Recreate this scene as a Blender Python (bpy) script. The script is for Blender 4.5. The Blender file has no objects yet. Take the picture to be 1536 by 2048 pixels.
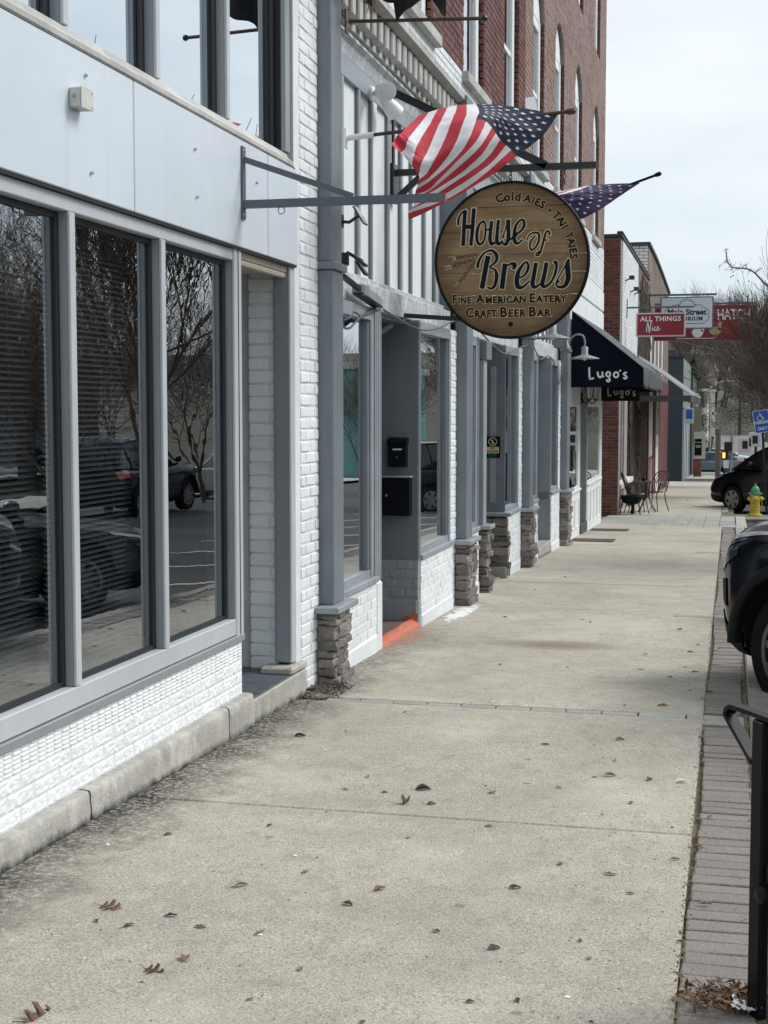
import bpy, bmesh, math, random
from mathutils import Vector, Matrix, Quaternion, noise as mnoise
R = math.radians
SC = bpy.context.scene
COL = SC.collection
random.seed(7)

# ------------------------------------------------------------------ camera
cam_d = bpy.data.cameras.new('camera'); cam = bpy.data.objects.new('camera', cam_d); COL.objects.link(cam)
cam_d.sensor_fit = 'VERTICAL'; cam_d.sensor_height = 24; cam_d.lens = 24*2840/2048
cam_d.clip_start = .05; cam_d.clip_end = 3000
cam.location = (0, 0, 1.5)
cam.rotation_euler = (R(90-4.1688), 0, R(13.659))
SC.camera = cam
# ------------------------------------------------------------------ world and sun
SUNV = Vector((.66, .30, .72)).normalized()
wd = bpy.data.worlds.new('World'); SC.world = wd; wd.use_nodes = True
nt = wd.node_tree; nt.nodes.clear()
o_ = nt.nodes.new('ShaderNodeOutputWorld'); bg = nt.nodes.new('ShaderNodeBackground')
sky = nt.nodes.new('ShaderNodeTexSky'); sky.sky_type = 'NISHITA'; sky.sun_disc = False
sky.sun_elevation = math.asin(SUNV.z); sky.sun_rotation = math.atan2(SUNV.x, SUNV.y)
sky.air_density = 1.0; sky.dust_density = 2.0
bg.inputs['Strength'].default_value = .1
tc = nt.nodes.new('ShaderNodeTexCoord'); mp = nt.nodes.new('ShaderNodeMapping'); mp.inputs['Scale'].default_value = (1, 1, 3.2)
nz = nt.nodes.new('ShaderNodeTexNoise'); nz.inputs['Scale'].default_value = 2.2; nz.inputs['Detail'].default_value = 7; nz.inputs['Roughness'].default_value = .55
rp = nt.nodes.new('ShaderNodeValToRGB')
rp.color_ramp.elements[0].position = .36; rp.color_ramp.elements[0].color = (5.15, 6.0, 6.55, 1)
rp.color_ramp.elements[1].position = .62; rp.color_ramp.elements[1].color = (7.15, 7.45, 7.6, 1)
mx = nt.nodes.new('ShaderNodeMix'); mx.data_type = 'RGBA'; mx.inputs['Factor'].default_value = .88
nt.links.new(tc.outputs['Generated'], mp.inputs['Vector']); nt.links.new(mp.outputs['Vector'], nz.inputs['Vector'])
nt.links.new(nz.outputs['Fac'], rp.inputs['Fac'])
nt.links.new(sky.outputs['Color'], mx.inputs['A']); nt.links.new(rp.outputs['Color'], mx.inputs['B'])
nt.links.new(mx.outputs['Result'], bg.inputs['Color']); nt.links.new(bg.outputs[0], o_.inputs[0])
sl = bpy.data.lights.new('sun', 'SUN'); so = bpy.data.objects.new('sun', sl); COL.objects.link(so)
sl.energy = 2.05; sl.angle = R(28); sl.color = (1, .975, .94)
so.rotation_euler = SUNV.to_track_quat('Z', 'Y').to_euler(); so.location = (5, 5, 20)
vs = SC.view_settings; vs.view_transform = 'Standard'; vs.look = 'None'; vs.exposure = .48; vs.gamma = 1
SC.render.engine = 'CYCLES'; SC.cycles.max_bounces = 8; SC.cycles.transparent_max_bounces = 12
SC.render.resolution_x = 768; SC.render.resolution_y = 1024

# ------------------------------------------------------------------ materials
MT = {}
def mat(name, col, rough=.6, metal=0., spec=.5, col2=None, vs=3., fine=None, bump=None, rnd=0., coat=0., alpha=1., vmin=.35, vmax=.65, emit=None, aniso=(1, 1, 1)):
    m = bpy.data.materials.new(name); m.use_nodes = True; t = m.node_tree; N = t.nodes; L = t.links
    b = N['Principled BSDF']; b.inputs['Roughness'].default_value = rough; b.inputs['Metallic'].default_value = metal
    b.inputs['Specular IOR Level'].default_value = spec; b.inputs['Coat Weight'].default_value = coat; b.inputs['Coat Roughness'].default_value = .05
    g = N.new('ShaderNodeNewGeometry'); P = g.outputs['Position']
    if aniso != (1, 1, 1):
        mm = N.new('ShaderNodeMapping'); mm.inputs['Scale'].default_value = aniso; L.new(P, mm.inputs['Vector']); P = mm.outputs['Vector']
    rgb = N.new('ShaderNodeRGB'); rgb.outputs[0].default_value = (*col, 1); out = rgb.outputs[0]
    def noise(sc, det=4, ro=.6):
        n = N.new('ShaderNodeTexNoise'); n.inputs['Scale'].default_value = sc; n.inputs['Detail'].default_value = det; n.inputs['Roughness'].default_value = ro
        L.new(P, n.inputs['Vector']); return n.outputs['Fac']
    def mrange(v, a, b_, c, d):
        r = N.new('ShaderNodeMapRange'); L.new(v, r.inputs[0])
        for i, q in enumerate((a, b_, c, d)): r.inputs[i+1].default_value = q
        return r.outputs[0]
    def mixc(f, a, b_, mode='MIX'):
        x = N.new('ShaderNodeMix'); x.data_type = 'RGBA'; x.blend_type = mode
        if isinstance(f, float): x.inputs['Factor'].default_value = f
        else: L.new(f, x.inputs['Factor'])
        for s, q in (('A', a), ('B', b_)):
            if isinstance(q, tuple): x.inputs[s].default_value = (*q, 1)
            else: L.new(q, x.inputs[s])
        return x.outputs['Result']
    def mulv(c, v):
        cc = N.new('ShaderNodeVectorMath'); cc.operation = 'SCALE'; L.new(c, cc.inputs[0]); L.new(v, cc.inputs['Scale']); return cc.outputs[0]
    if col2: out = mixc(mrange(noise(vs), vmin, vmax, 0, 1), out, tuple(col2))
    if fine: out = mulv(out, mrange(noise(fine[0], 3, .7), .25, .75, 1-fine[1], 1+fine[1]))
    if rnd:
        oi = N.new('ShaderNodeObjectInfo'); a = N.new('ShaderNodeMath'); a.operation = 'ADD'
        L.new(g.outputs['Random Per Island'], a.inputs[0]); L.new(oi.outputs['Random'], a.inputs[1])
        f = N.new('ShaderNodeMath'); f.operation = 'FRACT'; L.new(a.outputs[0], f.inputs[0])
        out = mulv(out, mrange(f.outputs[0], 0, 1, 1-rnd, 1+rnd))
    m['_'] = 0
    L.new(out, b.inputs['Base Color'])
    if bump:
        bp = N.new('ShaderNodeBump'); bp.inputs['Strength'].default_value = bump[1]; bp.inputs['Distance'].default_value = bump[2] if len(bump) > 2 else .01
        L.new(noise(bump[0], 5, .6), bp.inputs['Height']); L.new(bp.outputs[0], b.inputs['Normal'])
    if emit: b.inputs['Emission Color'].default_value = (*emit[0], 1); b.inputs['Emission Strength'].default_value = emit[1]
    MT[name] = m; m.update_tag() if hasattr(m, 'update_tag') else None
    return m
def extend(m, fn):
    """fn(nodes, links, position, base_socket, mix, noise) returns a new colour socket"""
    t = m.node_tree; N, L = t.nodes, t.links; b = N['Principled BSDF']
    g = N.new('ShaderNodeNewGeometry'); src = b.inputs['Base Color'].links[0].from_socket
    L.new(fn(N, L, g.outputs['Position'], src), b.inputs['Base Color'])
def n_noise(N, L, P, sc, det=4, ro=.6, scale=(1, 1, 1)):
    if scale != (1, 1, 1):
        mm = N.new('ShaderNodeMapping'); mm.inputs['Scale'].default_value = scale; L.new(P, mm.inputs['Vector']); P = mm.outputs['Vector']
    n = N.new('ShaderNodeTexNoise'); n.inputs['Scale'].default_value = sc; n.inputs['Detail'].default_value = det; n.inputs['Roughness'].default_value = ro
    L.new(P, n.inputs['Vector']); return n.outputs['Fac']
def n_map(N, L, v, a, b, c=0., d=1.):
    r = N.new('ShaderNodeMapRange'); L.new(v, r.inputs[0])
    for i, q in enumerate((a, b, c, d)): r.inputs[i+1].default_value = q
    return r.outputs[0]
def n_math(N, L, op, a, b=None):
    m = N.new('ShaderNodeMath'); m.operation = op
    for i, q in enumerate((a, b)):
        if q is None: continue
        if isinstance(q, (int, float)): m.inputs[i].default_value = q
        else: L.new(q, m.inputs[i])
    return m.outputs[0]
def n_mix(N, L, f, a, b, mode='MIX'):
    x = N.new('ShaderNodeMix'); x.data_type = 'RGBA'; x.blend_type = mode; x.clamp_factor = True
    if isinstance(f, (int, float)): x.inputs['Factor'].default_value = f
    else: L.new(f, x.inputs['Factor'])
    for s, q in (('A', a), ('B', b)):
        if isinstance(q, tuple): x.inputs[s].default_value = (*q, 1)
        else: L.new(q, x.inputs[s])
    return x.outputs['Result']
def n_sep(N, L, P):
    s = N.new('ShaderNodeSeparateXYZ'); L.new(P, s.inputs[0]); return s.outputs
def glass(name, refl=.35, tint=(.25, .28, .3), wav=.004, wsc=2.5, col=(.92, .96, 1)):
    m = bpy.data.materials.new(name); m.use_nodes = True; t = m.node_tree; N = t.nodes; L = t.links; N.clear()
    o = N.new('ShaderNodeOutputMaterial'); mixs = N.new('ShaderNodeMixShader'); gl = N.new('ShaderNodeBsdfGlossy'); tr = N.new('ShaderNodeBsdfTransparent')
    gl.inputs['Roughness'].default_value = .0; gl.inputs['Color'].default_value = (*col, 1); tr.inputs['Color'].default_value = (*tint, 1)
    lw = N.new('ShaderNodeLayerWeight'); lw.inputs['Blend'].default_value = .5      # same from both sides of the pane
    pw = n_math(N, L, 'POWER', lw.outputs['Facing'], 4.)
    mr = N.new('ShaderNodeMapRange'); L.new(pw, mr.inputs[0]); mr.inputs[3].default_value = refl; mr.inputs[4].default_value = .97
    L.new(mr.outputs[0], mixs.inputs[0]); L.new(tr.outputs[0], mixs.inputs[1]); L.new(gl.outputs[0], mixs.inputs[2]); L.new(mixs.outputs[0], o.inputs[0])
    if wav:
        g = N.new('ShaderNodeNewGeometry'); bp = N.new('ShaderNodeBump'); bp.inputs['Strength'].default_value = 1; bp.inputs['Distance'].default_value = wav
        L.new(n_noise(N, L, g.outputs['Position'], wsc, 2, .5, (1, 1, 1.6)), bp.inputs['Height']); L.new(bp.outputs[0], gl.inputs['Normal'])
    MT[name] = m; return m

mat('white_brick', (.76, .785, .80), .62, col2=(.66, .685, .70), vs=2.2, fine=(45, .07), bump=(60, .35, .006), rnd=.035)
mat('white_rough_brick', (.80, .82, .835), .6, col2=(.72, .74, .75), vs=6, fine=(70, .06), bump=(38, .6, .006), rnd=.03)
mat('white_mortar', (.70, .73, .75), .7, col2=(.60, .63, .65), vs=5, fine=(60, .1), bump=(50, .4, .006))
mat('grey_paint', (.175, .20, .225), .45, col2=(.145, .168, .19), vs=1.6, fine=(30, .06), bump=(25, .12, .004))
mat('grey_paint_light', (.30, .335, .365), .45, col2=(.245, .275, .30), vs=2.4, fine=(40, .08), bump=(35, .2, .004))
mat('grey_peeling', (.42, .455, .485), .55, col2=(.60, .63, .64), vs=9, fine=(60, .12), bump=(30, .8, .01), vmin=.5, vmax=.62)
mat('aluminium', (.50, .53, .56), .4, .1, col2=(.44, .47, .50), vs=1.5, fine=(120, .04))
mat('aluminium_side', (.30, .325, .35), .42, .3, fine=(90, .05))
mat('gasket', (.012, .014, .018), .5)
mat('panel', (.60, .66, .72), .36, .05, col2=(.55, .61, .665), vs=.9, fine=(14, .02), bump=(3, .05, .01))
mat('panel_white', (.74, .77, .79), .5, col2=(.66, .695, .715), vs=1.3, fine=(30, .05), bump=(20, .15, .004))
mat('sill_stone', (.50, .50, .48), .7, col2=(.33, .325, .31), vs=3.2, fine=(60, .12), bump=(40, .3, .006))
mat('plinth', (.50, .485, .44), .85, col2=(.36, .348, .315), vs=4, fine=(70, .16), bump=(60, .6, .01))
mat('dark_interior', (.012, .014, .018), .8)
mat('blind', (.27, .28, .29), .6)
mat('slate', (.085, .105, .12), .5, col2=(.06, .075, .085), vs=7, fine=(40, .15), bump=(30, .3, .004), rnd=.12)
mat('black_metal', (.012, .014, .018), .38, .0, spec=.5, fine=(50, .2), bump=(80, .1, .002))
mat('black_satin', (.004, .005, .008), .5, spec=.18, fine=(60, .2))
mat('bench_black', (.003, .0035, .005), .4, spec=.16)
mat('hill_brown', (.085, .068, .05), .95, col2=(.055, .045, .03), vs=.05, fine=(.6, .4))
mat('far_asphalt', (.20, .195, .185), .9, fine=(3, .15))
mat('bracket_grey', (.10, .12, .14), .45, .2, fine=(60, .1))
mat('steel', (.45, .46, .47), .35, .8)
mat('white_enamel', (.72, .74, .74), .35, fine=(50, .05))
mat('galvanised', (.26, .28, .295), .5, .2, col2=(.19, .205, .215), vs=12, fine=(40, .12))
mat('beige_box', (.58, .575, .55), .5, col2=(.47, .46, .435), vs=14, fine=(80, .08))
mat('red_brick', (.150, .056, .045), .85, col2=(.10, .038, .032), vs=5, fine=(70, .22), bump=(90, .5, .006), rnd=.30)
mat('weathered_brick', (.19, .145, .118), .9, col2=(.12, .092, .075), vs=1.5, fine=(14, .35), bump=(50, .6, .01), rnd=.2)
mat('old_brick', (.235, .135, .115), .88, col2=(.27, .195, .178), vs=1.2, fine=(30, .3), bump=(60, .6, .01), rnd=.22)
mat('pier_brick', (.19, .062, .046), .85, col2=(.12, .04, .034), vs=3, fine=(60, .2), bump=(80, .5, .006), rnd=.35)
mat('mortar', (.26, .245, .23), .9, col2=(.20, .185, .175), vs=4, fine=(60, .2))
mat('dark_mortar', (.17, .15, .14), .9, fine=(60, .2))
mat('ledge_stone', (.235, .212, .195), .85, col2=(.16, .143, .132), vs=9, fine=(45, .28), bump=(45, .9, .012), rnd=.38)
mat('pavers', (.262, .228, .204), .9, col2=(.225, .205, .188), vs=3, fine=(110, .34), bump=(120, .9, .008), rnd=.08)
mat('paver_grey', (.33, .325, .30), .85, col2=(.27, .265, .245), vs=4, fine=(120, .16), bump=(120, .5, .005), rnd=.08)
mat('joint_dirt', (.13, .115, .085), .95, col2=(.18, .165, .11), vs=9, fine=(60, .3), bump=(70, .8, .01))
mat('kerb', (.34, .325, .285), .88, col2=(.25, .235, .205), vs=3, fine=(90, .2), bump=(90, .5, .006))
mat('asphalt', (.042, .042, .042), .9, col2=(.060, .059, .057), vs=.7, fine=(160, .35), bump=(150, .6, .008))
mat('ground', (.062, .054, .036), .95, col2=(.045, .042, .024), vs=.25, fine=(6, .25))
mat('concrete_far', (.40, .39, .355), .85, col2=(.34, .33, .30), vs=.8, fine=(20, .08))
mat('road_paint', (.62, .62, .60), .7, fine=(60, .2))
mat('orange_paint', (.62, .115, .05), .65, col2=(.36, .16, .105), vs=14, fine=(60, .15), bump=(50, .7, .008))
mat('entry_floor', (.14, .10, .085), .8, col2=(.10, .08, .07), vs=5, fine=(40, .2))
mat('leaf_brown', (.20, .115, .062), .75, col2=(.11, .065, .04), vs=22, fine=(90, .2), rnd=.40)
mat('leaf_rust', (.135, .058, .030), .7, col2=(.085, .035, .02), vs=25, fine=(120, .2))
mat('leaf_pale', (.36, .30, .20), .75, col2=(.24, .19, .12), vs=25, fine=(90, .2), rnd=.25)
mat('leaf_dark', (.062, .048, .036), .8, fine=(90, .3), rnd=.3)
mat('paper', (.78, .78, .77), .8, fine=(30, .05))
mat('bark', (.075, .060, .050), .9, col2=(.12, .10, .085), vs=6, fine=(50, .3), bump=(40, .6, .01))
mat('bark_grey', (.13, .115, .10), .9, col2=(.085, .075, .065), vs=4, fine=(40, .3))
mat('twig', (.098, .074, .060), .9, fine=(8, .3))
mat('vine', (.125, .100, .070), .9, col2=(.07, .055, .04), vs=7, fine=(30, .35))
mat('evergreen', (.045, .060, .022), .8, col2=(.028, .042, .018), vs=2, fine=(9, .3), rnd=.3)
mat('flag_red', (.50, .035, .055), .75, fine=(200, .06), bump=(260, .15, .002))
mat('flag_white', (.74, .73, .75), .8, fine=(200, .04), bump=(260, .15, .002))
mat('flag_navy', (.018, .022, .050), .75, fine=(200, .1))
mat('flag_purple', (.045, .028, .085), .75, fine=(160, .12))
mat('flag_pink', (.30, .06, .075), .75, fine=(160, .1))
mat('pole_brown', (.055, .028, .018), .45, fine=(40, .25))
mat('banner_black', (.010, .011, .013), .85, fine=(60, .3))
mat('rope', (.42, .32, .18), .9, fine=(90, .2))
mat('sign_navy', (.010, .013, .024), .7, spec=.08, fine=(90, .15))
mat('sign_cream', (.60, .51, .34), .8, spec=.1, fine=(80, .12))
mat('sign_brown', (.028, .017, .008), .8, spec=.08, fine=(80, .2))
mat('awning_black', (.006, .008, .014), .95, spec=.06, fine=(30, .2), bump=(40, .1, .004))
mat('awning_grey', (.085, .095, .10), .85, col2=(.06, .068, .072), vs=3, fine=(30, .15), bump=(60, .3, .004))
mat('letter_white', (.72, .73, .75), .6)
mat('letter_faded', (.50, .44, .44), .7, col2=(.30, .22, .23), vs=14)
mat('sign_red', (.235, .012, .028), .4, col2=(.21, .011, .025), vs=3)
mat('hatch_red', (.20, .016, .022), .5, fine=(4, .1))
mat('sign_white', (.70, .73, .75), .45)
mat('sign_pale', (.56, .62, .66), .45, fine=(5, .03))
mat('sign_frame', (.56, .50, .50), .5)
mat('sign_black', (.008, .009, .010), .8, spec=.1)
mat('ink', (.02, .025, .03), .6)
mat('hen_tan', (.42, .33, .20), .7)
mat('white_clap', (.78, .795, .80), .55, col2=(.70, .72, .73), vs=2, fine=(30, .04), bump=(20, .15, .004))
mat('mauve_paint', (.33, .29, .30), .6, col2=(.28, .25, .26), vs=3, fine=(30, .08))
mat('maroon', (.105, .022, .028), .6, fine=(20, .12))
mat('pink_plaster', (.27, .15, .15), .75, fine=(20, .12))
mat('slate_siding', (.052, .064, .075), .65, fine=(12, .1))
mat('green_siding', (.17, .20, .19), .65, fine=(12, .1))
mat('blue_white', (.46, .52, .54), .6, fine=(12, .1))
mat('taupe', (.21, .185, .165), .6, fine=(15, .1))
mat('cream_box', (.52, .48, .41), .6, fine=(15, .06))
mat('tin_roof', (.66, .66, .62), .5, .2, col2=(.40, .39, .36), vs=2.5, fine=(20, .1))
mat('beam_dark', (.055, .055, .062), .6, fine=(20, .12))
mat('roof_shingle', (.10, .10, .105), .9, fine=(12, .2))
mat('cap_tile', (.05, .048, .045), .8, fine=(20, .25))
mat('hyd_yellow', (.62, .50, .06), .45, col2=(.50, .40, .06), vs=14, fine=(60, .1), bump=(60, .3, .004))
mat('hyd_green', (.035, .26, .13), .45, col2=(.07, .32, .17), vs=16, fine=(60, .1), bump=(60, .3, .004))
mat('sign_blue', (.022, .095, .42), .4)
mat('car_black', (.003, .004, .007), .14, spec=.34)
mat('car_navy', (.005, .008, .014), .18, spec=.42)
mat('car_silver', (.42, .43, .44), .3, .5, coat=.8)
mat('car_white', (.70, .71, .72), .3, coat=.8)
mat('car_blue', (.13, .19, .26), .3, coat=.8)
mat('car_plastic', (.006, .0065, .008), .65, spec=.2, bump=(200, .2, .002))
mat('well', (.003, .003, .003), .9)
mat('car_glass', (.006, .008, .009), .04, spec=.6)
mat('lamp_glass', (.55, .57, .59), .12, .3, spec=1., coat=1.)
mat('lamp_dark', (.03, .032, .036), .1, spec=.9)
mat('tail_red', (.40, .012, .015), .15, spec=.8, coat=1.)
mat('tyre', (.008, .008, .009), .8, spec=.15, bump=(60, .3, .004))
mat('rim', (.10, .105, .11), .35, .6, fine=(60, .1))
mat('rim_light', (.27, .28, .29), .35, .6, fine=(60, .1))
mat('chrome', (.6, .61, .62), .15, 1.)
mat('turquoise', (.26, .55, .50), .7, col2=(.17, .40, .36), vs=.8, fine=(10, .1))
mat('tan_wall', (.030, .025, .020), .9, fine=(10, .1))
mat('house_white', (.62, .60, .54), .7, fine=(6, .06))
mat('wood_pole', (.15, .125, .10), .9, fine=(20, .2))
mat('bulb', (.7, .68, .62), .3)
mat('lens_white', (.62, .64, .64), .2, coat=.6)
mat('neon_green', (.10, .42, .22), .6)
mat('orange_cloth', (.62, .33, .14), .8)
mat('lime', (.42, .50, .10), .8)
mat('mat_rubber', (.075, .065, .055), .95, fine=(80, .3), bump=(120, .6, .006))
mat('signal_hand', (.8, .3, .08), .5, emit=((1., .28, .06), 2.5))
mat('mulch', (.16, .14, .12), .95, col2=(.28, .27, .25), vs=7, fine=(40, .35), bump=(30, 1., .03))
glass('glass_left', .37, (.45, .48, .5), .00028, 3.6)
glass('glass_top', .80, (.25, .28, .3), .0002, 1.5)
glass('glass_shop', .58, (.5, .55, .55), .0002, 2.)
glass('glass_far', .55, (.3, .32, .34), .0, 2.)

# the round sign's planks
mw = mat('sign_wood', (.325, .222, .128), .8, spec=.12, col2=(.235, .155, .088), vs=6, fine=(60, .12), bump=(40, .25, .003), rnd=.10, aniso=(.35, 1, 2.2))
def fw_(N, L, P, src):
    g = n_noise(N, L, P, 26, 6, .65, (.12, 1, 1.6))
    a = n_mix(N, L, n_map(N, L, g, .48, .75), src, (.17, .11, .055))
    return n_mix(N, L, n_map(N, L, n_noise(N, L, P, 3.2, 5, .6), .5, .72, 0, .7), a, (.19, .115, .06))
def fw2(N, L, P, src):            # scorched rim of the boards
    sx, sy, sz = n_sep(N, L, P)
    dx = n_math(N, L, 'POWER', n_math(N, L, 'ADD', sx, 1.69), 2); dz = n_math(N, L, 'POWER', n_math(N, L, 'ADD', sz, -2.662), 2)
    r = n_math(N, L, 'ADD', n_math(N, L, 'SQRT', n_math(N, L, 'ADD', dx, dz)), n_math(N, L, 'MULTIPLY', n_noise(N, L, P, 7, 5, .65), .16))
    return n_mix(N, L, n_map(N, L, r, .50, .70, 0, .72), src, (.075, .045, .028))
extend(mw, fw_); extend(mw, fw2)
# sidewalk concrete
mc = mat('walk_concrete', (.505, .465, .39), .9, col2=(.41, .378, .318), vs=.9, fine=(7, .14), bump=(110, 1.0, .008), rnd=.045)
def fc_(N, L, P, src):
    sx, sy, sz = n_sep(N, L, P)
    # exposed aggregate: pale and dark grit
    a = n_mix(N, L, n_map(N, L, n_noise(N, L, P, 105, 2, .7), .51, .66, 0, .68), src, (.155, .142, .118))
    a = n_mix(N, L, n_map(N, L, n_noise(N, L, P, 118, 2, .6, (1, .8, 1)), .54, .69, 0, .62), a, (.72, .68, .585))
    a = n_mix(N, L, n_map(N, L, n_noise(N, L, P, 44, 4, .75), .53, .68, 0, .52), a, (.20, .182, .152))
    a = n_mix(N, L, n_map(N, L, n_noise(N, L, P, 13, 5, .7, (1, .55, 1)), .52, .70, 0, .42), a, (.215, .198, .165))
    a = n_mix(N, L, n_map(N, L, n_noise(N, L, P, 2.0, 5, .6), .46, .72, 0, .46), a, (.27, .252, .214))
    a = n_mix(N, L, n_map(N, L, n_noise(N, L, P, 1.1, 4, .5), .55, .78, 0, .5), a, (.60, .565, .48))
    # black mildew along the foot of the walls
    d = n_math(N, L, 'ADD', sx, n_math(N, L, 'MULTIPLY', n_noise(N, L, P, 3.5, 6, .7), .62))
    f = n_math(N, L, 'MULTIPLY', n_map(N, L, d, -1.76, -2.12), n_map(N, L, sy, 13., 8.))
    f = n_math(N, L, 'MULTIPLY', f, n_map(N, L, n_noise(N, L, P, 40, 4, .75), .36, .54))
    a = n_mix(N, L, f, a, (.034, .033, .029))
    # gum spots and hairline cracks
    vo = N.new('ShaderNodeTexVoronoi'); vo.inputs['Scale'].default_value = 2.6; L.new(P, vo.inputs['Vector'])
    vr = n_sep(N, L, vo.outputs['Color'])[0]
    sp_ = n_math(N, L, 'MULTIPLY', n_map(N, L, vo.outputs['Distance'], .055, .035), n_map(N, L, vr, .55, .6))
    a = n_mix(N, L, n_math(N, L, 'MULTIPLY', sp_, .55), a, (.12, .112, .10))
    wv = N.new('ShaderNodeVectorMath'); wv.operation = 'ADD'; L.new(P, wv.inputs[0])
    nn = N.new('ShaderNodeTexNoise'); nn.inputs['Scale'].default_value = 3; nn.inputs['Detail'].default_value = 5; L.new(P, nn.inputs['Vector']); L.new(nn.outputs['Color'], wv.inputs[1])
    vc = N.new('ShaderNodeTexVoronoi'); vc.feature = 'DISTANCE_TO_EDGE'; vc.inputs['Scale'].default_value = .33; L.new(wv.outputs[0], vc.inputs['Vector'])
    a = n_mix(N, L, n_math(N, L, 'MULTIPLY', n_map(N, L, vc.outputs['Distance'], .0012, .0005), n_map(N, L, n_noise(N, L, P, .5, 2, .5), .56, .62, 0, .7)), a, (.10, .095, .085))
    # rust coloured stain in the middle of the walk
    ex = n_math(N, L, 'POWER', n_math(N, L, 'DIVIDE', n_math(N, L, 'ADD', sx, 1.28), .62), 2)
    ey = n_math(N, L, 'POWER', n_math(N, L, 'DIVIDE', n_math(N, L, 'ADD', sy, -10.72), .34), 2)
    e = n_math(N, L, 'ADD', n_math(N, L, 'ADD', ex, ey), n_math(N, L, 'MULTIPLY', n_noise(N, L, P, 4, 5, .6), .8))
    a = n_mix(N, L, n_map(N, L, e, 1.3, .3, 0, .62), a, (.135, .082, .06))
    # spilled white paint at the second pier
    px_ = n_math(N, L, 'POWER', n_math(N, L, 'DIVIDE', n_math(N, L, 'ADD', sx, 2.34), .16), 2)
    py_ = n_math(N, L, 'POWER', n_math(N, L, 'DIVIDE', n_math(N, L, 'ADD', sy, -12.6), 1.25), 2)
    e = n_math(N, L, 'ADD', n_math(N, L, 'ADD', px_, py_), n_math(N, L, 'MULTIPLY', n_noise(N, L, P, 9, 6, .7), 2.0))
    a = n_mix(N, L, n_map(N, L, e, 1.30, 1.15), a, (.72, .73, .72))
    # orange over-spray beside the step
    px_ = n_math(N, L, 'POWER', n_math(N, L, 'DIVIDE', n_math(N, L, 'ADD', sx, 2.42), .13), 2)
    py_ = n_math(N, L, 'POWER', n_math(N, L, 'DIVIDE', n_math(N, L, 'ADD', sy, -10.75), .75), 2)
    e = n_math(N, L, 'ADD', n_math(N, L, 'ADD', px_, py_), n_math(N, L, 'MULTIPLY', n_noise(N, L, P, 30, 4, .7), 1.2))
    return n_mix(N, L, n_map(N, L, e, 1.6, .5, 0, .45), a, (.52, .16, .08))
extend(mc, fc_)
# plinth: black growth at the foot
def fp_(N, L, P, src):
    sx, sy, sz = n_sep(N, L, P)
    h = n_math(N, L, 'ADD', sz, n_math(N, L, 'MULTIPLY', sy, .0275))
    h = n_math(N, L, 'ADD', h, n_math(N, L, 'MULTIPLY', n_noise(N, L, P, 14, 5, .7), -.085))
    a = n_mix(N, L, n_map(N, L, n_noise(N, L, P, 10, 6, .7, (1, 1, .4)), .42, .66, 0, .75), src, (.24, .235, .22))
    return n_mix(N, L, n_map(N, L, h, -.006, -.045), a, (.022, .022, .02))
extend(MT['plinth'], fp_)
# panels: rusty runs, scuffs
def fpan(N, L, P, src):
    g = n_noise(N, L, P, 9, 4, .6, (1, 1, .05))
    a = n_mix(N, L, n_map(N, L, g, .56, .76, 0, .30), src, (.40, .43, .46))
    return n_mix(N, L, n_map(N, L, n_noise(N, L, P, 5, 6, .7), .66, .74, 0, .22), a, (.35, .36, .37))
extend(MT['panel'], fpan)
# white wall bricks: flaking low down
def fwb(N, L, P, src):
    return n_mix(N, L, n_map(N, L, n_noise(N, L, P, 7, 7, .7), .64, .70, 0, .45), src, (.42, .435, .44))
extend(MT['white_brick'], fwb)
def fob(N, L, P, src):
    a = n_mix(N, L, n_map(N, L, n_noise(N, L, P, .9, 5, .65), .42, .62, 0, .6), src, (.29, .225, .208))
    return n_mix(N, L, n_map(N, L, n_noise(N, L, P, 14, 4, .7), .60, .72, 0, .5), a, (.12, .075, .065))
extend(MT['old_brick'], fob)
def fgp(N, L, P, src):
    a = n_mix(N, L, n_map(N, L, n_noise(N, L, P, 12, 7, .75, (1, 1, 2)), .60, .63), src, (.16, .15, .14))
    return n_mix(N, L, n_map(N, L, n_noise(N, L, P, 30, 4, .7, (1, .25, 2)), .62, .66), a, (.68, .70, .70))
extend(MT['grey_peeling'], fgp)

# weathering on painted timber and metal: vertical runs, chips and grime
def weather(run, chip, amt=.35):
    def f(N, L, P, src):
        a = n_mix(N, L, n_map(N, L, n_noise(N, L, P, 16, 5, .65, (1, 1, .06)), .52, .74, 0, amt), src, run)
        a = n_mix(N, L, n_map(N, L, n_noise(N, L, P, 2.2, 5, .6), .5, .75, 0, amt*.8), a, run)
        return n_mix(N, L, n_map(N, L, n_noise(N, L, P, 34, 6, .75), .69, .72, 0, .8), a, chip)
    return f
extend(MT['grey_paint'], weather((.095, .104, .108), (.36, .39, .40), .5))
extend(MT['grey_paint_light'], weather((.16, .168, .17), (.50, .53, .54), .5))
extend(MT['aluminium'], weather((.33, .345, .35), (.62, .65, .67), .28))
extend(MT['aluminium_side'], weather((.20, .21, .215), (.45, .47, .48), .28))
extend(MT['panel_white'], weather((.50, .52, .53), (.40, .42, .43), .3))
extend(MT['bench_black'], weather((.006, .006, .006), (.03, .028, .026), .4))

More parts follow.
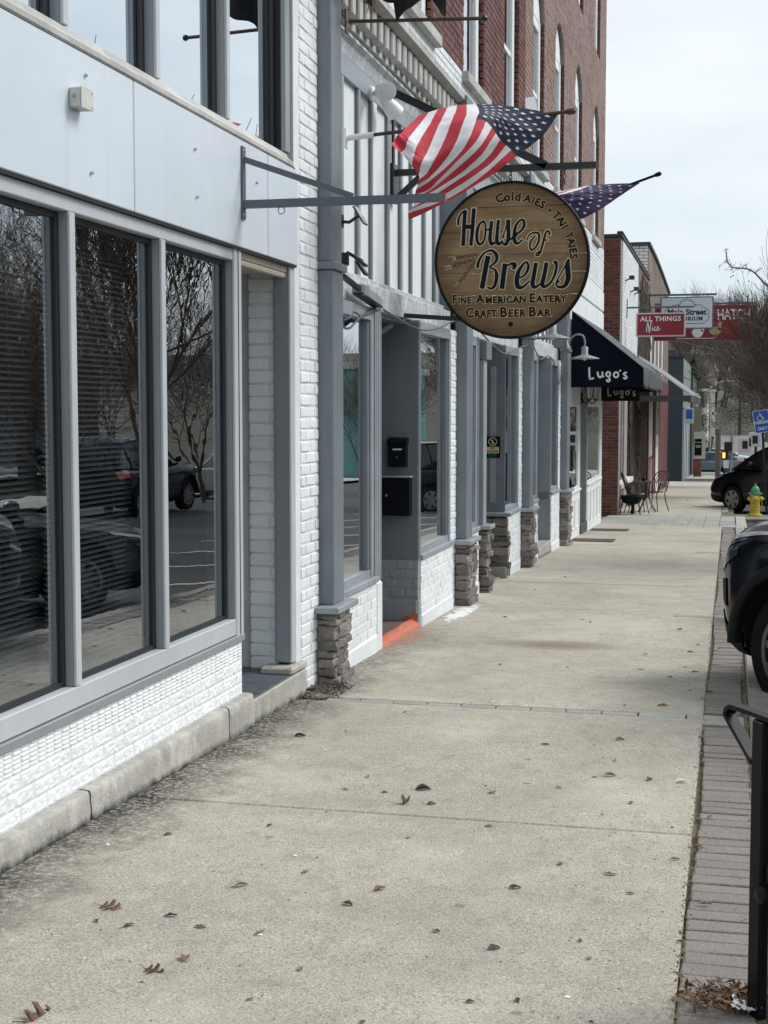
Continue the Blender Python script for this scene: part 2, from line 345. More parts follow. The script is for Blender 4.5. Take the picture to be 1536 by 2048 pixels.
# ------------------------------------------------------------------ geometry helpers
def wl(o):
    v = Vector((0, 0, 0))
    while o is not None: v += o.location; o = o.parent
    return v
def zg(y):
    if y < 108: return -.0275*y
    return -2.97 + .045*(y-108)
def tag(o, label=None, cat=None, group=None, kind=None):
    if label: o['label'] = label
    if cat: o['category'] = cat
    if group: o['group'] = group
    if kind: o['kind'] = kind
    return o
def thing(name, label, cat, loc=(0, 0, 0), group=None):
    o = bpy.data.objects.new(name, None); o.location = loc; o.empty_display_size = .1; COL.objects.link(o)
    return tag(o, label, cat, group)
class G:
    def __init__(s): s.v = []; s.f = []; s.mi = []; s.cur = 0
    def add(s, vs, fs):
        n = len(s.v); s.v += [tuple(p) for p in vs]; s.f += [tuple(i+n for i in f) for f in fs]; s.mi += [s.cur]*len(fs); return s
    def m(s, i): s.cur = i; return s
    def box(s, x0, x1, y0, y1, z0, z1):
        x0, x1 = min(x0, x1), max(x0, x1); y0, y1 = min(y0, y1), max(y0, y1); z0, z1 = min(z0, z1), max(z0, z1)
        return s.add([(x0, y0, z0), (x1, y0, z0), (x1, y1, z0), (x0, y1, z0), (x0, y0, z1), (x1, y0, z1), (x1, y1, z1), (x0, y1, z1)],
                     [(0, 3, 2, 1), (4, 5, 6, 7), (0, 1, 5, 4), (1, 2, 6, 5), (2, 3, 7, 6), (3, 0, 4, 7)])
    def cbox(s, x0, x1, y0, y1, z0, z1, c=.004):
        """box with chamfered edges"""
        x0, x1 = min(x0, x1), max(x0, x1); y0, y1 = min(y0, y1), max(y0, y1); z0, z1 = min(z0, z1), max(z0, z1)
        c = min(c, (x1-x0)*.45, (y1-y0)*.45, (z1-z0)*.45)
        X, Y, Z = (x0, x1), (y0, y1), (z0, z1); vs = []; idx = {}
        for i in (0, 1):
            for j in (0, 1):
                for k in (0, 1):
                    a = [X[i], Y[j], Z[k]]; sg = [1-2*i, 1-2*j, 1-2*k]
                    for ax in range(3):
                        p = a[:]
                        for q in range(3):
                            if q != ax: p[q] += sg[q]*c
                        idx[i, j, k, ax] = len(vs); vs.append(p)
        fs = []
        for i in (0, 1): fs.append([idx[i, j, k, 0] for j, k in ((0, 0), (1, 0), (1, 1), (0, 1))][::1 if i else -1])
        for j in (0, 1): fs.append([idx[i, j, k, 1] for i, k in ((0, 0), (0, 1), (1, 1), (1, 0))][::1 if j else -1])
        for k in (0, 1): fs.append([idx[i, j, k, 2] for i, j in ((0, 0), (1, 0), (1, 1), (0, 1))][::1 if k else -1])
        for a_, b_ in ((0, 1), (0, 2), (1, 2)):
            o = 3-a_-b_
            for p in (0, 1):
                for q in (0, 1):
                    def key(r, ax):
                        t = [0, 0, 0]; t[a_] = p; t[b_] = q; t[o] = r; return idx[t[0], t[1], t[2], ax]
                    fs.append([key(0, a_), key(1, a_), key(1, b_), key(0, b_)])
        for i in (0, 1):
            for j in (0, 1):
                for k in (0, 1): fs.append([idx[i, j, k, ax] for ax in range(3)])
        return s.add(vs, fs)
    def tube(s, pts, r, n=8, caps=True):
        pts = [Vector(p) for p in pts]; rs = r if isinstance(r, (list, tuple)) else [r]*len(pts)
        t = (pts[1]-pts[0]).normalized(); u = t.orthogonal().normalized(); vs = []
        for i, p in enumerate(pts):
            if i == 0: d = pts[1]-pts[0]
            elif i == len(pts)-1: d = pts[-1]-pts[-2]
            else: d = (pts[i+1]-pts[i]).normalized()+(pts[i]-pts[i-1]).normalized()
            d.normalize(); u = (u-d*u.dot(d))
            if u.length < 1e-6: u = d.orthogonal()
            u.normalize(); w = d.cross(u)
            for k in range(n):
                a = 2*math.pi*k/n; vs.append(p+(u*math.cos(a)+w*math.sin(a))*rs[i])
        fs = [(i*n+k, i*n+(k+1) % n, (i+1)*n+(k+1) % n, (i+1)*n+k) for i in range(len(pts)-1) for k in range(n)]
        if caps: fs += [tuple(range(n))[::-1], tuple(range((len(pts)-1)*n, len(pts)*n))]
        return s.add(vs, fs)
    def bar(s, a, b, w, h, up=(0, 0, 1)):
        """rectangular bar from a to b, w across, h along up"""
        a, b = Vector(a), Vector(b); d = (b-a).normalized(); up = Vector(up); side = d.cross(up).normalized(); up = side.cross(d).normalized()
        vs = [p+side*sx*w/2+up*sz*h/2 for p in (a, b) for sx, sz in ((-1, -1), (1, -1), (1, 1), (-1, 1))]
        return s.add(vs, [(0, 1, 2, 3), (7, 6, 5, 4), (0, 4, 5, 1), (1, 5, 6, 2), (2, 6, 7, 3), (3, 7, 4, 0)])
    def lathe(s, prof, c=(0, 0, 0), n=24, axis='Z'):
        vs = []; c = Vector(c)
        for r, z in prof:
            for k in range(n):
                a = 2*math.pi*k/n; x, y = r*math.cos(a), r*math.sin(a)
                p = {'Z': (x, y, z), 'Y': (x, z, -y), 'X': (z, x, y)}[axis]; vs.append(c+Vector(p))
        fs = [(i*n+k, i*n+(k+1) % n, (i+1)*n+(k+1) % n, (i+1)*n+k) for i in range(len(prof)-1) for k in range(n)]
        if prof[0][0] > 1e-6: fs.append(tuple(range(n))[::-1])
        if prof[-1][0] > 1e-6: fs.append(tuple(range((len(prof)-1)*n, len(prof)*n)))
        return s.add(vs, fs)
    def prism(s, poly, a0, a1, axis='X'):
        """extrude a 2-D polygon; axis X: poly is (y,z); Y: (x,z); Z: (x,y)"""
        f = {'X': lambda p, a: (a, p[0], p[1]), 'Y': lambda p, a: (p[0], a, p[1]), 'Z': lambda p, a: (p[0], p[1], a)}[axis]
        n = len(poly); vs = [f(p, a0) for p in poly]+[f(p, a1) for p in poly]
        return s.add(vs, [tuple(range(n))[::-1], tuple(range(n, 2*n))]+[(i, (i+1) % n, n+(i+1) % n, n+i) for i in range(n)])
    def grid(s, fn, nu, nv):
        vs = [fn(i/nu, j/nv) for i in range(nu+1) for j in range(nv+1)]
        return s.add(vs, [(i*(nv+1)+j, (i+1)*(nv+1)+j, (i+1)*(nv+1)+j+1, i*(nv+1)+j+1) for i in range(nu) for j in range(nv)])
    def slope(s, k=1.):
        s.v = [(x, y, z+k*zg(y)) for x, y, z in s.v]; return s
    def rough(s, amp, sc, seed=0):
        o = Vector((seed*3.1, seed*1.7, seed*.9))
        s.v = [tuple(Vector(p)+mnoise.noise_vector(Vector(p)*sc+o)*amp) for p in s.v]; return s
    def xf(s, M):
        s.v = [tuple(M @ Vector(p)) for p in s.v]; return s
    def mesh(s, name, mats, off=Vector((0, 0, 0)), smooth=False):
        me = bpy.data.meshes.new(name); me.from_pydata([(p[0]-off[0], p[1]-off[1], p[2]-off[2]) for p in s.v], [], s.f)
        if isinstance(mats, str): mats = [mats]
        for q in mats: me.materials.append(MT[q])
        if len(mats) > 1: me.polygons.foreach_set('material_index', s.mi)
        if smooth: me.polygons.foreach_set('use_smooth', [True]*len(s.f))
        bm = bmesh.new(); bm.from_mesh(me); bmesh.ops.recalc_face_normals(bm, faces=bm.faces); bm.to_mesh(me); bm.free()
        me.update(); return me
    def obj(s, name, mats, parent=None, smooth=False, local=False, **kw):
        off = Vector((0, 0, 0)) if (parent is None or local) else wl(parent)
        o = bpy.data.objects.new(name, s.mesh(name, mats, off, smooth)); COL.objects.link(o); o.parent = parent
        return tag(o, kw.get('label'), kw.get('cat'), kw.get('group'), kw.get('kind'))
def put(name, me, parent, loc, rot=(0, 0, 0), sc=(1, 1, 1)):
    o = bpy.data.objects.new(name, me); COL.objects.link(o); o.parent = parent
    o.location = Vector(loc)-(wl(parent) if parent else Vector((0, 0, 0))); o.rotation_euler = rot; o.scale = sc; return o
def dup(root, loc=None, rz=None, label=None):
    def cp(o, par):
        c = o.copy(); COL.objects.link(c); c.parent = par
        for ch in o.children: cp(ch, c)
        return c
    r = cp(root, None)
    if loc is not None: r.location = loc
    if rz is not None: r.rotation_euler[2] = rz
    if label: r['label'] = label
    return r
def smooth_angle(o, ang=40):
    me = o.data; me.polygons.foreach_set('use_smooth', [True]*len(me.polygons))
    bm = bmesh.new(); bm.from_mesh(me)
    for e in bm.edges:
        if len(e.link_faces) == 2 and e.calc_face_angle(0) > R(ang): e.smooth = False
    bm.to_mesh(me); bm.free(); return o

# bricks -----------------------------------------------------------
BM = {}
def brick_mesh(kind, L, d, h, j, m, c):
    k = (kind, L, d, h, j, m, c)
    if k not in BM:
        out = []
        for q in range(4):
            g = G().cbox(-d, 0, -(L-j)/2, (L-j)/2, -(h-j)/2, (h-j)/2, c); rr = random.Random(q)
            g.v = [(x+rr.uniform(-1, 1)*c*.25, y+rr.uniform(-1, 1)*c*.45, z+rr.uniform(-1, 1)*c*.45) for x, y, z in g.v]
            out.append(g.mesh('brick', m))
        BM[k] = out
    return BM[k]
def course_bricks(u0, u1, z0, z1, L, h, holes=(), off=.5, bond='run'):
    """list of (ua, ub, zc) for a running bond, cut by holes (u0,u1,z0,z1[,arch])"""
    out = []; r = 0; z = z0
    while z < z1-h*.4:
        zc = z+h/2
        cuts = []
        for ho in holes:
            a, b, c, d = ho[:4]
            if c < zc < d: cuts.append((a, b))
            elif len(ho) > 4 and d <= zc < d+ho[4]:       # segmental arch of rise ho[4]
                hw = (b-a)/2; rise = ho[4]; Rr = (hw*hw+rise*rise)/(2*rise); dz = zc-(d+rise-Rr)
                w = math.sqrt(max(0, Rr*Rr-dz*dz)); cuts.append(((a+b)/2-w, (a+b)/2+w))
        u = u0-(L*off if r % 2 else 0)
        while u < u1-.01:
            segs = [(max(u, u0), min(u+L, u1))]
            for a, b in cuts:
                ns = []
                for p, q in segs:
                    if b <= p or a >= q: ns.append((p, q))
                    else:
                        if a-p > .02: ns.append((p, a))
                        if q-b > .02: ns.append((b, q))
                segs = ns
            for p, q in segs:
                if q-p > .03: out.append((p, q, zc))
            u += L
        z += h; r += 1
    return out
def brickwork(parent, axis, P, u0, u1, z0, z1, m, L=.203, h=.0677, j=.010, d=.03, c=.004, holes=(), ind=300, off=.5, sgn=1, jit=.0015, key=None, foot=True):
    """axis 'X': wall facing +X at x=P along Y. axis 'Y': wall facing -Y at y=P along X. The bricks that show largest are parts; the rest one mesh."""
    bs = course_bricks(u0, u1, z0, z1, L, h, holes, off)
    if foot: bs = [b for b in bs if b[2]+h/2 > (zg((b[0]+b[1])/2) if axis == 'X' else zg(P))]
    cz = Vector((0, 0, 1.5))
    def pos(b): return Vector((P, (b[0]+b[1])/2, b[2])) if axis == 'X' else Vector(((b[0]+b[1])/2, P, b[2]))
    bs.sort(key=lambda b: (pos(b)-cz).length if key is None else key(b))
    ms = brick_mesh('b', L, d, h, j, m, c); rr = random.Random(int(abs(P)*1000)+len(bs))
    for b in bs[:ind]:
        p = pos(b)
        o = bpy.data.objects.new('brick', ms[rr.randrange(4)]); COL.objects.link(o); o.parent = parent
        if axis == 'X': p.x += rr.uniform(-jit, jit)
        else: p.y += rr.uniform(-jit, jit); o.rotation_euler = (0, 0, -math.pi/2)
        o.location = p-wl(parent); o.scale = (1, (b[1]-b[0]-j)/(L-j), 1)
    if len(bs) > ind:
        g = G()
        for b in bs[ind:]:
            p = pos(b); e = rr.uniform(-jit, jit); w = (b[1]-b[0]-j)/2; q = (h-j)/2
            if axis == 'X': x0, x1, y0, y1 = p.x-d, p.x+e, p.y-w, p.y+w
            else: x0, x1, y0, y1 = p.x-w, p.x+w, p.y+e, p.y+d
            g.box(x0, x1, y0, y1, p.z-q, p.z+q)
        g.obj('bricks', m, parent, kind='stuff')
# lettering ---------------------------------------------------------
def text_mesh(s, size=1., bold=0., shear=0., spacing=1., align='CENTER'):
    cu = bpy.data.curves.new('t', 'FONT'); cu.body = s; cu.size = size; cu.offset = bold; cu.shear = shear; cu.space_character = spacing
    cu.align_x = align; cu.resolution_u = 3
    o = bpy.data.objects.new('t', cu); COL.objects.link(o)
    dg = bpy.context.evaluated_depsgraph_get(); me = bpy.data.meshes.new_from_object(o.evaluated_get(dg))
    vs = [tuple(v.co) for v in me.vertices]; fs = [tuple(p.vertices) for p in me.polygons]
    bpy.data.objects.remove(o); bpy.data.curves.remove(cu); bpy.data.meshes.remove(me)
    return vs, fs
def text_g(g, s, size, fn, **kw):
    """add text to G; fn maps (u, v) to a point"""
    vs, fs = text_mesh(s, size, **kw)
    if vs: g.add([fn(v[0], v[1]) for v in vs], fs)
    return g
def crom(pts, n=8):
    if len(pts) < 3: return pts
    out = []; P = [pts[0]]+list(pts)+[pts[-1]]
    for i in range(1, len(P)-2):
        p0, p1, p2, p3 = P[i-1], P[i], P[i+1], P[i+2]
        for k in range(n):
            t = k/n
            out.append(tuple(.5*((2*p1[a])+(-p0[a]+p2[a])*t+(2*p0[a]-5*p1[a]+4*p2[a]-p3[a])*t*t+(-p0[a]+3*p1[a]-3*p2[a]+p3[a])*t**3) for a in range(len(p1))))
    out.append(tuple(pts[-1])); return out
def stroke_g(g, pts, w, fn, grow=0., n=7, round_=True):
    """ribbon along points (x, y[, width factor]); fn maps (u, v) to a point"""
    P = [(p[0], p[1], p[2] if len(p) > 2 else 1.) for p in pts]; P = crom(P, n) if len(P) > 2 else P
    L_, R_ = [], []
    for i, p in enumerate(P):
        a = P[max(0, i-1)]; b = P[min(len(P)-1, i+1)]; dx, dy = b[0]-a[0], b[1]-a[1]; l = math.hypot(dx, dy) or 1
        nx, ny = -dy/l, dx/l; hw = w*p[2]/2+grow; ex = 0
        if i == 0: ex = -grow
        if i == len(P)-1: ex = grow
        cx, cy = p[0]+dx/l*ex, p[1]+dy/l*ex
        L_.append((cx+nx*hw, cy+ny*hw)); R_.append((cx-nx*hw, cy-ny*hw))
    m = len(P); vs = [fn(*p) for p in L_]+[fn(*p) for p in R_]
    g.add(vs, [(i, i+1, m+i+1, m+i) for i in range(m-1)]); return g

# ================================================================== the setting: ground, walk, road
SL = math.atan(-.0275)
ys = [-30, -10, 0, 20, 40, 66, 90, 108, 125, 150, 190, 240, 320, 450, 700, 1100]
g = G()
xs = [-500, -60, -12, -2, 2, 14, 40, 120, 500]
g.add([(x, y, zg(y)-.33+(0 if y < 108 else (.004*max(0, y-108) if abs(x) > 14 else 0))) for y in ys for x in xs],
      [(j*len(xs)+i, j*len(xs)+i+1, (j+1)*len(xs)+i+1, (j+1)*len(xs)+i) for j in range(len(ys)-1) for i in range(len(xs)-1)])
g.obj('ground', 'ground', kind='structure')
def strip(name, x0, x1, y0, y1, dz, m, n=14, **kw):
    g = G(); Y = [y0+(y1-y0)*i/n for i in range(n+1)]
    g.add([(x, y, zg(y)+dz) for y in Y for x in (x0, x1)], [(2*i, 2*i+1, 2*i+3, 2*i+2) for i in range(n)])
    return g.obj(name, m, kind='structure', **kw)
strip('road', -.2, 11.2, -14, 105, -.14, 'asphalt', 40)
strip('cross_street', -60, 60, 66, 78, -.136, 'asphalt', 10)
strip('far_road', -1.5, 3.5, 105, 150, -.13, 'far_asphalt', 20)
strip('far_pavement', 11.2, 14.5, -14, 66, -.02, 'concrete_far', 20)
strip('far_forecourt', -14, 60, 78.2, 105, -.12, 'concrete_far', 10)
for k in range(9):                                   # parking bay lines
    y = 9.6+k*3.4; a = R(40); g = G()
    d = Vector((math.sin(a), -math.cos(a), 0)); p = Vector((.45, y, 0)); q = p+d*5.0; n_ = Vector((math.cos(a), math.sin(a), 0))*.05
    g.add([tuple(v) for v in (p-n_, q-n_, q+n_, p+n_)], [(0, 1, 2, 3)]); g.v = [(x, y_, zg(y_)-.135) for x, y_, z in g.v]
    g.obj('bay_line', 'road_paint', kind='structure')
walk = strip('sidewalk', -3.6, .13, -4, 66, -.03, 'joint_dirt', 30)
JY = [-2.08, .46, 3.0, 5.54, 8.08, 10.62, 13.16, 15.70, 18.24, 20.78, 23.32, 25.86, 27.86]
rr = random.Random(3)
for a, b in zip(JY, JY[1:]):
    top = b-.006 if abs(b-8.08) > .01 else b-.115
    dz = rr.uniform(-.002, .002)
    g = G().cbox(-2.55, -.116, a+.006, top, -.09, dz, .006).slope(); g.obj('slab', 'walk_concrete', walk)
for a, b in ((32.5, 36.), (36., 40.), (40., 44.5), (44.5, 49.5), (49.5, 54.5), (54.5, 60), (60, 66)):
    G().cbox(-2.75, -.16, a+.01, b-.01, -.09, 0, .01).slope().obj('slab', 'walk_concrete', walk)
G().cbox(-.115, .36, 27.86, 32.48, -.3, -.035, .01).slope().obj('paver_bed', 'joint_dirt', walk)
# soldier course of brick pavers along the kerb
pm = []
for q in range(5):
    g = G().cbox(-.103, .103, -.0470, .0470, -.06, 0, .004); r2 = random.Random(q)
    g.v = [(x+r2.uniform(-.003, .003), y+r2.uniform(-.002, .002), z+r2.uniform(-.0015, .0015)) for x, y, z in g.v]; pm.append(g.mesh('brick', 'pavers'))
y = 2.62
while y < 27.8:
    if not (7.80 < y < 8.16 or 12.78 < y < 13.05 or 16.45 < y < 16.62):
        x = .002+rr.uniform(-.004, .004)+.012*math.sin(y*1.3)
        put('brick', pm[rr.randrange(5)], walk, (x, y, zg(y)-.003+rr.uniform(-.003, .002)), (SL+rr.uniform(-.012, .012), rr.uniform(-.012, .012), rr.uniform(-.010, .010)))
    y += .0985
# paver rows across the walk
def paver(x0, x1, y0, y1, m='paver_grey', dz=0.):
    G().cbox(x0, x1, y0, y1, -.06, dz, .005).slope().obj('paver', m, walk)
for i in range(9):
    paver(-2.30+i*.203, -2.10+i*.203-.006, 7.972, 8.068, 'paver_grey', rr.uniform(-.003, .002))
for j_ in range(2):
    for x0, x1 in ((-.47, -.215), (-.205, .105)): paver(x0, x1, 7.835+j_*.135, 7.963+j_*.135, 'paver_grey', .001)
for y0, y1, x0 in ((12.83, 12.99, -.46), (16.5, 16.58, -.6), (20.9, 21.0, -.45)):
    paver(x0, x0+.33, y0, y1, 'paver_grey', .003); paver(-.105, .1, y0, y1, 'paver_grey', .002)
# band of stone pavers in front of the brick pier
for i in range(9):
    for j_ in range(4):
        x0 = -2.6+i*.305; y0 = 27.9+j_*1.145
        if j_ in (0, 3): paver(x0, x0+.297, y0, y0+.40, 'concrete_far', rr.uniform(-.004, .002)); paver(x0, x0+.297, y0+.41, y0+1.13, 'paver_grey', rr.uniform(-.004, .002))
        else: paver(x0, x0+.297, y0, y0+1.13, 'paver_grey', rr.uniform(-.004, .002))
for j_ in range(4): paver(.16, .36, 27.9+j_*1.145, 29.03+j_*1.145, 'concrete_far', .0)
# kerb stones
kerb = strip('kerb', .118, .30, -4, 27.9, -.14, 'kerb', 20)
y = -4.
while y < 27.8:
    x1 = .30
    G().cbox(.135, x1, y+.006, y+2.99, -.16, -.001, .012).slope().obj('kerb_stone', 'kerb', kerb); y += 3.0
G().cbox(-.15, .0, 34.6, 66, -.16, 0, .012).slope().obj('kerb_stone', 'kerb', kerb)
G().cbox(-.15, 1.4, 32.5, 34.6, -.2, -.05, .02).slope().obj('planting_bed', 'mulch', kind='structure')
# grit caught in the joints
g = G(); r2 = random.Random(5)
for k in range(1500):
    y = 2.7+r2.random()**1.6*14; x = (-.115+r2.gauss(0, .008)) if r2.random() < .45 else (.122+r2.gauss(0, .012)); s = r2.uniform(.002, .006)
    g.add([(x-s, y, zg(y)), (x+s, y-s, zg(y)), (x+s*.6, y+s, zg(y)), (x, y, zg(y)+s*1.2)], [(0, 1, 3), (1, 2, 3), (2, 0, 3)])
g.obj('joint_grit', ['leaf_pale'], kind='stuff', label='pale grit and crumbs caught in the joints beside the brick strip', cat='grit')

# ================================================================== nearest shop: panels and tinted windows
b1 = thing('shop_building', 'nearest shop with grey metal frames, tinted windows and white brick base', 'building', (-2.5, 5.5, zg(5.5)))
core = G().box(-9, -3.9, -4, 8.5, -1, 5.6).box(-3.9, -2.62, -4, 8.02, 4.32, 5.6).box(-3.9, -2.62, -4, 7.09, -1, .26)
core.obj('wall', 'panel', b1)
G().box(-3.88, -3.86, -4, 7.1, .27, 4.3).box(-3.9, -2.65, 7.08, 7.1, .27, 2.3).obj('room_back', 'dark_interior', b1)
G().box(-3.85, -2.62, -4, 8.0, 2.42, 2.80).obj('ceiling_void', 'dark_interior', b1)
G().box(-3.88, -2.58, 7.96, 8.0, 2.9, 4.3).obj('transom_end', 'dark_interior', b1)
# plinth blocks
for a, b in ((-1., 3.4), (3.41, 5.128), (5.142, 6.742), (6.756, 7.14)):
    g = G(); n = max(3, int((b-a)/.09))
    for i in range(n):          # broken up so that the arris can wobble
        pass
    def fpl(u, v, a=a, b=b):
        y = a+(b-a)*u; pr = [(-2.6, -.019), (-2.475, -.019), (-2.452, -.022), (-2.446, -.034), (-2.443, -.10), (-2.440, -.17), (-2.438, -.32)]
        t = v*6; i = min(5, int(t)); f = t-i; x = pr[i][0]*(1-f)+pr[i+1][0]*f; z = pr[i][1]*(1-f)+pr[i+1][1]*f
        w = mnoise.noise(Vector((y*6, z*9, 1)))*.004+mnoise.noise(Vector((y*22, z*25, 2)))*.0022
        ed = min(u, 1-u)*(b-a); c = max(0, .012-ed)*.7
        return (x+(w if v > .1 else 0)-c, y, z+w*.6)
    g.grid(fpl, n*3, 12)
    for yy in (a, b):
        pr = [(-2.6, -.019), (-2.475, -.019), (-2.46, -.03), (-2.452, -.10), (-2.448, -.32), (-2.6, -.32)]
        g.add([(x, yy, z) for x, z in pr], [tuple(range(6))])
    g.obj('plinth_block', 'plinth', b1, smooth=True)
# painted brick base
bw = G().box(-2.7, -2.5055, -1, 7.10, -.03, .268).obj('brick_wall', 'white_mortar', b1)
bmr = []
for q in range(4):             # raked stretchers
    g = G(); rq = random.Random(40+q)
    def fb(u, v, q=q): 
        y = -.098+.196*u; z = -.029+.058*v; e = min(u, 1-u, v*.5, .5-v*.5)
        x = .0 if e < .02 else .004+mnoise.noise(Vector((y*34+q*7, z*44, q)))*.0045+mnoise.noise(Vector((y*80+q*7, z*90, q)))*.003
        return (x, y, z)
    g.grid(fb, 20, 8); bmr.append(g.mesh('brick', 'white_rough_brick'))
for r_ in range(3):
    z = .0115+r_*.0635; y = 1.0-(.1 if r_ % 2 else 0)
    while y < 7.08:
        L_ = min(.2, 7.095-y)
        if L_ > .05: put('brick', bmr[random.randrange(4)], bw, (-2.506, y+L_/2, z), (0, 0, 0), (1, L_/.2, 1))
        y += .2035
bmc = []
for q in range(4):             # ribbed headers of the top course
    g = G()
    for k in range(6):
        zz = -.05+k*.0168; g.cbox(-.02, .001+.0025*((k*7+q*3) % 4)/3, -.029+.002*((k+q) % 3), .029-.002*((k*2+q) % 3), zz+.0015, zz+.0145, .004)
    bmc.append(g.mesh('brick', 'white_rough_brick'))
y = 1.0
while y < 7.06:
    put('brick', bmc[random.randrange(4)], bw, (-2.503, y+.031, .221), (random.uniform(-.01, .01), 0, 0)); y += .0655
# window strip frames
G().cbox(-2.60, -2.488, -1, 7.105, .271, .309, .004).obj('sill_strip', 'aluminium_side', b1)
G().cbox(-2.60, -2.500, -1, 7.00, .312, .398, .004).obj('sill_frame', 'aluminium', b1)
G().cbox(-2.60, -2.503, -1, 7.00, 2.262, 2.322, .004).obj('head_frame', 'aluminium', b1)
MY = [2.385, 3.31, 4.235, 5.145, 6.062]
for y in MY:
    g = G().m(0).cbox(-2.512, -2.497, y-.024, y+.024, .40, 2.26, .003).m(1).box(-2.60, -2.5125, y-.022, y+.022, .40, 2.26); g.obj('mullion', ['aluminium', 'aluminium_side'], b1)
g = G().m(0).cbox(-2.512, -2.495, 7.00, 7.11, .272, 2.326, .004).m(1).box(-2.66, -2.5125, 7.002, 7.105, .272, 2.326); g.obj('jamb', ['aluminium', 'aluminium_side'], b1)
G().box(-2.4945, -2.4915, 7.052, 7.056, .30, 2.32).obj('jamb_bead', 'gasket', b1)
edges = MY+[7.02]
slat = G(); slat.add([(-.011, -.5, .0065), (.011, -.5, -.0065), (.011, .5, -.0065), (-.011, .5, .0065)], [(0, 1, 2, 3)])
slat_me = slat.mesh('slat', 'blind')
for i in range(len(edges)-1):
    a, b = edges[i]+.024, edges[i+1]-.022
    w = G().m(0).box(-2.556, -2.546, a, a+.02, .40, 2.26).box(-2.556, -2.546, b-.03, b, .40, 2.26).box(-2.556, -2.547, a, b, 2.235, 2.26).m(0).box(-2.556, -2.547, a, b, .40, .42).obj('window', ['gasket'], b1)
    G().add([(-2.557, a, .40), (-2.557, b, .40), (-2.557, b, 2.26), (-2.557, a, 2.26)], [(0, 1, 2, 3)]).obj('pane', 'glass_left', w)
    if i == len(edges)-2: continue
    z = .44
    while z < 2.2:
        put('slat', slat_me, w, (-2.66, (a+b)/2, z), (0, 0, 0), (1, b-a-.02, 1)); z += .0235
    for q in (.25, .75): G().tube([(-2.655, a+(b-a)*q, .42), (-2.655, a+(b-a)*q, 2.23)], .0016, 5).obj('blind_cord', 'blind', w)
# fascia panels
for y in (3.864, 5.7, 7.503): G().box(-2.60, -2.482, y-.012, y+.012, 2.336, 2.884).obj('seam', 'gasket', b1)
for a, b in ((-1.0, 3.86), (3.868, 5.696), (5.705, 7.497), (7.509, 8.055)):
    G().cbox(-2.60, -2.476, a, b, 2.334, 2.885, .004).obj('fascia_panel', 'panel', b1)
G().box(-2.61, -2.483, -1, 8.05, 2.322, 2.336).box(-2.61, -2.49, -1, 8.05, 2.88, 2.90).obj('shadow_gap', 'gasket', b1)
rv = G()
for y, z in ((5.23, 2.80), (5.27, 2.43), (6.40, 2.72), (6.42, 2.50), (7.3, 2.7)):
    rv.lathe([(.0, .014), (.006, .012), (.008, 0)], (-2.476, y, z), 8, 'X')
rv.obj('bolt', 'steel', b1)
# transom band
g = G(); prof = [(-2.60, 2.888), (-2.478, 2.888), (-2.470, 2.894), (-2.470, 2.915), (-2.500, 2.940), (-2.512, 2.965), (-2.60, 2.972)]
g.prism([(x, z) for x, z in prof], -1, 7.95, 'Y'); g.obj('transom_sill', 'sill_stone', b1)
TY = [2.385, 3.31, 4.235, 5.14, 6.055, 6.975]
for y in TY:
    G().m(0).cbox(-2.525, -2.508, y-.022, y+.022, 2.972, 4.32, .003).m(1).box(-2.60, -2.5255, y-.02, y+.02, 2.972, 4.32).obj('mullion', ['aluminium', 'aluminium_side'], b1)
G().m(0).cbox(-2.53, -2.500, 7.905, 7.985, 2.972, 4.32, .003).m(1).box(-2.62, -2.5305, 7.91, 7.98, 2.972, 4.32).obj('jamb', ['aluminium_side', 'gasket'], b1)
te = TY+[7.92]
for i in range(len(te)-1):
    a, b = te[i]+.02, te[i+1]-.02
    w = G().box(-2.58, -2.566, b-.05, b, 2.972, 4.3).box(-2.58, -2.566, a, a+.02, 2.972, 4.3).obj('transom_window', 'gasket', b1)
    G().add([(-2.582, a, 2.972), (-2.582, b, 2.972), (-2.582, b, 4.3), (-2.582, a, 4.3)], [(0, 1, 2, 3)]).obj('pane', 'glass_top', w)
# entry recess between windows and pilaster
G().box(-3.9, -3.62, 7.1, 8.3, -.3, 2.33).obj('entry_wall', 'panel', b1)
G().box(-3.9, -2.52, 7.11, 8.05, 2.29, 2.332).obj('soffit', 'cream_box', b1)
G().tube([(-2.545, 7.12, 2.275), (-2.545, 8.03, 2.275)], .02, 8).obj('soffit_bead', 'cream_box', b1)
rb = G().box(-2.76, -2.6, 8.012, 8.3, -.1, 2.3).box(-3.62, -2.76, 8.2, 8.3, -.1, 2.3).obj('entry_brick_wall', 'white_mortar', b1)
brickwork(rb, 'Y', 8.004, -2.775, -2.605, -.06, 2.29, 'white_brick', L=.203, h=.0775, j=.010, c=.006, foot=False, off=.35, ind=90)
brickwork(rb, 'Y', 8.192, -3.6, -2.79, -.06, 2.29, 'white_brick', L=.203, h=.0775, j=.010, c=.005, foot=False, ind=0)
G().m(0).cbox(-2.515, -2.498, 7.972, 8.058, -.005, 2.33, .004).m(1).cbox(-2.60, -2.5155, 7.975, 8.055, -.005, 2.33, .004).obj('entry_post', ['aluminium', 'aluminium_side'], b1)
st = G().cbox(-3.62, -2.462, 7.15, 8.16, -.42, -.068, .008).rough(.003, 14).obj('entry_step', 'plinth', b1)
for i in range(6):
    for j_ in range(4):
        x1 = -2.475-j_*.285; y0 = 7.155+i*.151
        if j_ > 2 and i > 4: continue
        G().cbox(x1-.28, x1, y0, y0+.146, -.07, -.058+random.uniform(-.001, .001), .003).obj('tile', 'slate', st)
G().cbox(-2.66, -2.458, 7.86, 8.16, -.060, -.018, .010).rough(.005, 18, 3).obj('threshold', 'plinth', b1)
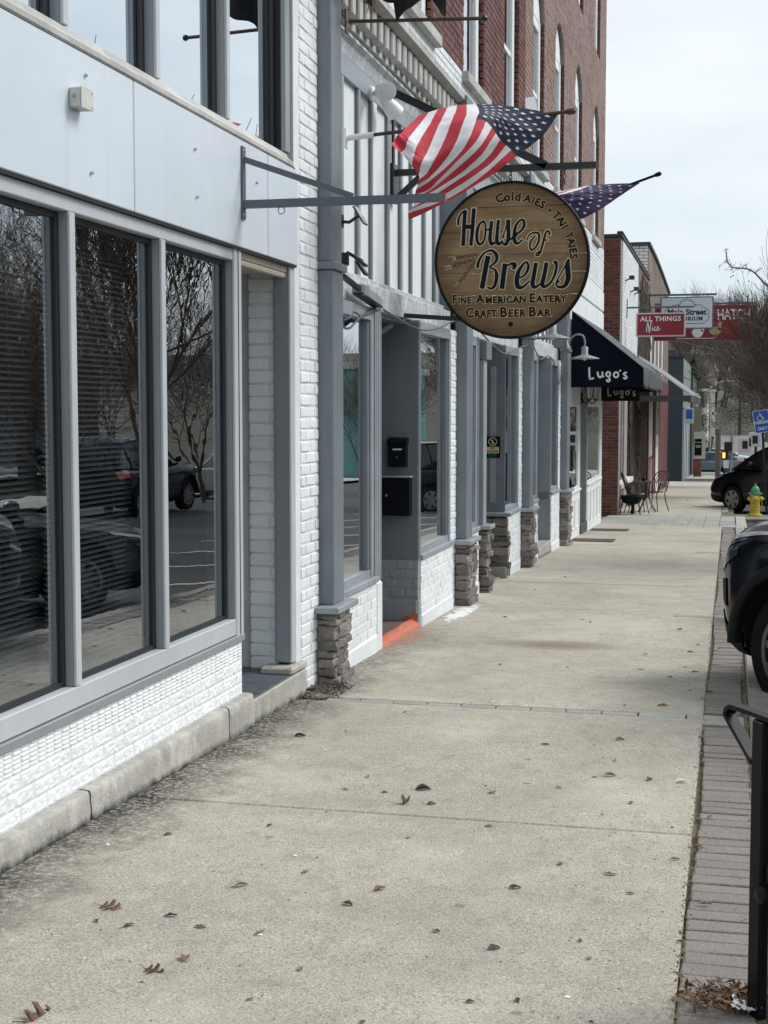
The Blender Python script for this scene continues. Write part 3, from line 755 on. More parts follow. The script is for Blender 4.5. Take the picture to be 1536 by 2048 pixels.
# white brick pilaster
pl = G().box(-2.95, -2.5055, 8.062, 8.56, -.6, 6.0).obj('pilaster', 'white_mortar', b1)
G().cbox(-2.6, -2.503, 8.062, 8.165, -.6, 6.0, .004).rough(.003, 9).obj('plaster_return', 'white_mortar', pl)
brickwork(pl, 'X', -2.500, 8.172, 8.556, -.30, 5.9, 'white_brick', L=.203, h=.0697, j=.009, c=.006, ind=170, off=.5, jit=.003)
# electrical box on the fascia
jb = thing('electrical_box', 'small beige metal electrical box screwed to the grey fascia panel', 'electrical box', (-2.476, 5.16, 2.66))
G().cbox(-2.475, -2.425, 5.085, 5.185, 2.650, 2.725, .004).obj('box_body', 'beige_box', jb)
G().cbox(-2.4245, -2.421, 5.082, 5.188, 2.647, 2.728, .002).obj('cover_plate', 'beige_box', jb)
for z in (2.66, 2.715): G().lathe([(0, .003), (.004, .002), (.005, 0)], (-2.421, 5.175, z), 8, 'X').obj('screw', 'steel', jb)
G().lathe([(0, -.001), (.010, 0)], (-2.452, 5.0845, 2.69), 12, 'Y').obj('knockout', 'aluminium_side', jb)
# empty grey sign bracket
sb = thing('sign_bracket', 'empty grey metal sign bracket projecting from the fascia panel', 'bracket', (-2.476, 7.08, 2.48))
G().cbox(-2.475, -2.465, 7.055, 7.105, 2.478, 2.852, .002).obj('wall_plate', 'bracket_grey', sb)
G().bar((-2.465, 7.08, 2.555), (-1.405, 7.08, 2.555), .036, .040).obj('arm', 'bracket_grey', sb)
G().box(-1.4048, -1.402, 7.062, 7.098, 2.535, 2.575).obj('arm_cap', 'flag_pink', sb)
G().bar((-2.465, 7.08, 2.785), (-1.885, 7.08, 2.578), .022, .030).obj('strut', 'bracket_grey', sb)
for z in (2.50, 2.83): 
    for dy in (-.012, .012): G().lathe([(0, .005), (.006, .004), (.007, 0)], (-2.465, 7.08+dy, z), 6, 'X').obj('bolt', 'steel', sb)
g = G(); g.tube([(-2.265+.018*math.cos(a), 7.08, 2.518+.018*math.sin(a)) for a in [2*math.pi*k/14 for k in range(15)]], .0025, 5, False); g.obj('ring', 'bracket_grey', sb)

# ================================================================== the tall brick building with the grey shop front
b2 = thing('brick_building', 'tall brick building with white panels, grey columns and stone piers at street level', 'building', (-2.5, 16, zg(16)))
# ---- upper wall
WC = [11.45, 14.05, 16.5, 18.85, 21.2, 23.85, 27.0]
holes = [(c-.56, c+.56, 4.66, 6.62, .48) for c in WC]+[(c-.56, c+.56, 8.07, 10.2, .48) for c in WC]
G().box(-9, -2.75, 8.6, 28.9, 4.40, 11.4).box(-9, -3.9, 8.6, 28.9, -1.5, 4.4).obj('wall', 'old_brick', b2)
wz0 = 4.405
uw = G()
# mortar sheet with holes cut: pieces between openings
def sheet(g, x, y0, y1, z0, z1): g.box(-2.76, x, y0, y1, z0, z1)
def wallsheet(y0, y1, z0, z1, hs, m, name):
    g = G(); ys_ = sorted({y0, y1}|{h[0] for h in hs}|{h[1] for h in hs})
    for a, b in zip(ys_, ys_[1:]):
        hh = sorted([h for h in hs if h[0] <= a+.001 and h[1] >= b-.001], key=lambda h: h[2]); z = z0
        for h in hh:
            if h[2] > z: sheet(g, -2.506, a, b, z, min(h[2], z1))
            z = h[3]+h[4]
        if z < z1: sheet(g, -2.506, a, b, z, z1)
    return g.obj(name, m, b2)
def arch_fill(g, h):
    """mortar spandrels above an arch"""
    a, b, c, d, rise = h; hw = (b-a)/2; Rr = (hw*hw+rise*rise)/(2*rise); n = 12
    pts = [(a+(b-a)*i/n, d+rise-Rr+math.sqrt(max(0, Rr*Rr-(hw-(b-a)*i/n)**2))) for i in range(n+1)]
    for (y0, z0), (y1, z1) in zip(pts, pts[1:]):
        g.prism([(y0, z0), (y1, z1), (y1, d+rise+.001), (y0, d+rise+.001)], -2.76, -2.506, 'X')
lo = wallsheet(8.6, 28.9, 4.405, 4.66, [], 'white_mortar', 'white_band')
up_ = wallsheet(8.6, 28.9, 4.6605, 11.4, holes, 'mortar', 'upper_wall')
for h in holes: g = G(); arch_fill(g, h); g.obj('spandrel', 'mortar', b2)
brickwork(lo, 'X', -2.500, 8.6, 28.9, 4.41, 4.655, 'white_brick', h=.0613, ind=170, foot=False)
brickwork(up_, 'X', -2.500, 8.6, 17.6, 4.665, 11.3, 'red_brick', holes=holes, ind=300, foot=False, key=lambda b: b[0]+abs(b[2]-(1.5+.285*(b[0]-.5)))*3)
brickwork(up_, 'X', -2.499, 17.6, 28.9, 4.665, 11.3, 'old_brick', holes=holes, ind=0, foot=False)
G().box(-3.2, -2.42, 8.6, 28.95, 11.4, 11.6).obj('coping', 'sill_stone', b2)
# deep brick reveals on the far side of each opening, windows and sills
for i, c in enumerate(WC):
    for zb, zt in ((4.66, 6.62), (8.07, 10.2)):
        mm = 'red_brick' if c < 18 else 'old_brick'
        rv = G().box(-2.74, -2.507, c+.56, c+.60, zb, zt+.05).obj('reveal', 'mortar', b2)
        brickwork(rv, 'Y', c+.553, -2.72, -2.502, zb, zt+.1, 'red_brick', ind=30 if (zb < 5 and c < 19) else 0, foot=False, d=.012, L=.108, off=.4)
        w = G().m(0)
        for y0, y1 in ((c-.55, c-.44), (c+.40, c+.545)): w.cbox(-2.70, -2.555, y0, y1, zb, zt+.02, .006)
        w.cbox(-2.70, -2.565, c-.45, c+.41, zb+.02, zb+.11, .006).cbox(-2.70, -2.565, c-.45, c+.41, zt-.13, zt-.0, .006).cbox(-2.69, -2.575, c-.45, c+.41, (zb+zt)/2-.03, (zb+zt)/2+.03, .004)
        # arched head board
        n = 10; hw = .54; rise = .46; Rr = (hw*hw+rise*rise)/(2*rise)
        pts = [(c-hw+2*hw*k/n, zt+rise-Rr+math.sqrt(max(0, Rr*Rr-(hw-2*hw*k/n)**2))) for k in range(n+1)]
        w.prism([(c-hw, zt), (c+hw, zt)]+pts[::-1], -2.70, -2.56, 'X')
        wo = w.obj('window', 'white_clap', b2)
        G().add([(-2.59, c-.45, zb+.1), (-2.59, c+.41, zb+.1), (-2.59, c+.41, zt-.12), (-2.59, c-.45, zt-.12)], [(0, 1, 2, 3)]).obj('pane', 'glass_far', wo)
        G().add([(-2.72, c-.55, zb), (-2.72, c+.55, zb), (-2.72, c+.55, zt+.4), (-2.72, c-.55, zt+.4)], [(0, 1, 2, 3)]).obj('dark_room', 'dark_interior', wo)
        if zb < 5: G().cbox(-2.62, -2.435, c-.66, c+.68, zb-.095, zb+.004, .008).obj('sill', 'sill_stone', b2)
        else: G().add([(-2.7, c-.56, zb+.07), (-2.5, c-.56, zb), (-2.5, c+.56, zb), (-2.7, c+.56, zb+.07)], [(0, 1, 2, 3)]).obj('sill', 'old_brick', b2)
# window fan bracket
G().bar((-2.55, 17.6, 5.2), (-2.40, 17.75, 5.25), .05, .16).obj('wall_lamp', 'white_enamel', b2)
# ---- cornice with dentils, white panels below
G().prism([(-2.9, 4.405), (-2.498, 4.405), (-2.44, 4.395), (-2.44, 4.355), (-2.50, 4.33), (-2.60, 4.335), (-2.9, 4.335)], 8.56, 22.7, 'Y').rough(.003, 6).obj('cornice', 'sill_stone', b2)
G().cbox(-2.9, -2.575, 8.95, 22.7, 4.10, 4.334, .004).obj('frieze', 'sill_stone', b2)
dm = G().cbox(-.075, .0, -.05, .05, -.10, .085, .012).rough(.004, 20).mesh('dentil', 'sill_stone')
y = 9.05
while y < 22.6:
    put('dentil', dm, b2, (-2.500, y, 4.235)); y += .195
G().prism([(-2.9, 4.10), (-2.60, 4.10), (-2.585, 4.06), (-2.62, 4.03), (-2.64, 3.95), (-2.9, 3.95)], 8.95, 22.7, 'Y').obj('architrave', 'grey_peeling', b2)
pw = G().box(-2.95, -2.672, 8.9, 22.7, 2.36, 3.96).obj('panel_backing', 'panel_white', b2)
# panel rails and battens
G().cbox(-2.68, -2.640, 8.95, 22.7, 3.80, 3.952, .004).obj('top_rail', 'grey_paint_light', b2)
G().cbox(-2.70, -2.618, 8.95, 22.7, 2.405, 2.46, .006).obj('bottom_rail', 'grey_peeling', b2)
y = 9.20; k = 0
while y < 22.5:
    wd_ = .055 if k % 3 else .12
    G().m(0).cbox(-2.655, -2.640, y-wd_/2, y+wd_/2, 2.46, 3.80, .003).m(1).box(-2.68, -2.6555, y-wd_/2+.002, y+wd_/2-.002, 2.46, 3.80).obj('batten', ['grey_paint_light' if k % 3 else 'panel_white', 'grey_paint'], b2)
    if k % 3 == 0:
        for s in (-1, 1): G().box(-2.678, -2.650, y+s*.075-.01, y+s*.075+.01, 2.46, 3.80).obj('bead', 'grey_paint', b2)
    y += .46; k += 1
# ---- header beam (peeling paint)
for a, b in ((8.95, 13.15), (13.6, 17.55), (17.9, 21.75)):
    G().cbox(-2.9, -2.555, a, b, 2.225, 2.404, .006).rough(.002, 12).obj('header_beam', 'grey_peeling', b2)
    G().box(-3.6, -2.60, a, b, 2.19, 2.2245).obj('soffit', 'grey_paint', b2)
# ---- columns, piers
def stone_pier(y0, y1, x1, ztop, name='stone_pier', x0=-2.5, cap=(.05, .04)):
    ym = (y0+y1)/2; zb = zg(y0)-.02
    pr = G().box(x0, x1-.045, y0+.04, y1-.03, zb-.2, ztop-.05).obj(name, 'dark_mortar', b2)
    r2 = random.Random(int(y0*100)); z = zb
    def stone(xa, xb, ya, yb, za, zb_, bulge, face):
        g = G(); sd = r2.random()*50; n1 = 7; n2 = 4
        c = Vector(((xa+xb)/2, (ya+yb)/2, (za+zb_)/2))
        g.cbox(xa, xb, ya, yb, za, zb_, .006)
        bm = bmesh.new(); me = g.mesh('stone', 'ledge_stone'); bm.from_mesh(me); bmesh.ops.subdivide_edges(bm, edges=[e for e in bm.edges if e.calc_length() > .03], cuts=2, use_grid_fill=True)
        for v in bm.verts:
            nn = mnoise.noise_vector(Vector(v.co)*16+Vector((sd, 0, 0)))*.015+mnoise.noise_vector(Vector(v.co)*45+Vector((sd, 0, 0)))*.005
            v.co += nn
        off = wl(pr)
        for v in bm.verts: v.co -= off
        bm.to_mesh(me); bm.free()
        o = bpy.data.objects.new('stone', me); COL.objects.link(o); o.parent = pr
    while z < ztop-.06:
        h = min(r2.choice((.035, .045, .055, .065, .08, .10)), ztop-.045-z)
        if h < .02: break
        px_ = r2.uniform(-.018, .026)
        # camera-side face
        if x1-x0 > .2: cut = sorted([x0+(x1-x0)*r2.uniform(.3, .7)])
        else: cut = []
        xs_ = [x0]+cut+[x1+px_]
        for a, b in zip(xs_, xs_[1:]): stone(a+.002, b-.002, y0-r2.uniform(0, .014), y0+.07, z+.002, z+h-.003, 1, 'Y')
        # street-side face
        cut = [y0+.07+(y1-y0-.07)*r2.uniform(.35, .65)] if (y1-y0) > .3 and r2.random() < .7 else []
        ys_ = [y0+.072]+cut+[y1]
        for a, b in zip(ys_, ys_[1:]): stone(x1-.07, x1+px_+r2.uniform(-.008, .012), a+.002, b-.002, z+.002, z+h-.003, 1, 'X')
        z += h
    G().cbox(x0, x1+cap[0]*.7, y0-cap[0]*1.1, y1+cap[0], ztop-.042, ztop, .006).rough(.002, 10).obj('pier_cap', 'grey_paint_light', pr)
    return pr
CY = [(8.56, 8.80), (13.2, 13.52), (17.58, 17.92), (21.7, 22.1)]
for i, (a, b) in enumerate(CY):
    stone_pier(a-.06, b+.08, -2.375, .262, x0=-2.5)
    G().cbox(-2.52, -2.405, a, b, .262, 2.36, .006).m(0).obj('column', 'grey_paint', b2)
    G().cbox(-2.50, -2.462, b+.001, b+.085, .27, 2.36, .004).obj('column_trim', 'grey_paint_light', b2)
    G().cbox(-2.53, -2.385, a-.02, b+.03, 2.361, 2.41, .006).obj('column_capital', 'grey_paint', b2)
    G().cbox(-2.68, -2.415, a+.005, b, 2.411, 4.40, .006).obj('upper_column', 'grey_paint', b2)
    G().cbox(-2.68, -2.448, b+.002, b+.11, 2.411, 4.33, .004).obj('upper_trim', 'panel_white', b2)
    if i: 
        ws = G().box(-2.75, -2.508, a-.30, a-.004, zg(a)-.2, 2.22).obj('brick_strip', 'white_mortar', b2)
        brickwork(ws, 'X', -2.503, a-.29, a-.008, zg(a)-.05, 2.21, 'white_brick', ind=90 if i == 1 else 50, off=.5, c=.006, jit=.003)
# ---- shop windows over low painted brick walls
def shop_window(y0, y1, zs, zt=2.19, X=-2.548, ind=60, foot=None, thick=.24, post_far=True):
    lw = G().box(-2.72, -2.4855, y0, y1, zg(y1)-.15, zs-.045).obj('low_wall', 'white_mortar', b2)
    brickwork(lw, 'X', -2.480, y0+.002, y1-.002, zg(y1)+.13, zs-.05, 'white_brick', ind=ind, j=.006, c=.0035, jit=.003)
    G().cbox(-2.60, -2.470, y0+.004, y1-.002, zg(y1)-.15, zg((y0+y1)/2)+.12, .014).rough(.004, 8).obj('footing', 'white_brick', lw)
    G().cbox(-2.70, -2.462, y0-.004, y1+.004, zs-.046, zs, .006).obj('window_sill', 'grey_paint_light', lw)
    w = G().m(0).cbox(X-.05, -2.50, y0+.001, y0+.055, zs, zt, .005).cbox(X-.05, -2.50, y1-.075, y1-.001, zs, zt, .005).m(1).box(X-.05, X+.03, y0+.055, y0+.09, zs, zt).box(X-.05, X+.03, y1-.12, y1-.076, zs, zt).m(0).box(X-.05, X+.04, y0+.056, y1-.076, zs+.001, zs+.05).box(X-.05, X+.05, y0+.056, y1-.076, zt-.06, zt+.03)
    wo = w.obj('window', ['grey_paint_light', 'grey_paint'], b2)
    G().add([(X, y0+.09, zs+.05), (X, y1-.12, zs+.05), (X, y1-.12, zt-.06), (X, y0+.09, zt-.06)], [(0, 1, 2, 3)]).obj('pane', 'glass_shop', wo)
    return wo
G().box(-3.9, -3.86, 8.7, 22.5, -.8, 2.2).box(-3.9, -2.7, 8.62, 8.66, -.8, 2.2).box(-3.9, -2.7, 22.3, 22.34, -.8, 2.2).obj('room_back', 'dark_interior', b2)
G().box(-3.9, -2.75, 8.7, 22.4, -.9, -.75).obj('room_floor', 'entry_floor', b2)
shop_window(8.90, 9.98, .285, ind=50)
shop_window(11.52, 12.90, .285, ind=70)
shop_window(13.62, 14.32, .30, ind=30)
shop_window(16.14, 17.27, .30, ind=40)
shop_window(18.02, 18.95, .30, ind=20)
shop_window(20.42, 21.40, .30, ind=30)
# fluted posts beside the first door
def post(y0, y1, zb, zt=2.225, m0='grey_paint_light', m1='grey_paint', x1=-2.49):
    g = G().m(0).cbox(-2.66, x1, y0, y1, zb, zt, .004); n = 3
    g.m(1)
    for k in range(n): yy = y0+(y1-y0)*(k+.8)/(n+.6); g.box(x1-.002, x1+.0015, yy-.006, yy+.006, zb+.02, zt-.02)
    g.obj('door_post', [m0, m1], b2)
post(9.985, 10.17, .24); post(11.465, 11.518, .24, x1=-2.485); post(14.325, 14.40, .27); post(16.112, 16.138, .30); post(18.955, 19.02, .27); post(20.36, 20.418, .30)
G().cbox(-2.68, -2.478, 9.985, 10.17, zg(10)-.2, .24, .02).rough(.006, 8).obj('post_footing', 'white_brick', b2)
# ---- first recess: grey return wall with boxes, brick foot, orange step
G().box(-3.6, -2.50, 11.462, 11.50, .245, 2.2).obj('return_panel', 'grey_paint', b2)
fw = G().box(-3.6, -2.492, 11.452, 11.51, zg(11.4)-.2, .244).obj('return_foot', 'grey_paint_light', b2)
def ft_(P0, u0, u1, z0, z1, par): brickwork(par, 'Y', P0, u0, u1, z0, z1, 'grey_paint_light', L=.13, h=.078, j=.007, c=.012, d=.02, ind=60, foot=False, jit=.004)
ft_(11.448, -3.0, -2.488, -.07, .235, fw)
G().cbox(-3.2, -2.485, 11.44, 11.52, zg(11.4)-.2, -.075, .02).rough(.006, 9).obj('return_plinth', 'grey_paint_light', b2)
G().box(-3.6, -3.56, 10.1, 11.5, -.3, 2.2).obj('door', 'grey_paint', b2)
G().box(-3.6, -2.56, 10.171, 11.46, zg(11)-.2, -.262).obj('entry_floor', 'entry_floor', b2)
def fst(u, v):
    y = 10.175+1.28*v; a = math.pi*.5*u; zt_ = -.235-.012*v; x = -2.56+.085*math.sin(a*1.0); z = zt_-.075*(1-math.cos(a))
    w = mnoise.noise(Vector((y*9, u*3, 3)))*.012
    return (x+w*.6, y, z+w)
G().grid(fst, 8, 26).obj('painted_step', 'orange_paint', b2, smooth=True)
G().box(-2.57, -2.478, 10.175, 11.455, -.6, zg(11.4)-.005).obj('step_riser', 'orange_paint', b2)
G().prism([(-2.70, -.262), (-2.49, -.262), (-2.49, -.205), (-2.52, -.19), (-2.55, -.215), (-2.60, -.222), (-2.64, -.245)], 11.4375, 11.4392, 'Y').obj('overspray', 'orange_paint', b2)
# arched bracket in the shaded doorway
g = G(); g.tube([(-2.95, 11.3, 2.19-.35), (-2.90, 11.3, 2.19-.2), (-2.80, 11.3, 2.19-.08), (-2.68, 11.3, 2.19)], .03, 8); g.obj('door_bracket', 'grey_paint_light', b2)
# ---- second recess: far side clad in stone
G().box(-3.6, -2.495, 16.102, 16.138, .30, 2.2).obj('return_panel', 'grey_paint', b2)
G().cbox(-2.665, -2.595, 16.090, 16.1015, .42, 1.98, .003).obj('inset_panel', 'grey_paint_light', b2)
stone_pier(16.06, 16.14, -2.44, .312, x0=-2.95)
G().prism([(-2.95, zg(16)-.3), (-2.44, zg(16)-.3), (-2.46, -.31), (-2.95, -.31)], 16.0, 16.16, 'Y').obj('pier_base', 'kerb', b2)
stone_pier(14.40, 14.62, -2.40, .30, x0=-2.6)
G().cbox(-2.6, -2.45, 14.42, 14.6, .30, 2.0, .005).obj('side_post', 'grey_paint_light', b2)
G().cbox(-2.75, -2.42, 14.40, 14.72, 2.0, 2.19, .006).obj('post_head', 'grey_paint', b2)
G().box(-3.6, -2.52, 14.6, 16.06, zg(16)-.2, zg(16)+.02).obj('entry_floor', 'kerb', b2)
# ---- third recess
G().box(-3.6, -2.505, 20.37, 20.415, .20, 2.2).obj('return_panel', 'grey_paint', b2)
G().box(-3.2, -2.488, 20.36, 20.42, zg(20.4)-.2, .20).rough(.004, 9).obj('return_foot', 'grey_paint_light', b2)
G().cbox(-3.4, -2.47, 19.02, 20.36, zg(19)-.3, zg(20.36)+.17, .012).obj('door_step', 'plinth', b2)
G().box(-3.5, -3.46, 14.6, 20.4, -.7, 2.2).obj('door', 'grey_paint', b2)
# things fixed to it -------------------------------------------------
mb = thing('mail_box', 'black wall mailbox with a white name strip beside the shaded doorway', 'mailbox', (-2.655, 11.40, 1.02))
G().cbox(-2.735, -2.580, 11.39, 11.461, 1.020, 1.225, .004).obj('box_body', 'black_satin', mb)
G().prism([(11.384, 1.215), (11.384, 1.228), (11.40, 1.252), (11.461, 1.262), (11.461, 1.215)], -2.742, -2.573, 'X').obj('lid', 'black_satin', mb)
G().box(-2.695, -2.618, 11.3885, 11.3898, 1.158, 1.17).obj('name_strip', 'sign_white', mb)
G().lathe([(0, -.003), (.006, -.002), (.007, 0)], (-2.662, 11.39, 1.10), 8, 'Y').obj('lock', 'steel', mb)
db = thing('drop_box', 'large black steel drop box with round lock under the mailbox', 'drop box', (-2.655, 11.40, .62))
G().cbox(-2.775, -2.545, 11.36, 11.461, .618, .932, .004).obj('box_body', 'black_satin', db)
G().cbox(-2.785, -2.536, 11.352, 11.461, .933, .945, .002).obj('top_ledge', 'grey_paint_light', db)
G().lathe([(0, -.008), (.010, -.006), (.012, 0)], (-2.742, 11.36, .785), 12, 'Y').obj('lock', 'steel', db)
na = thing('notice_sign', 'small black no alcohol notice on the grey door panel', 'sign', (-2.625, 16.08, .94))
g = G().cbox(-2.715, -2.540, 16.072, 16.088, .938, 1.182, .012); g.obj('plate', 'sign_black', na)
G().box(-2.700, -2.555, 16.0695, 16.0715, .99, 1.062).obj('pale_band', 'sign_cream', na)
g = G(); fn = lambda u, v: (u, 16.0685, v)
ring = [(-2.6275+.046*math.cos(a), 1.122+.046*math.sin(a)) for a in [2*math.pi*k/24 for k in range(25)]]
stroke_g(g, ring, .008, fn, n=1); stroke_g(g, [(-2.660, 1.153), (-2.595, 1.091)], .008, fn)
stroke_g(g, [(-2.628, 1.145), (-2.628, 1.128)], .012, fn); stroke_g(g, [(-2.628, 1.128), (-2.628, 1.096)], .024, fn); g.obj('symbol', 'sign_cream', na)
g = G(); f2 = lambda u, v: (-2.6275+u, 16.0675, v)
text_g(g, 'NO', .030, lambda u, v: f2(u, 1.036+v), bold=.0012); text_g(g, 'ALCOHOL', .028, lambda u, v: f2(u, 1.003+v), bold=.0012); g.obj('dark_letters', 'ink', na)
g = G(); text_g(g, 'BEYOND', .024, lambda u, v: f2(u, .968+v)); text_g(g, 'THIS POINT', .018, lambda u, v: f2(u, .950+v)); g.obj('pale_letters', 'hyd_green', na)
# goods behind the glass
n1 = thing('neon_sign', 'green lettered sign standing inside the second shop window', 'sign', (-2.72, 12.3, .36))
G().cbox(-2.76, -2.74, 11.95, 12.5, .33, .68, .004).obj('board', 'ink', n1)
g = G()
for r_ in range(7): g.box(-2.739, -2.736, 12.0, 12.0+.2+.25*random.random(), .37+r_*.042, .37+r_*.042+.014)
g.obj('green_lines', 'neon_green', n1)
w1 = thing('menu_sheet', 'white paper menu taped inside the second shop window', 'menu', (-2.62, 11.68, .8))
G().cbox(-2.625, -2.623, 11.62, 11.74, .72, .98, .0005).obj('sheet', 'paper', w1)
c1 = thing('hanging_banner', 'orange and white cloth hanging inside the third shop window', 'cloth', (-2.66, 13.98, .6))
def fcl(u, v): y = 13.82+.32*v; return (-2.655+.02*math.sin(v*14), y, .62+1.2*u)
g = G(); g.m(0).grid(lambda u, v: fcl(u*.62, v), 6, 10); g.m(1).grid(lambda u, v: fcl(.62+u*.38, v), 6, 10); g.obj('cloth', ['orange_cloth', 'paper'], c1)
c2 = thing('hanging_banner', 'lime green cloth hanging at the top of the third shop window', 'cloth', (-2.66, 13.98, 1.9))
G().grid(lambda u, v: (-2.645+.02*math.sin(v*12), 13.8+.35*v, 1.86+.3*u), 6, 10).obj('cloth', 'lime', c2)
bx = thing('white_crate', 'white box standing inside the first shop window', 'box', (-2.72, 9.5, .33))
G().cbox(-2.86, -2.66, 9.36, 9.62, .325, .62, .006).obj('box_body', 'paper', bx)

# ================================================================== white restaurant front under the black awning (ground floor of the tall building)
lg = thing('restaurant_front', 'white panelled restaurant front under the black awning', 'shop front', (-2.48, 25.6, zg(25.6)))
G().box(-3.9, -2.56, 22.35, 28.9, 2.5, 4.404).obj('upper_wall', 'white_clap', lg)
ub = G().box(-2.70, -2.508, 22.72, 28.9, 2.9, 4.404).obj('sign_wall', 'white_mortar', lg)
brickwork(ub, 'X', -2.501, 22.72, 28.9, 3.85, 4.40, 'white_brick', ind=60, foot=False)
for y0, y1 in ((22.8, 25.2), (25.25, 27.4), (27.45, 28.85)):
    G().cbox(-2.52, -2.485, y0, y1, 2.92, 3.38, .006).obj('board_panel', 'white_clap', ub); G().cbox(-2.52, -2.485, y0, y1, 3.43, 3.80, .006).obj('board_panel', 'white_clap', ub)
G().box(-3.9, -2.5, 28.62, 28.9, -1.2, 2.9).obj('corner_wall', 'white_clap', lg)
def lug_bay(y0, y1):
    zb = zg(y1)-.1
    G().cbox(-2.62, -2.492, y0, y1, zb, .10, .004).obj('stall_riser', 'white_clap', lg)
    n = max(1, int((y1-y0)/.6))
    for k in range(n):
        a = y0+.12+(y1-y0-.2)*k/n; b = a+(y1-y0-.2)/n-.1
        for s in (a, b): G().cbox(-2.493, -2.480, s-.02, s+.02, zb+.25, .0, .003).obj('moulding', 'white_clap', lg)
        for z in (zb+.27, -.02): G().cbox(-2.493, -2.481, a+.021, b-.021, z-.02, z+.02, .003).obj('moulding', 'white_clap', lg)
    G().cbox(-2.60, -2.462, y0, y1, .101, .14, .005).obj('window_sill', 'white_clap', lg)
    w = G().cbox(-2.60, -2.495, y0, y0+.10, .14, 2.5, .004).cbox(-2.60, -2.495, y1-.32, y1, .14, 2.5, .004).cbox(-2.60, -2.497, y0+.1, y1-.32, 1.53, 2.5, .004).cbox(-2.60, -2.50, y0+.1, y1-.32, .14, .19, .004).obj('window', 'white_clap', lg)
    G().add([(-2.512, y0+.1, .19), (-2.512, y1-.32, .19), (-2.512, y1-.32, 1.53), (-2.512, y0+.1, 1.53)], [(0, 1, 2, 3)]).obj('pane', 'glass_shop', w)
lug_bay(22.20, 24.55); lug_bay(25.75, 28.62)
G().cbox(-2.62, -2.50, 24.56, 24.72, zg(25)-.1, 2.5, .004).obj('door_post', 'grey_paint_light', lg); G().cbox(-2.62, -2.485, 25.60, 25.74, zg(25)-.1, 2.5, .004).obj('door_post', 'grey_paint_light', lg)
G().box(-3.9, -3.0, 24.5, 25.8, -1, 2.5).obj('door', 'white_clap', lg)
G().cbox(-3.1, -2.47, 24.6, 25.7, zg(25)-.3, zg(25)+.17, .01).obj('door_step', 'slate_siding', lg)
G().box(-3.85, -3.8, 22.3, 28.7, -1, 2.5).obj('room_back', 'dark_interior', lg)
for i, (x, y, w_) in enumerate(((-2.12, 23.1, .62), (-2.10, 26.1, .62))):
    d = thing('door_mat', ('brown rubber doormat lying nearest the white restaurant front', 'brown rubber doormat lying past the restaurant door step')[i], 'doormat', (x, y, zg(y)))
    G().cbox(x-.34, x+.34, y-.32, y+.32, 0, .014, .004).slope().obj('mat', 'mat_rubber', d)
# black awning
aw = thing('awning', 'black canvas awning lettered Lugo\'s over the restaurant front', 'awning', (-2.48, 26.2, 1.83))
A0, A1 = 23.0, 29.4
def ap(t, y, lift=0.): return (-2.49+1.13*t, y, 3.06-.91*t+lift)
G().add([(-2.49, A0, 3.06), (-1.36, A0, 2.15), (-1.36, A0, 1.84), (-2.49, A0, 1.84), (-2.49, A0+.02, 3.06), (-1.36, A0+.02, 2.15), (-1.36, A0+.02, 1.84), (-2.49, A0+.02, 1.84)],
        [(0, 1, 2, 3), (4, 7, 6, 5), (0, 4, 5, 1), (1, 5, 6, 2), (2, 6, 7, 3), (3, 7, 4, 0)]).obj('side_panel', 'awning_black', aw)
G().add([(-2.49, A1, 3.06), (-1.36, A1, 2.15), (-1.36, A1, 1.84), (-2.49, A1, 1.84)], [(0, 1, 2, 3)]).obj('side_panel', 'awning_black', aw)
def ftop(u, v):
    y = A0-.03+(A1-A0+.05)*v; x, _, z = ap(u*1.02-.005, y); return (x, y, z+.012-.02*math.sin(v*math.pi*6)**2*math.sin(u*math.pi))
g = G().grid(ftop, 10, 40); o = g.obj('canopy', 'awning_grey', aw, smooth=True); md = o.modifiers.new('s', 'SOLIDIFY'); md.thickness = .012
def fval(u, v): y = A0+.02+(A1-A0-.02)*v; return (-1.345+.02*math.sin(v*90)*u+.012*math.sin(v*37), y, 2.15-.30*u-.03*abs(math.sin(v*30))*u)
o = G().grid(fval, 6, 120).obj('valance', 'awning_grey', aw, smooth=True); o.modifiers.new('s', 'SOLIDIFY').thickness = .006
def lugos(g, cx, cz, k, y, w=.028):
    fn = lambda u, v: (cx+u*k, y, cz+v*k)
    S = lambda *p, f=1.: stroke_g(g, [(a, b) for a, b in p], w/k*f, fn)
    S((0, 0), (.05, -.95)); S((-.06, 0), (.1, .02), f=.6); S((.0, -.96), (.42, -.88))
    S((.72, -.33), (.76, -.62), (.88, -.80), (1.02, -.78), (1.12, -.6)); S((1.12, -.33), (1.14, -.6), (1.22, -.8))
    S(*[(1.62+.17*math.cos(a), -.55+.19*math.sin(a)) for a in [2*math.pi*q/12 for q in range(13)]])
    S((1.72, -.72), (1.70, -.92), (1.76, -1.05), (1.66, -1.17), (1.52, -1.10), (1.50, -.98))
    S(*[(2.28+.19*math.cos(a), -.6+.22*math.sin(a)) for a in [2*math.pi*q/12 for q in range(13)]])
    S((2.58, -.22), (2.66, -.30), f=1.2)
    S((3.18, -.45), (3.02, -.42), (2.92, -.55), (3.06, -.68), (3.18, -.80), (3.06, -.93), (2.88, -.85))
g = G(); lugos(g, -2.205, 2.150, .188, A0-.004); g.obj('lettering', 'letter_white', aw)
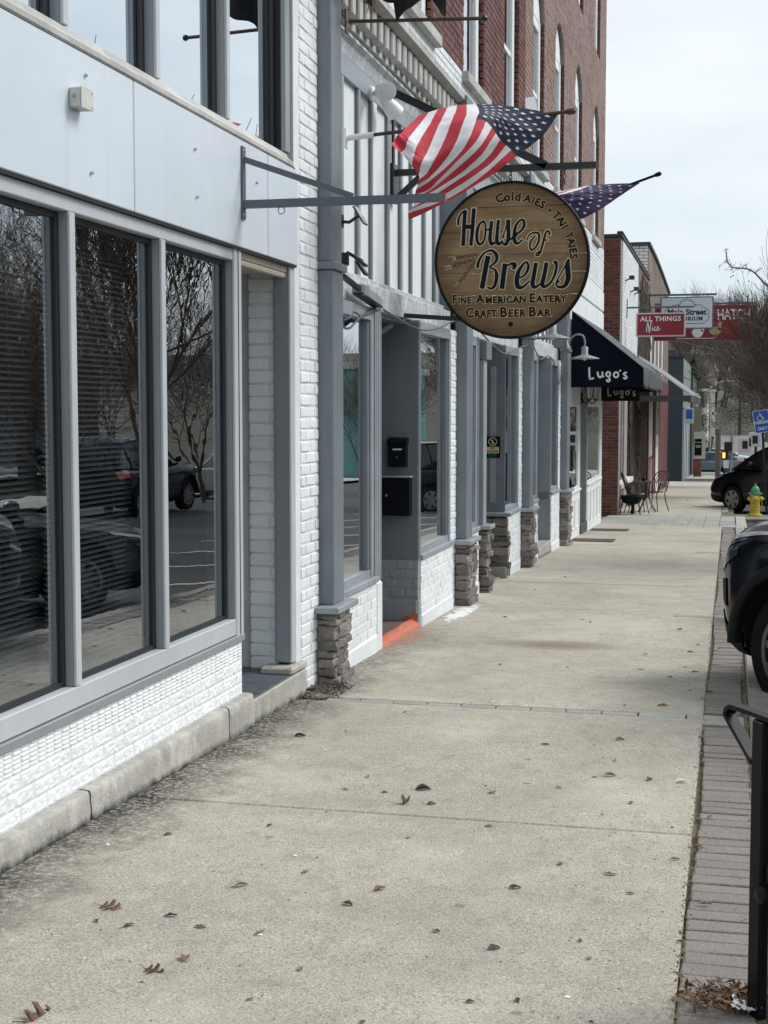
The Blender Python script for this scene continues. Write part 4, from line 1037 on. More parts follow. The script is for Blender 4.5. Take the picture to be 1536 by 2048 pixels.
# hanging sign under it
hs = thing('hanging_sign', 'black hanging board with faded Lugo\'s lettering below the awning', 'sign', (-1.78, 24.0, 1.62))
G().cbox(-2.095, -1.462, 23.98, 24.02, 1.625, 1.865, .004).obj('board', 'sign_black', hs)
for x in (-2.0, -1.56): G().tube([(x, 24, 1.865), (x, 24, 2.4)], .004, 5).obj('chain', 'black_metal', hs)
g = G(); lugos(g, -1.985, 1.845, .142, 23.976, .022); g.obj('lettering', 'letter_faded', hs)
# lanterns
def lantern(x, y, z, label):
    t = thing('wall_lantern', label, 'lantern', (x, y, z), 'coach lanterns at the restaurant door')
    G().lathe([(.03, -.16), (.045, -.15), (.05, -.13)], (x, y, z), 6).obj('base', 'black_metal', t)
    G().lathe([(.045, -.13), (.075, .09)], (x, y, z), 6).obj('glass', 'lens_white', t)
    c = G()
    for k in range(6):
        a = 2*math.pi*k/6; c.tube([(x+.046*math.cos(a), y+.046*math.sin(a), z-.13), (x+.078*math.cos(a), y+.078*math.sin(a), z+.09)], .006, 4)
    c.obj('cage', 'black_metal', t)
    G().lathe([(.11, .09), (.10, .10), (.055, .165), (.02, .19), (.012, .215), (.016, .23), (.004, .26), (0, .27)], (x, y, z), 6).obj('cap', 'black_metal', t)
    G().tube([(x, y, z-.15), (x-.02, y, z-.20), (x-.08, y, z-.21), (-2.485, y, z-.12)], .012, 6).tube([(-2.487, y, z-.22), (-2.487, y, z-.03)], .02, 6).obj('arm', 'black_metal', t)
lantern(-2.36, 24.66, 1.80, 'nearer black coach lantern on the white restaurant front')
lantern(-2.34, 25.70, 1.80, 'farther black coach lantern on the white restaurant front')

# ================================================================== low brick building beyond
b3 = thing('painted_brick_building', 'low building with red brick pier and white painted side under vines', 'building', (-2.4, 37, zg(37)))
G().box(-9, -2.86, 32.03, 43.0, -1.6, 5.2).obj('wall', 'old_brick', b3)
pb = G().box(-2.86, -2.40, 32.01, 32.5, -1.3, 5.26).obj('brick_pier', 'mortar', b3)
brickwork(pb, 'Y', 32.0, -2.86, -2.40, -.95, 5.25, 'pier_brick', L=.215, h=.0735, j=.014, ind=200, foot=False)
G().cbox(-2.95, -2.36, 31.95, 43.1, 5.262, 5.34, .01).obj('coping', 'cap_tile', b3)
ct = G().cbox(-.09, .05, -.11, .11, 0, .07, .02).mesh('coping_tile', 'cap_tile')
for k in range(46): put('coping_tile', ct, b3, (-2.40, 32.1+k*.235, 5.335))
ww = G().box(-2.75, -2.392, 32.5, 38.0, 2.45, 5.26).obj('white_wall', 'white_mortar', b3)
brickwork(ww, 'X', -2.384, 32.5, 38.0, 2.47, 5.25, 'white_brick', ind=160, foot=False, h=.075, j=.012)
vw = G().box(-2.75, -2.392, 38.0, 43.0, 2.2, 5.26).obj('vine_wall', 'weathered_brick', b3)
r2 = random.Random(11); g = G()
for k in range(90):
    y = r2.uniform(37.8, 43.0); z = r2.uniform(1.2, 2.8); pts = []; zt = z+r2.uniform(1.2, 3.2)
    while z < min(zt, 5.2): pts.append((-2.37+r2.uniform(0, .05), y, z)); y += r2.gauss(0, .05); z += .16
    if len(pts) > 2: g.tube(pts, [.028*(1-.6*i/len(pts)) for i in range(len(pts))], 4)
g.obj('vine', 'vine', b3, smooth=True)
# its shop fronts
G().cbox(-2.72, -2.55, 32.5, 36.9, -1.3, 2.45, .004).obj('front_wall', 'mauve_paint', b3)
for y in (32.9, 33.7, 34.5, 35.3): G().cbox(-2.55, -2.51, y, y+.12, -.9, 2.3, .004).obj('pilaster', 'mauve_paint', b3)
G().cbox(-2.60, -2.36, 32.6, 36.6, -.33, -.22, .008).obj('window_ledge', 'house_white', b3)
for y in (33.1, 34.6): 
    w = G().cbox(-2.55, -2.53, y+.1, y+.5, 1.0, 1.9, .003).obj('window', 'mauve_paint', b3); G().box(-2.5295, -2.5285, y+.15, y+.45, 1.1, 1.8).obj('pane', 'glass_far', w)
G().box(-2.75, -2.60, 36.9, 41.5, -1.5, 2.4).obj('doorway', 'vine', b3)
G().box(-2.60, -2.57, 38.4, 40.4, -1.2, 1.9).obj('door', 'dark_interior', b3)
g = G()
for k in range(40):
    y = r2.choice((37.6, 41.0))+r2.gauss(0, .3); z = -1.2; pts = []
    while z < 2.2: pts.append((-2.52+r2.uniform(-.02, .05), y, z)); y += r2.gauss(0, .05); z += .2
    g.tube(pts, .02, 4)
g.obj('vine', 'vine', b3, smooth=True)
# small lamps and cable on the white wall
for i, (y, z) in enumerate(((33.3, 4.42), (35.0, 4.30), (36.4, 4.35))):
    t = thing('floodlight', ('dark floodlight highest on the white side wall', 'dark floodlight in the middle of the white side wall', 'dark floodlight nearest the vines on the white side wall')[i], 'lamp', (-2.38, y, z))
    G().tube([(-2.39, y, z), (-2.28, y, z+.06)], .015, 6).obj('arm', 'black_metal', t); G().cbox(-2.30, -2.18, y-.08, y+.08, z+.03, z+.12, .01).obj('head', 'black_metal', t)
# tall weathered building
b4 = thing('weathered_brick_building', 'tall weathered brick building with flaking whitewashed side wall', 'building', (-2.5, 52, zg(52)))
G().box(-9, -3.0, 43.05, 57.5, -1.8, 6.2).obj('wall', 'weathered_brick', b4)
sw = G().box(-3.0, -2.42, 43.03, 43.3, 3.5, 6.3).obj('side_wall', 'weathered_brick', b4)
brickwork(sw, 'Y', 43.02, -3.6, -2.42, 4.6, 6.28, 'white_brick', L=.26, h=.095, j=.016, ind=120, foot=False)
fwl = G(); Y_ = [43.3+i*1.2 for i in range(13)]
for a, b in zip(Y_, Y_[1:]):
    za = 6.3-.0*(a-43)-.06*max(0, a-47)**1.2*.3; zb = 6.3-.06*max(0, b-47)**1.2*.3
    fwl.prism([(a, -1.9), (b, -1.9), (b, zb), (a, za)], -3.0, -2.42, 'X')
fwl.obj('front_wall', 'weathered_brick', b4)
g = G()
for a, b in zip(Y_, Y_[1:]):
    za = 6.3-.06*max(0, a-47)**1.2*.3; zb = 6.3-.06*max(0, b-47)**1.2*.3
    g.prism([(a, za), (b, zb), (b, zb+.1), (a, za+.1)], -3.05, -2.36, 'X')
g.box(-3.6, -2.36, 42.95, 43.3, 6.3, 6.4); g.obj('coping', 'cap_tile', b4)
for y in (44.6, 47.0, 49.4, 52.0): G().cbox(-2.43, -2.40, y, y+.5, 2.6, 4.4, .01).obj('pilaster', 'white_mortar', b4)
G().box(-2.43, -2.40, 43.4, 47.6, -1.9, -.1).obj('stall_riser', 'pink_plaster', b4)
G().cbox(-2.43, -2.395, 43.6, 46.2, .0, 2.3, .01).obj('shop_panel', 'house_white', b4)
for y in (43.4, 46.6, 47.6, 50.2): G().cbox(-2.43, -2.375, y, y+.4, -1.9, 2.5, .01).obj('shop_post', 'maroon', b4)
G().cbox(-2.43, -2.39, 48.1, 50.1, -1.7, 2.3, .01).obj('door', 'house_white', b4)
G().box(-2.39, -2.385, 48.4, 49.8, .2, 2.0).obj('door_pane', 'glass_far', b4)
G().cbox(-2.43, -2.38, 50.7, 57.3, -1.9, 2.5, .01).obj('shop_wall', 'maroon', b4)
# tin shed awning
ta = thing('tin_awning', 'lean-to awning with white ribbed tin roof and dark front beam', 'awning', (-2.4, 44, 1.7))
def ftin(u, v):
    y = 37.9+13*v; x = -2.40+1.40*u; z = 2.88-1.02*u; return (x, y, z+.022*abs(math.sin(v*math.pi*26)))
o = G().grid(ftin, 1, 208).obj('roof_sheet', 'tin_roof', ta, smooth=True); o.modifiers.new('s', 'SOLIDIFY').thickness = .02
for k in range(27): y = 37.9+k*.5; G().bar((-2.40, y, 2.90), (-1.0, y, 1.88), .05, .04).obj('rib', 'sign_white', ta)
G().cbox(-2.40, -1.02, 37.95, 38.05, 1.68, 1.84, .004).obj('side_beam', 'beam_dark', ta)
G().cbox(-1.08, -1.0, 38.051, 51.0, 1.66, 1.84, .004).obj('front_beam', 'beam_dark', ta)
# charcoal building with stepped parapet
b5 = thing('charcoal_building', 'dark charcoal clad building with stepped parapet past the tin awning', 'building', (-2.6, 80, zg(80)))
g = G().prism([(-9, -2.6), (-2.27, -2.6), (-2.27, 4.02), (-2.60, 4.02), (-2.60, 4.40), (-9, 4.40)], 72, 72.3, 'Y'); g.obj('end_wall', 'slate_siding', b5)
G().box(-9, -2.28, 72.31, 86, -2.6, 4.0).obj('wall', 'green_siding', b5)
for k in range(9): x = -2.36-k*.17; G().box(x-.012, x+.012, 71.965, 71.999, -2.3, 3.95).obj('batten', 'slate_siding', b5)
G().box(-3.0, -2.2, 71.9, 72.35, 4.021, 4.1).obj('coping', 'cap_tile', b5)
for y in (73.5, 76., 79.): G().cbox(-2.28, -2.22, y, y+.7, -2.2, 1.6, .01).obj('pilaster', 'blue_white', b5)
G().box(-9, -2.2, 88, 98, -3, 3.4).obj('rear_wing', 'slate_siding', b5)
t = thing('blade_sign', 'small pale blue blade sign under the tin awning end', 'sign', (-1.85, 72.0, .8))
G().cbox(-2.15, -1.70, 70.98, 71.02, .76, 1.52, .01).obj('board', 'blue_white', t); G().box(-2.08, -1.78, 70.97, 70.979, 1.0, 1.45).obj('picture', 'sign_blue', t); G().bar((-2.28, 71, 1.5), (-1.7, 71, 1.5), .03, .03).obj('arm', 'black_metal', t)
# tan building with black lettered sign cabinet
b6 = thing('tan_building', 'tan clad building with sign cabinet beyond the charcoal building', 'building', (-2.0, 92, zg(92)))
G().box(-9, -2.2, 98.2, 104, -3.2, 2.6).obj('wall', 'taupe', b6)
G().box(-2.2, -1.62, 86.0, 86.2, -.6, 1.6).obj('upper_panel', 'taupe', b6)
G().box(-2.0, -1.35, 84.0, 84.3, -1.4, .15).obj('cabinet', 'cream_box', b6)
G().box(-1.95, -1.55, 83.97, 83.999, -1.2, -.25).obj('black_board', 'sign_black', b6)
g = G(); text_g(g, 'the shops', .12, lambda u, v: (-1.75+u, 83.96, -.48+v)); g.box(-1.9, -1.6, 83.955, 83.96, -.66, -.63).box(-1.88, -1.62, 83.955, 83.96, -.74, -.71); g.obj('lettering', 'letter_white', b6)
G().box(-2.0, -1.55, 84.05, 84.35, -2.5, -1.4).obj('brick_foot', 'pier_brick', b6)
# house with two-storey porch
hp = thing('porch_house', 'white house with two storey columned porch at the end of the street', 'house', (-3, 132, zg(132)))
G().box(-14, -2.0, 131.5, 142, -2, 3.2).obj('wall', 'house_white', hp)
G().prism([(-14.6, 3.2), (-.9, 3.2), (-4.5, 5.6), (-11, 5.6)], 129.5, 143, 'Y').obj('roof', 'roof_shingle', hp)
for z in (-1.0, 1.15): G().box(-6, -1.2, 129.6, 131.5, z-.18, z).obj('porch_floor', 'house_white', hp)
G().box(-6, -1.2, 129.4, 131.6, 3.0, 3.25).obj('porch_beam', 'house_white', hp)
for x in (-1.45, -3.6, -5.8): G().cbox(x-.13, x+.13, 129.6, 129.86, -1.2, 3.0, .02).obj('column', 'house_white', hp)
for z in (-1.0, 1.15):
    G().box(-6, -1.3, 129.68, 129.74, z+.78, z+.86).obj('rail', 'house_white', hp)
    for k in range(22): x = -5.9+k*.215; G().box(x, x+.05, 129.69, 129.73, z, z+.78).obj('baluster', 'house_white', hp)
for z in (-.4, 1.6):
    for x in (-2.7, -4.6): G().box(x-.4, x+.4, 131.45, 131.499, z, z+1.25).obj('window', 'glass_far', hp)
# buildings across the street (they show in the glass)
tq = thing('turquoise_building', 'small turquoise building across the street, seen reflected in glass', 'building', (16.5, 80, zg(80)))
G().box(14, 19, 74, 90, zg(90)-.5, 3.6).obj('wall', 'turquoise', tq); G().box(13.8, 19.2, 73.8, 90.2, 3.6, 4.0).obj('cornice', 'house_white', tq)
for k in range(4): 
    w = G().box(13.95, 13.999, 75+k*3.6, 77+k*3.6, -1.4, 1.6).obj('window', 'house_white', tq); G().box(13.93, 13.949, 75.2+k*3.6, 76.8+k*3.6, -1.2, 1.4).obj('pane', 'glass_far', w)
tb = thing('tan_shop', 'long tan shop across the street, seen reflected in glass', 'building', (22, 30, zg(30)))
G().box(21, 32, 12, 56, -2.5, 3.2).obj('wall', 'tan_wall', tb); G().box(20.8, 32, 11.8, 56.2, 3.2, 3.6).obj('cornice', 'sill_stone', tb)
for k in range(8): G().box(20.95, 20.999, 14+k*5.2, 17.4+k*5.2, -1.2, 1.4).obj('window', 'glass_far', tb)

# ================================================================== the round wooden sign and its bracket
CX, CYs, CZ, RS = -1.69, 11.2, 2.662, .608
br = thing('hanging_bracket', 'black iron bracket carrying the round wooden sign', 'bracket', (-2.64, 11.2, 3.2))
G().cbox(-2.655, -2.635, 11.17, 11.23, 3.16, 4.06, .003).obj('wall_bar', 'black_metal', br)
G().cbox(-2.66, -2.62, 11.10, 11.30, 3.14, 3.44, .004).obj('wall_plate', 'black_metal', br)
G().bar((-2.62, 11.2, 3.375), (-1.03, 11.2, 3.375), .045, .05).obj('arm', 'black_metal', br)
G().bar((-2.63, 11.2, 4.00), (-1.42, 11.2, 3.385), .045, .06).obj('stay', 'black_metal', br)
G().bar((-2.62, 11.2, 3.17), (-2.40, 11.2, 3.36), .04, .045).obj('brace', 'black_metal', br)
for z in (3.19, 3.40): G().lathe([(0, .012), (.012, .01), (.014, 0)], (-2.62, 11.15, z), 8, 'X').obj('bolt', 'steel', br)
for x in (-1.70, -1.28):
    for k in range(3):
        zt = 3.35-k*.03 if x < -1.5 else 3.35-k*.042
        g = G(); g.tube([(x+.010*math.cos(a)*(1 if k % 2 else .35), 11.2+.010*math.cos(a)*(.35 if k % 2 else 1), zt-.012+.02*math.sin(a)) for a in [2*math.pi*q/10 for q in range(11)]], .0035, 5, False); g.obj('chain_link', 'black_metal', br)
G().bar((-2.56, 11.2, 2.245), (-2.10, 11.2, 2.21), .03, .035).cbox(-2.575, -2.555, 11.15, 11.25, 2.20, 2.29, .003).obj('stay_rod', 'black_metal', br)
sg = thing('round_sign', 'round plank sign lettered House of Brews hanging over the sidewalk', 'sign', (CX, CYs, CZ-RS))
bd = [-1.0, -.727, -.442, -.156, .073, .371, .683, 1.0]          # plank edges, bottom to top
for a, b in zip(bd, bd[1:]):
    a_, b_ = a+.004, b-.004; pts = []
    n = 18
    for k in range(n+1):
        v = a_+(b_-a_)*k/n; pts.append((math.sqrt(max(0, 1-v*v))*.985, v))
    poly = pts+[(-x, v) for x, v in pts[::-1]]
    G().prism([(CX+x*RS, CZ+v*RS) for x, v in poly], CYs-.018, CYs+.018, 'Y').obj('plank', 'sign_wood', sg)
g = G(); prof = [(.978, -.026), (1.0, -.028), (1.012, -.02), (1.012, .02), (1.0, .028), (.978, .026), (.978, -.026)]
n = 72
for i in range(n):
    for k in range(len(prof)-1):
        q = []
        for aa, pp in ((i, k), (i+1, k), (i+1, k+1), (i, k+1)):
            t = 2*math.pi*aa/n; r_, y_ = prof[pp]; q.append((CX+r_*RS*math.cos(t), CYs+y_, CZ+r_*RS*math.sin(t)))
        g.add(q, [(0, 1, 2, 3)])
g.obj('rim', 'black_satin', sg)
def S1(x, y): return ((900+x/7.314-1022)/152*RS, -(400+y/7.314-520.5)/157.5*RS)
def S2(x, y): return ((940+x/7.314-1022)/152*RS, -(485+y/7.314-520.5)/157.5*RS)
def S4(x, y): return ((870+x/10.243-1022)/152*RS, -(480+y/10.243-520.5)/157.5*RS)
def front(d): return lambda u, v: (CX+u, CYs-.0185-d, CZ+v)
W = .0300
big = [(S1, [(222, 128, 1), (212, 250, 1), (203, 400, 1), (193, 655, 1)]), (S1, [(238, 132, .55), (185, 150, .5), (138, 215, .55), (118, 290, .65), (124, 345, .55)]),
       (S1, [(350, 103, 1.05), (338, 250, 1), (325, 450, .95), (305, 655, .9)]), (S1, [(225, 372, 1.15), (330, 372, 1.15)]),
       (S1, [(487, 295, .5), (430, 340, .6), (398, 440, .8), (395, 560, .8), (425, 632, .7), (480, 610, .6), (513, 520, .5), (520, 400, .5), (508, 320, .5), (487, 295, .5)]),
       (S1, [(515, 437, .4), (580, 415, .45)]), (S1, [(608, 298, .9), (592, 450, .9), (584, 570, .95), (610, 638, .8), (668, 610, .5)]),
       (S1, [(706, 283, .85), (692, 450, .85), (684, 590, .95), (712, 642, .75), (768, 600, .45)]),
       (S1, [(846, 283, 1.1), (850, 400, 1), (852, 540, 1), (822, 645, .8), (775, 630, .5), (758, 585, .4)]), (S1, [(832, 335, .35), (800, 450, .3), (772, 530, .4)]),
       (S1, [(757, 540, .7), (785, 530, .7)]), (S1, [(865, 585, .5), (920, 550, .5)]),
       (S1, [(948, 520, .5), (1035, 452, .6), (1078, 375, .8), (1066, 302, .65), (1020, 300, .5), (962, 370, .7), (938, 480, .85), (936, 580, .95), (970, 638, .75), (1020, 620, .5), (1052, 583, .5)]),
       (S2, [(270, 190, 1.35), (235, 350, 1.3), (178, 672, 1.3)]),
       (S2, [(120, 365, .8), (120, 300, .75), (170, 190, .6), (250, 122, .5), (330, 115, .7), (392, 190, .95), (375, 280, .7), (290, 355, .35), (370, 400, .6), (392, 500, 1.0), (365, 628, .85), (310, 672, .65), (255, 648, .4)]),
       (S2, [(515, 308, 1.3), (492, 480, 1.25), (470, 682, 1.3)]), (S2, [(545, 345, .4), (600, 312, .6), (655, 328, 1.1), (632, 398, .7)]),
       (S2, [(735, 525, .4), (810, 470, .6), (850, 370, .75), (830, 298, .55), (780, 320, .6), (710, 430, 1.0), (684, 560, 1.25), (705, 655, 1.2), (780, 655, .7), (872, 568, .4)]),
       (S2, [(960, 308, 1.05), (932, 480, 1.05), (912, 620, 1.15), (945, 668, .8), (1022, 618, .4)]),
       (S2, [(1112, 308, 1.1), (1082, 480, 1.05), (1052, 620, 1.15), (1092, 660, .8), (1180, 590, .6), (1240, 450, .7), (1255, 330, .65), (1236, 292, .45), (1215, 322, .6)]),
       (S2, [(1432, 262, .4), (1410, 330, 1.2), (1416, 450, 1.35), (1418, 560, 1.3), (1370, 655, 1.0), (1285, 672, .6), (1250, 622, .5), (1290, 575, .9)]), (S2, [(1395, 335, .4), (1330, 450, .35), (1255, 585, .35)])]
small = [(S1, [(1120, 600, .35), (1150, 522, .4), (1220, 486, .5), (1282, 502, .6), (1292, 590, .6), (1252, 690, .5), (1192, 742, .5), (1162, 690, .5), (1180, 605, .5), (1240, 530, .4)]),
         (S1, [(1440, 530, .55), (1436, 478, .5), (1400, 475, .5), (1375, 540, .6), (1340, 680, .6), (1305, 798, .5), (1265, 826, .4), (1250, 800, .35), (1290, 765, .35)]), (S1, [(1355, 602, .4), (1415, 600, .4)])]
def draw(lst, d, grow):
    g = G()
    for i, (fn, pts) in enumerate(lst): stroke_g(g, [(*fn(p[0], p[1]), p[2]) for p in pts], W, front(d+i*.00006), grow)
    return g
draw(big+small, .0010, .0078).obj('letter_outline', 'sign_cream', sg)
draw(big, .0034, 0).obj('letters', 'sign_navy', sg)
draw(small, .0034, 0).obj('letters', 'sign_brown', sg)
go, gi = G(), G()
def arcword(chars, angs, rad=.497, size=.098):
    for ch, a in zip(chars, angs):
        t = R(a); c, s = math.cos(t), math.sin(t)
        def fn(u, v, d): v -= .035; return (CX+rad*s+u*c+v*s, CYs-.0185-d, CZ+rad*c-u*s+v*c)
        text_g(go, ch, size, lambda u, v: fn(u, v, .0012), bold=.0065); text_g(gi, ch, size, lambda u, v: fn(u, v, .0036), bold=.0035)
arcword('Cold', (-10.8, -4, 1.0, 6.0), size=.092); arcword('AlES', (15, 20.6, 24.8, 30), size=.082); arcword('-', (38.6,)); arcword('TAll', (46.5, 52.6, 56.8, 59.8), size=.082); arcword('TAlES', (68.5, 74.4, 78.8, 82.8, 88), size=.08)
def word(s, x0, x1, yb, hi, lo):
    """small capitals between two chart columns"""
    vs1, f1 = text_mesh(s[0], hi, bold=0, align='LEFT'); vs2, f2 = text_mesh(s[1:], lo, bold=0, align='LEFT', spacing=1.14)
    for g, bo, d in ((go, .0075, .0012), (gi, .0035, .0036)):
        a, fa = text_mesh(s[0], hi, bold=bo, align='LEFT'); b, fb = text_mesh(s[1:], lo, bold=bo, align='LEFT', spacing=1.14)
        wa = max(v[0] for v in vs1)+.012; tot = wa+max(v[0] for v in vs2); k = ((x1-x0)/152*RS)/tot
        fn = lambda u, v: (CX+(x0-1022)/152*RS+u*k, CYs-.0185-d, CZ-(yb-520.5)/157.5*RS+v)
        g.add([fn(v[0], v[1]) for v in a], fa); g.add([fn(v[0]+wa, v[1]) for v in b], fb)
for s, x0, x1, yb in (('FINE', 905, 942, 606), ('AMERICAN', 953, 1051, 606), ('EATERY', 1058, 1131, 606), ('CRAFT', 932, 994, 634.5), ('BEER', 1000, 1051, 634.5), ('BAR', 1057, 1100, 634.5)): word(s, x0, x1, yb, .096 if yb < 620 else .105, .070 if yb < 620 else .078)
go.obj('letter_outline', 'sign_cream', sg); gi.obj('letters', 'sign_brown', sg)
# wheat ears
gd, gl = G(), G(); r2 = random.Random(4)
for (x0, y0), (x1, y1) in (((860, 280), (430, 345)), ((800, 385), (345, 515)), ((810, 440), (510, 845))):
    dx, dy = x1-x0, y1-y0; l = math.hypot(dx, dy); tx, ty = dx/l, dy/l; nx, ny = -ty, tx
    n_ = 10
    for k in range(n_):
        t = k/n_; bx_, by_ = x0+dx*t, y0+dy*t
        for s in (-1, 1):
            a = (bx_, by_); b = (bx_+tx*38+nx*s*34, by_+ty*38+ny*s*34); m_ = ((a[0]+b[0])/2+nx*s*7, (a[1]+b[1])/2+ny*s*7)
            stroke_g(gd, [(*S4(*a), .5), (*S4(*m_), 1), (*S4(*b), .3)], .0062, front(.002), n=3)
            if k % 2 == 0: stroke_g(gl, [S4(*b), S4(b[0]+tx*20+nx*s*4, b[1]+ty*20+ny*s*4)], .0035, front(.0015))
    for k in range(6):
        o_ = r2.uniform(-70, 70); st_ = r2.uniform(40, 180)
        stroke_g(gl, [S4(x1+nx*o_*.4, y1+ny*o_*.4), S4(x1+tx*st_+nx*o_, y1+ty*st_+ny*o_)], .0028, front(.0015))
gl.obj('wheat_awns', 'sign_cream', sg); gd.obj('wheat_ears', 'sign_brown', sg)
G().lathe([(0, -.0215), (.016, -.021), (.02, -.0186)], (CX, CYs, CZ-.50), 10, 'Y').obj('knot', 'sign_brown', sg)

# ================================================================== flags
def bez(ctrl):
    nu, nv = len(ctrl), len(ctrl[0])
    def f(u, v):
        def cr(pts, t):
            n = len(pts)-1; x = min(max(t*n, 0), n-1e-6); i = int(x); w = x-i
            p = [Vector(pts[max(0, i-1)]), Vector(pts[i]), Vector(pts[i+1]), Vector(pts[min(n, i+2)])]
            if i == 0: p[0] = p[1]*2-p[2]
            if i == n-1: p[3] = p[2]*2-p[1]
            return .5*((2*p[1])+(-p[0]+p[2])*w+(2*p[0]-5*p[1]+4*p[2]-p[3])*w*w+(-p[0]+3*p[1]-3*p[2]+p[3])*w**3)
        return cr([cr(row, v) for row in ctrl], u)
    return f
def flag(name, label, ctrl, mats, pole_a, pole_b, canton_v=.4, ripple=.03, star=.6, mount=True, polem='pole_brown'):
    t = thing(name, label, 'flag', pole_a)
    f0 = bez(ctrl)
    def f(u, v):
        p = f0(u, v); p.y += ripple*math.sin(u*13+v*9)*v+ripple*.5*math.sin(u*23-v*17)*v+.012*mnoise.noise(Vector((u*9, v*11, 1)))+.006*mnoise.noise(Vector((u*26, v*30, 4))); p.z += .006*math.sin(u*31+v*11)*v; return p
    g = G(); K = 4; nu, nv = 13*K, 72
    vs = [f(i/nu, j/nv) for i in range(nu+1) for j in range(nv+1)]
    fs = []; mi = []
    for i in range(nu):
        for j in range(nv):
            fs.append((i*(nv+1)+j, (i+1)*(nv+1)+j, (i+1)*(nv+1)+j+1, i*(nv+1)+j+1)); s = i//K
            mi.append(2 if (s < 7 and (j+.5)/nv < canton_v) else s % 2)
    g.add(vs, fs); g.mi = mi
    o = g.obj('cloth', mats, t, smooth=True)
    # stars, printed on both sides
    gs = G(); e = 1e-3
    rows = 9
    for r_ in range(rows):
        cnt = 6 if r_ % 2 == 0 else 5
        for c in range(cnt):
            uu = (7/13)*(r_+1)/(rows+1); vv = canton_v*((c*2+1 if cnt == 6 else c*2+2))/12
            for side in (-1, 1):
                pts = []
                for k in range(10):
                    a = math.pi/2+k*math.pi/5; rad = (.028 if k % 2 == 0 else .0115)*star
                    pts.append((uu+rad*math.sin(a)*.95, vv+rad*math.cos(a)*.55))
                q = []
                for (a, b) in [(uu, vv)]+pts:
                    p = f(a, b); du = f(a+e, b)-p; dv = f(a, b+e)-p; n = du.cross(dv); n.normalize(); q.append(p+n*side*.0035)
                gs.add(q, [(0, 1+k, 1+(k+1) % 10) for k in range(10)])
    gs.obj('stars', mats[1], t)
    a, b = Vector(pole_a), Vector(pole_b)
    G().tube([a, b], .012, 8).obj('pole', polem, t)
    d = (b-a).normalized(); G().tube([b-d*.01, b+d*.015, b+d*.05, b+d*.06], [.012, .02, .02, .006], 8).obj('finial', polem, t)
    G().tube([a-d*.02, a+d*.16], .019, 8).cbox(a.x-.03, a.x-.018, a.y-.03, a.y+.03, a.z-.07, a.z+.06, .003).obj('socket', 'white_enamel', t)
    return t
F1 = [[(-1.087, 9.1, 3.343), (-1.165, 9.05, 3.22), (-1.302, 9.0, 3.099), (-1.474, 8.95, 2.962), (-1.735, 8.9, 2.809), (-1.998, 8.85, 2.696)],
      [(-1.325, 9.1, 3.401), (-1.348, 9.0, 3.29), (-1.418, 8.95, 3.207), (-1.539, 8.9, 3.043), (-1.774, 8.85, 2.865), (-1.955, 8.8, 2.765)],
      [(-1.575, 9.1, 3.435), (-1.53, 8.95, 3.366), (-1.519, 8.85, 3.299), (-1.582, 8.75, 3.117), (-1.807, 8.75, 2.913), (-1.928, 8.75, 2.841)],
      [(-1.776, 9.1, 3.43), (-1.759, 8.9, 3.336), (-1.77, 8.75, 3.231), (-1.818, 8.65, 3.064), (-1.85, 8.65, 2.975), (-1.881, 8.65, 2.924)],
      [(-1.979, 9.1, 3.386), (-1.975, 8.9, 3.306), (-1.974, 8.7, 3.228), (-1.989, 8.6, 3.174), (-2.009, 8.55, 3.142), (-2.025, 8.5, 3.106)]]
flag('stars_and_stripes_flag', 'bright stars and stripes flag blowing out above the round sign', F1, ['flag_red', 'flag_white', 'flag_navy'], (-2.43, 9.06, 3.255), (-1.03, 9.1, 3.36), canton_v=.43, star=.92)
F2 = [[(-.835, 13.35, 3.557), (-1.011, 13.3, 3.438), (-1.227, 13.2, 3.283), (-1.499, 13.2, 3.169), (-1.821, 13.2, 3.074)],
      [(-1.13, 13.35, 3.558), (-1.274, 13.2, 3.465), (-1.445, 13.1, 3.389), (-1.694, 13.1, 3.285), (-1.993, 13.1, 3.181)],
      [(-1.381, 13.35, 3.54), (-1.536, 13.1, 3.459), (-1.705, 13.0, 3.406), (-1.887, 13.0, 3.345), (-2.07, 13.0, 3.261)],
      [(-1.612, 13.35, 3.485), (-1.81, 13.1, 3.424), (-1.979, 13.0, 3.393), (-2.163, 13.0, 3.354), (-2.301, 13.0, 3.291)]]
flag('stars_and_stripes_flag', 'faded purple stars and stripes flag half hidden behind the round sign', F2, ['flag_pink', 'flag_white', 'flag_purple'], (-2.39, 13.36, 3.06), (-.70, 13.35, 3.62), canton_v=.74, ripple=.02, star=.95, polem='black_satin')
# rod and black banner over the first column
rd = thing('banner_rod', 'thin dark rod with ball end standing out from the first grey column', 'rod', (-2.44, 9.03, 3.98))
G().tube([(-2.43, 9.03, 3.985), (-1.575, 9.16, 3.985)], .012, 8).obj('rod', 'pole_brown', rd); G().lathe([(0, -.022), (.016, -.015), (.022, 0), (.016, .015), (0, .022)], (-1.565, 9.16, 3.985), 12).obj('ball', 'black_metal', rd); G().cbox(-2.449, -2.438, 9.0, 9.06, 3.91, 4.06, .003).obj('plate', 'pole_brown', rd)
bb = thing('black_banner', 'black cloth banner hanging at the top edge above the rod', 'banner', (-2.3, 8.9, 4.0))
def fbn(u, v):
    x = -2.40+.62*v; zl = 4.02+.05*math.sin(v*9+1)-.03*math.sin(v*21)+(.12 if .30 < v < .44 else 0); z = 5.1-(5.1-zl)*u
    y = 9.0-.75*u*max(0, .45-v)*1.4+.07*math.sin(v*16)*u; return (x, y, z)
o = G().grid(fbn, 24, 60).obj('cloth', 'banner_black', bb, smooth=True); o.modifiers.new('s', 'SOLIDIFY').thickness = .006
G().tube([(-2.44, 9.0, 5.1), (-1.72, 9.0, 5.1)], .014, 8).obj('rod', 'black_metal', bb)
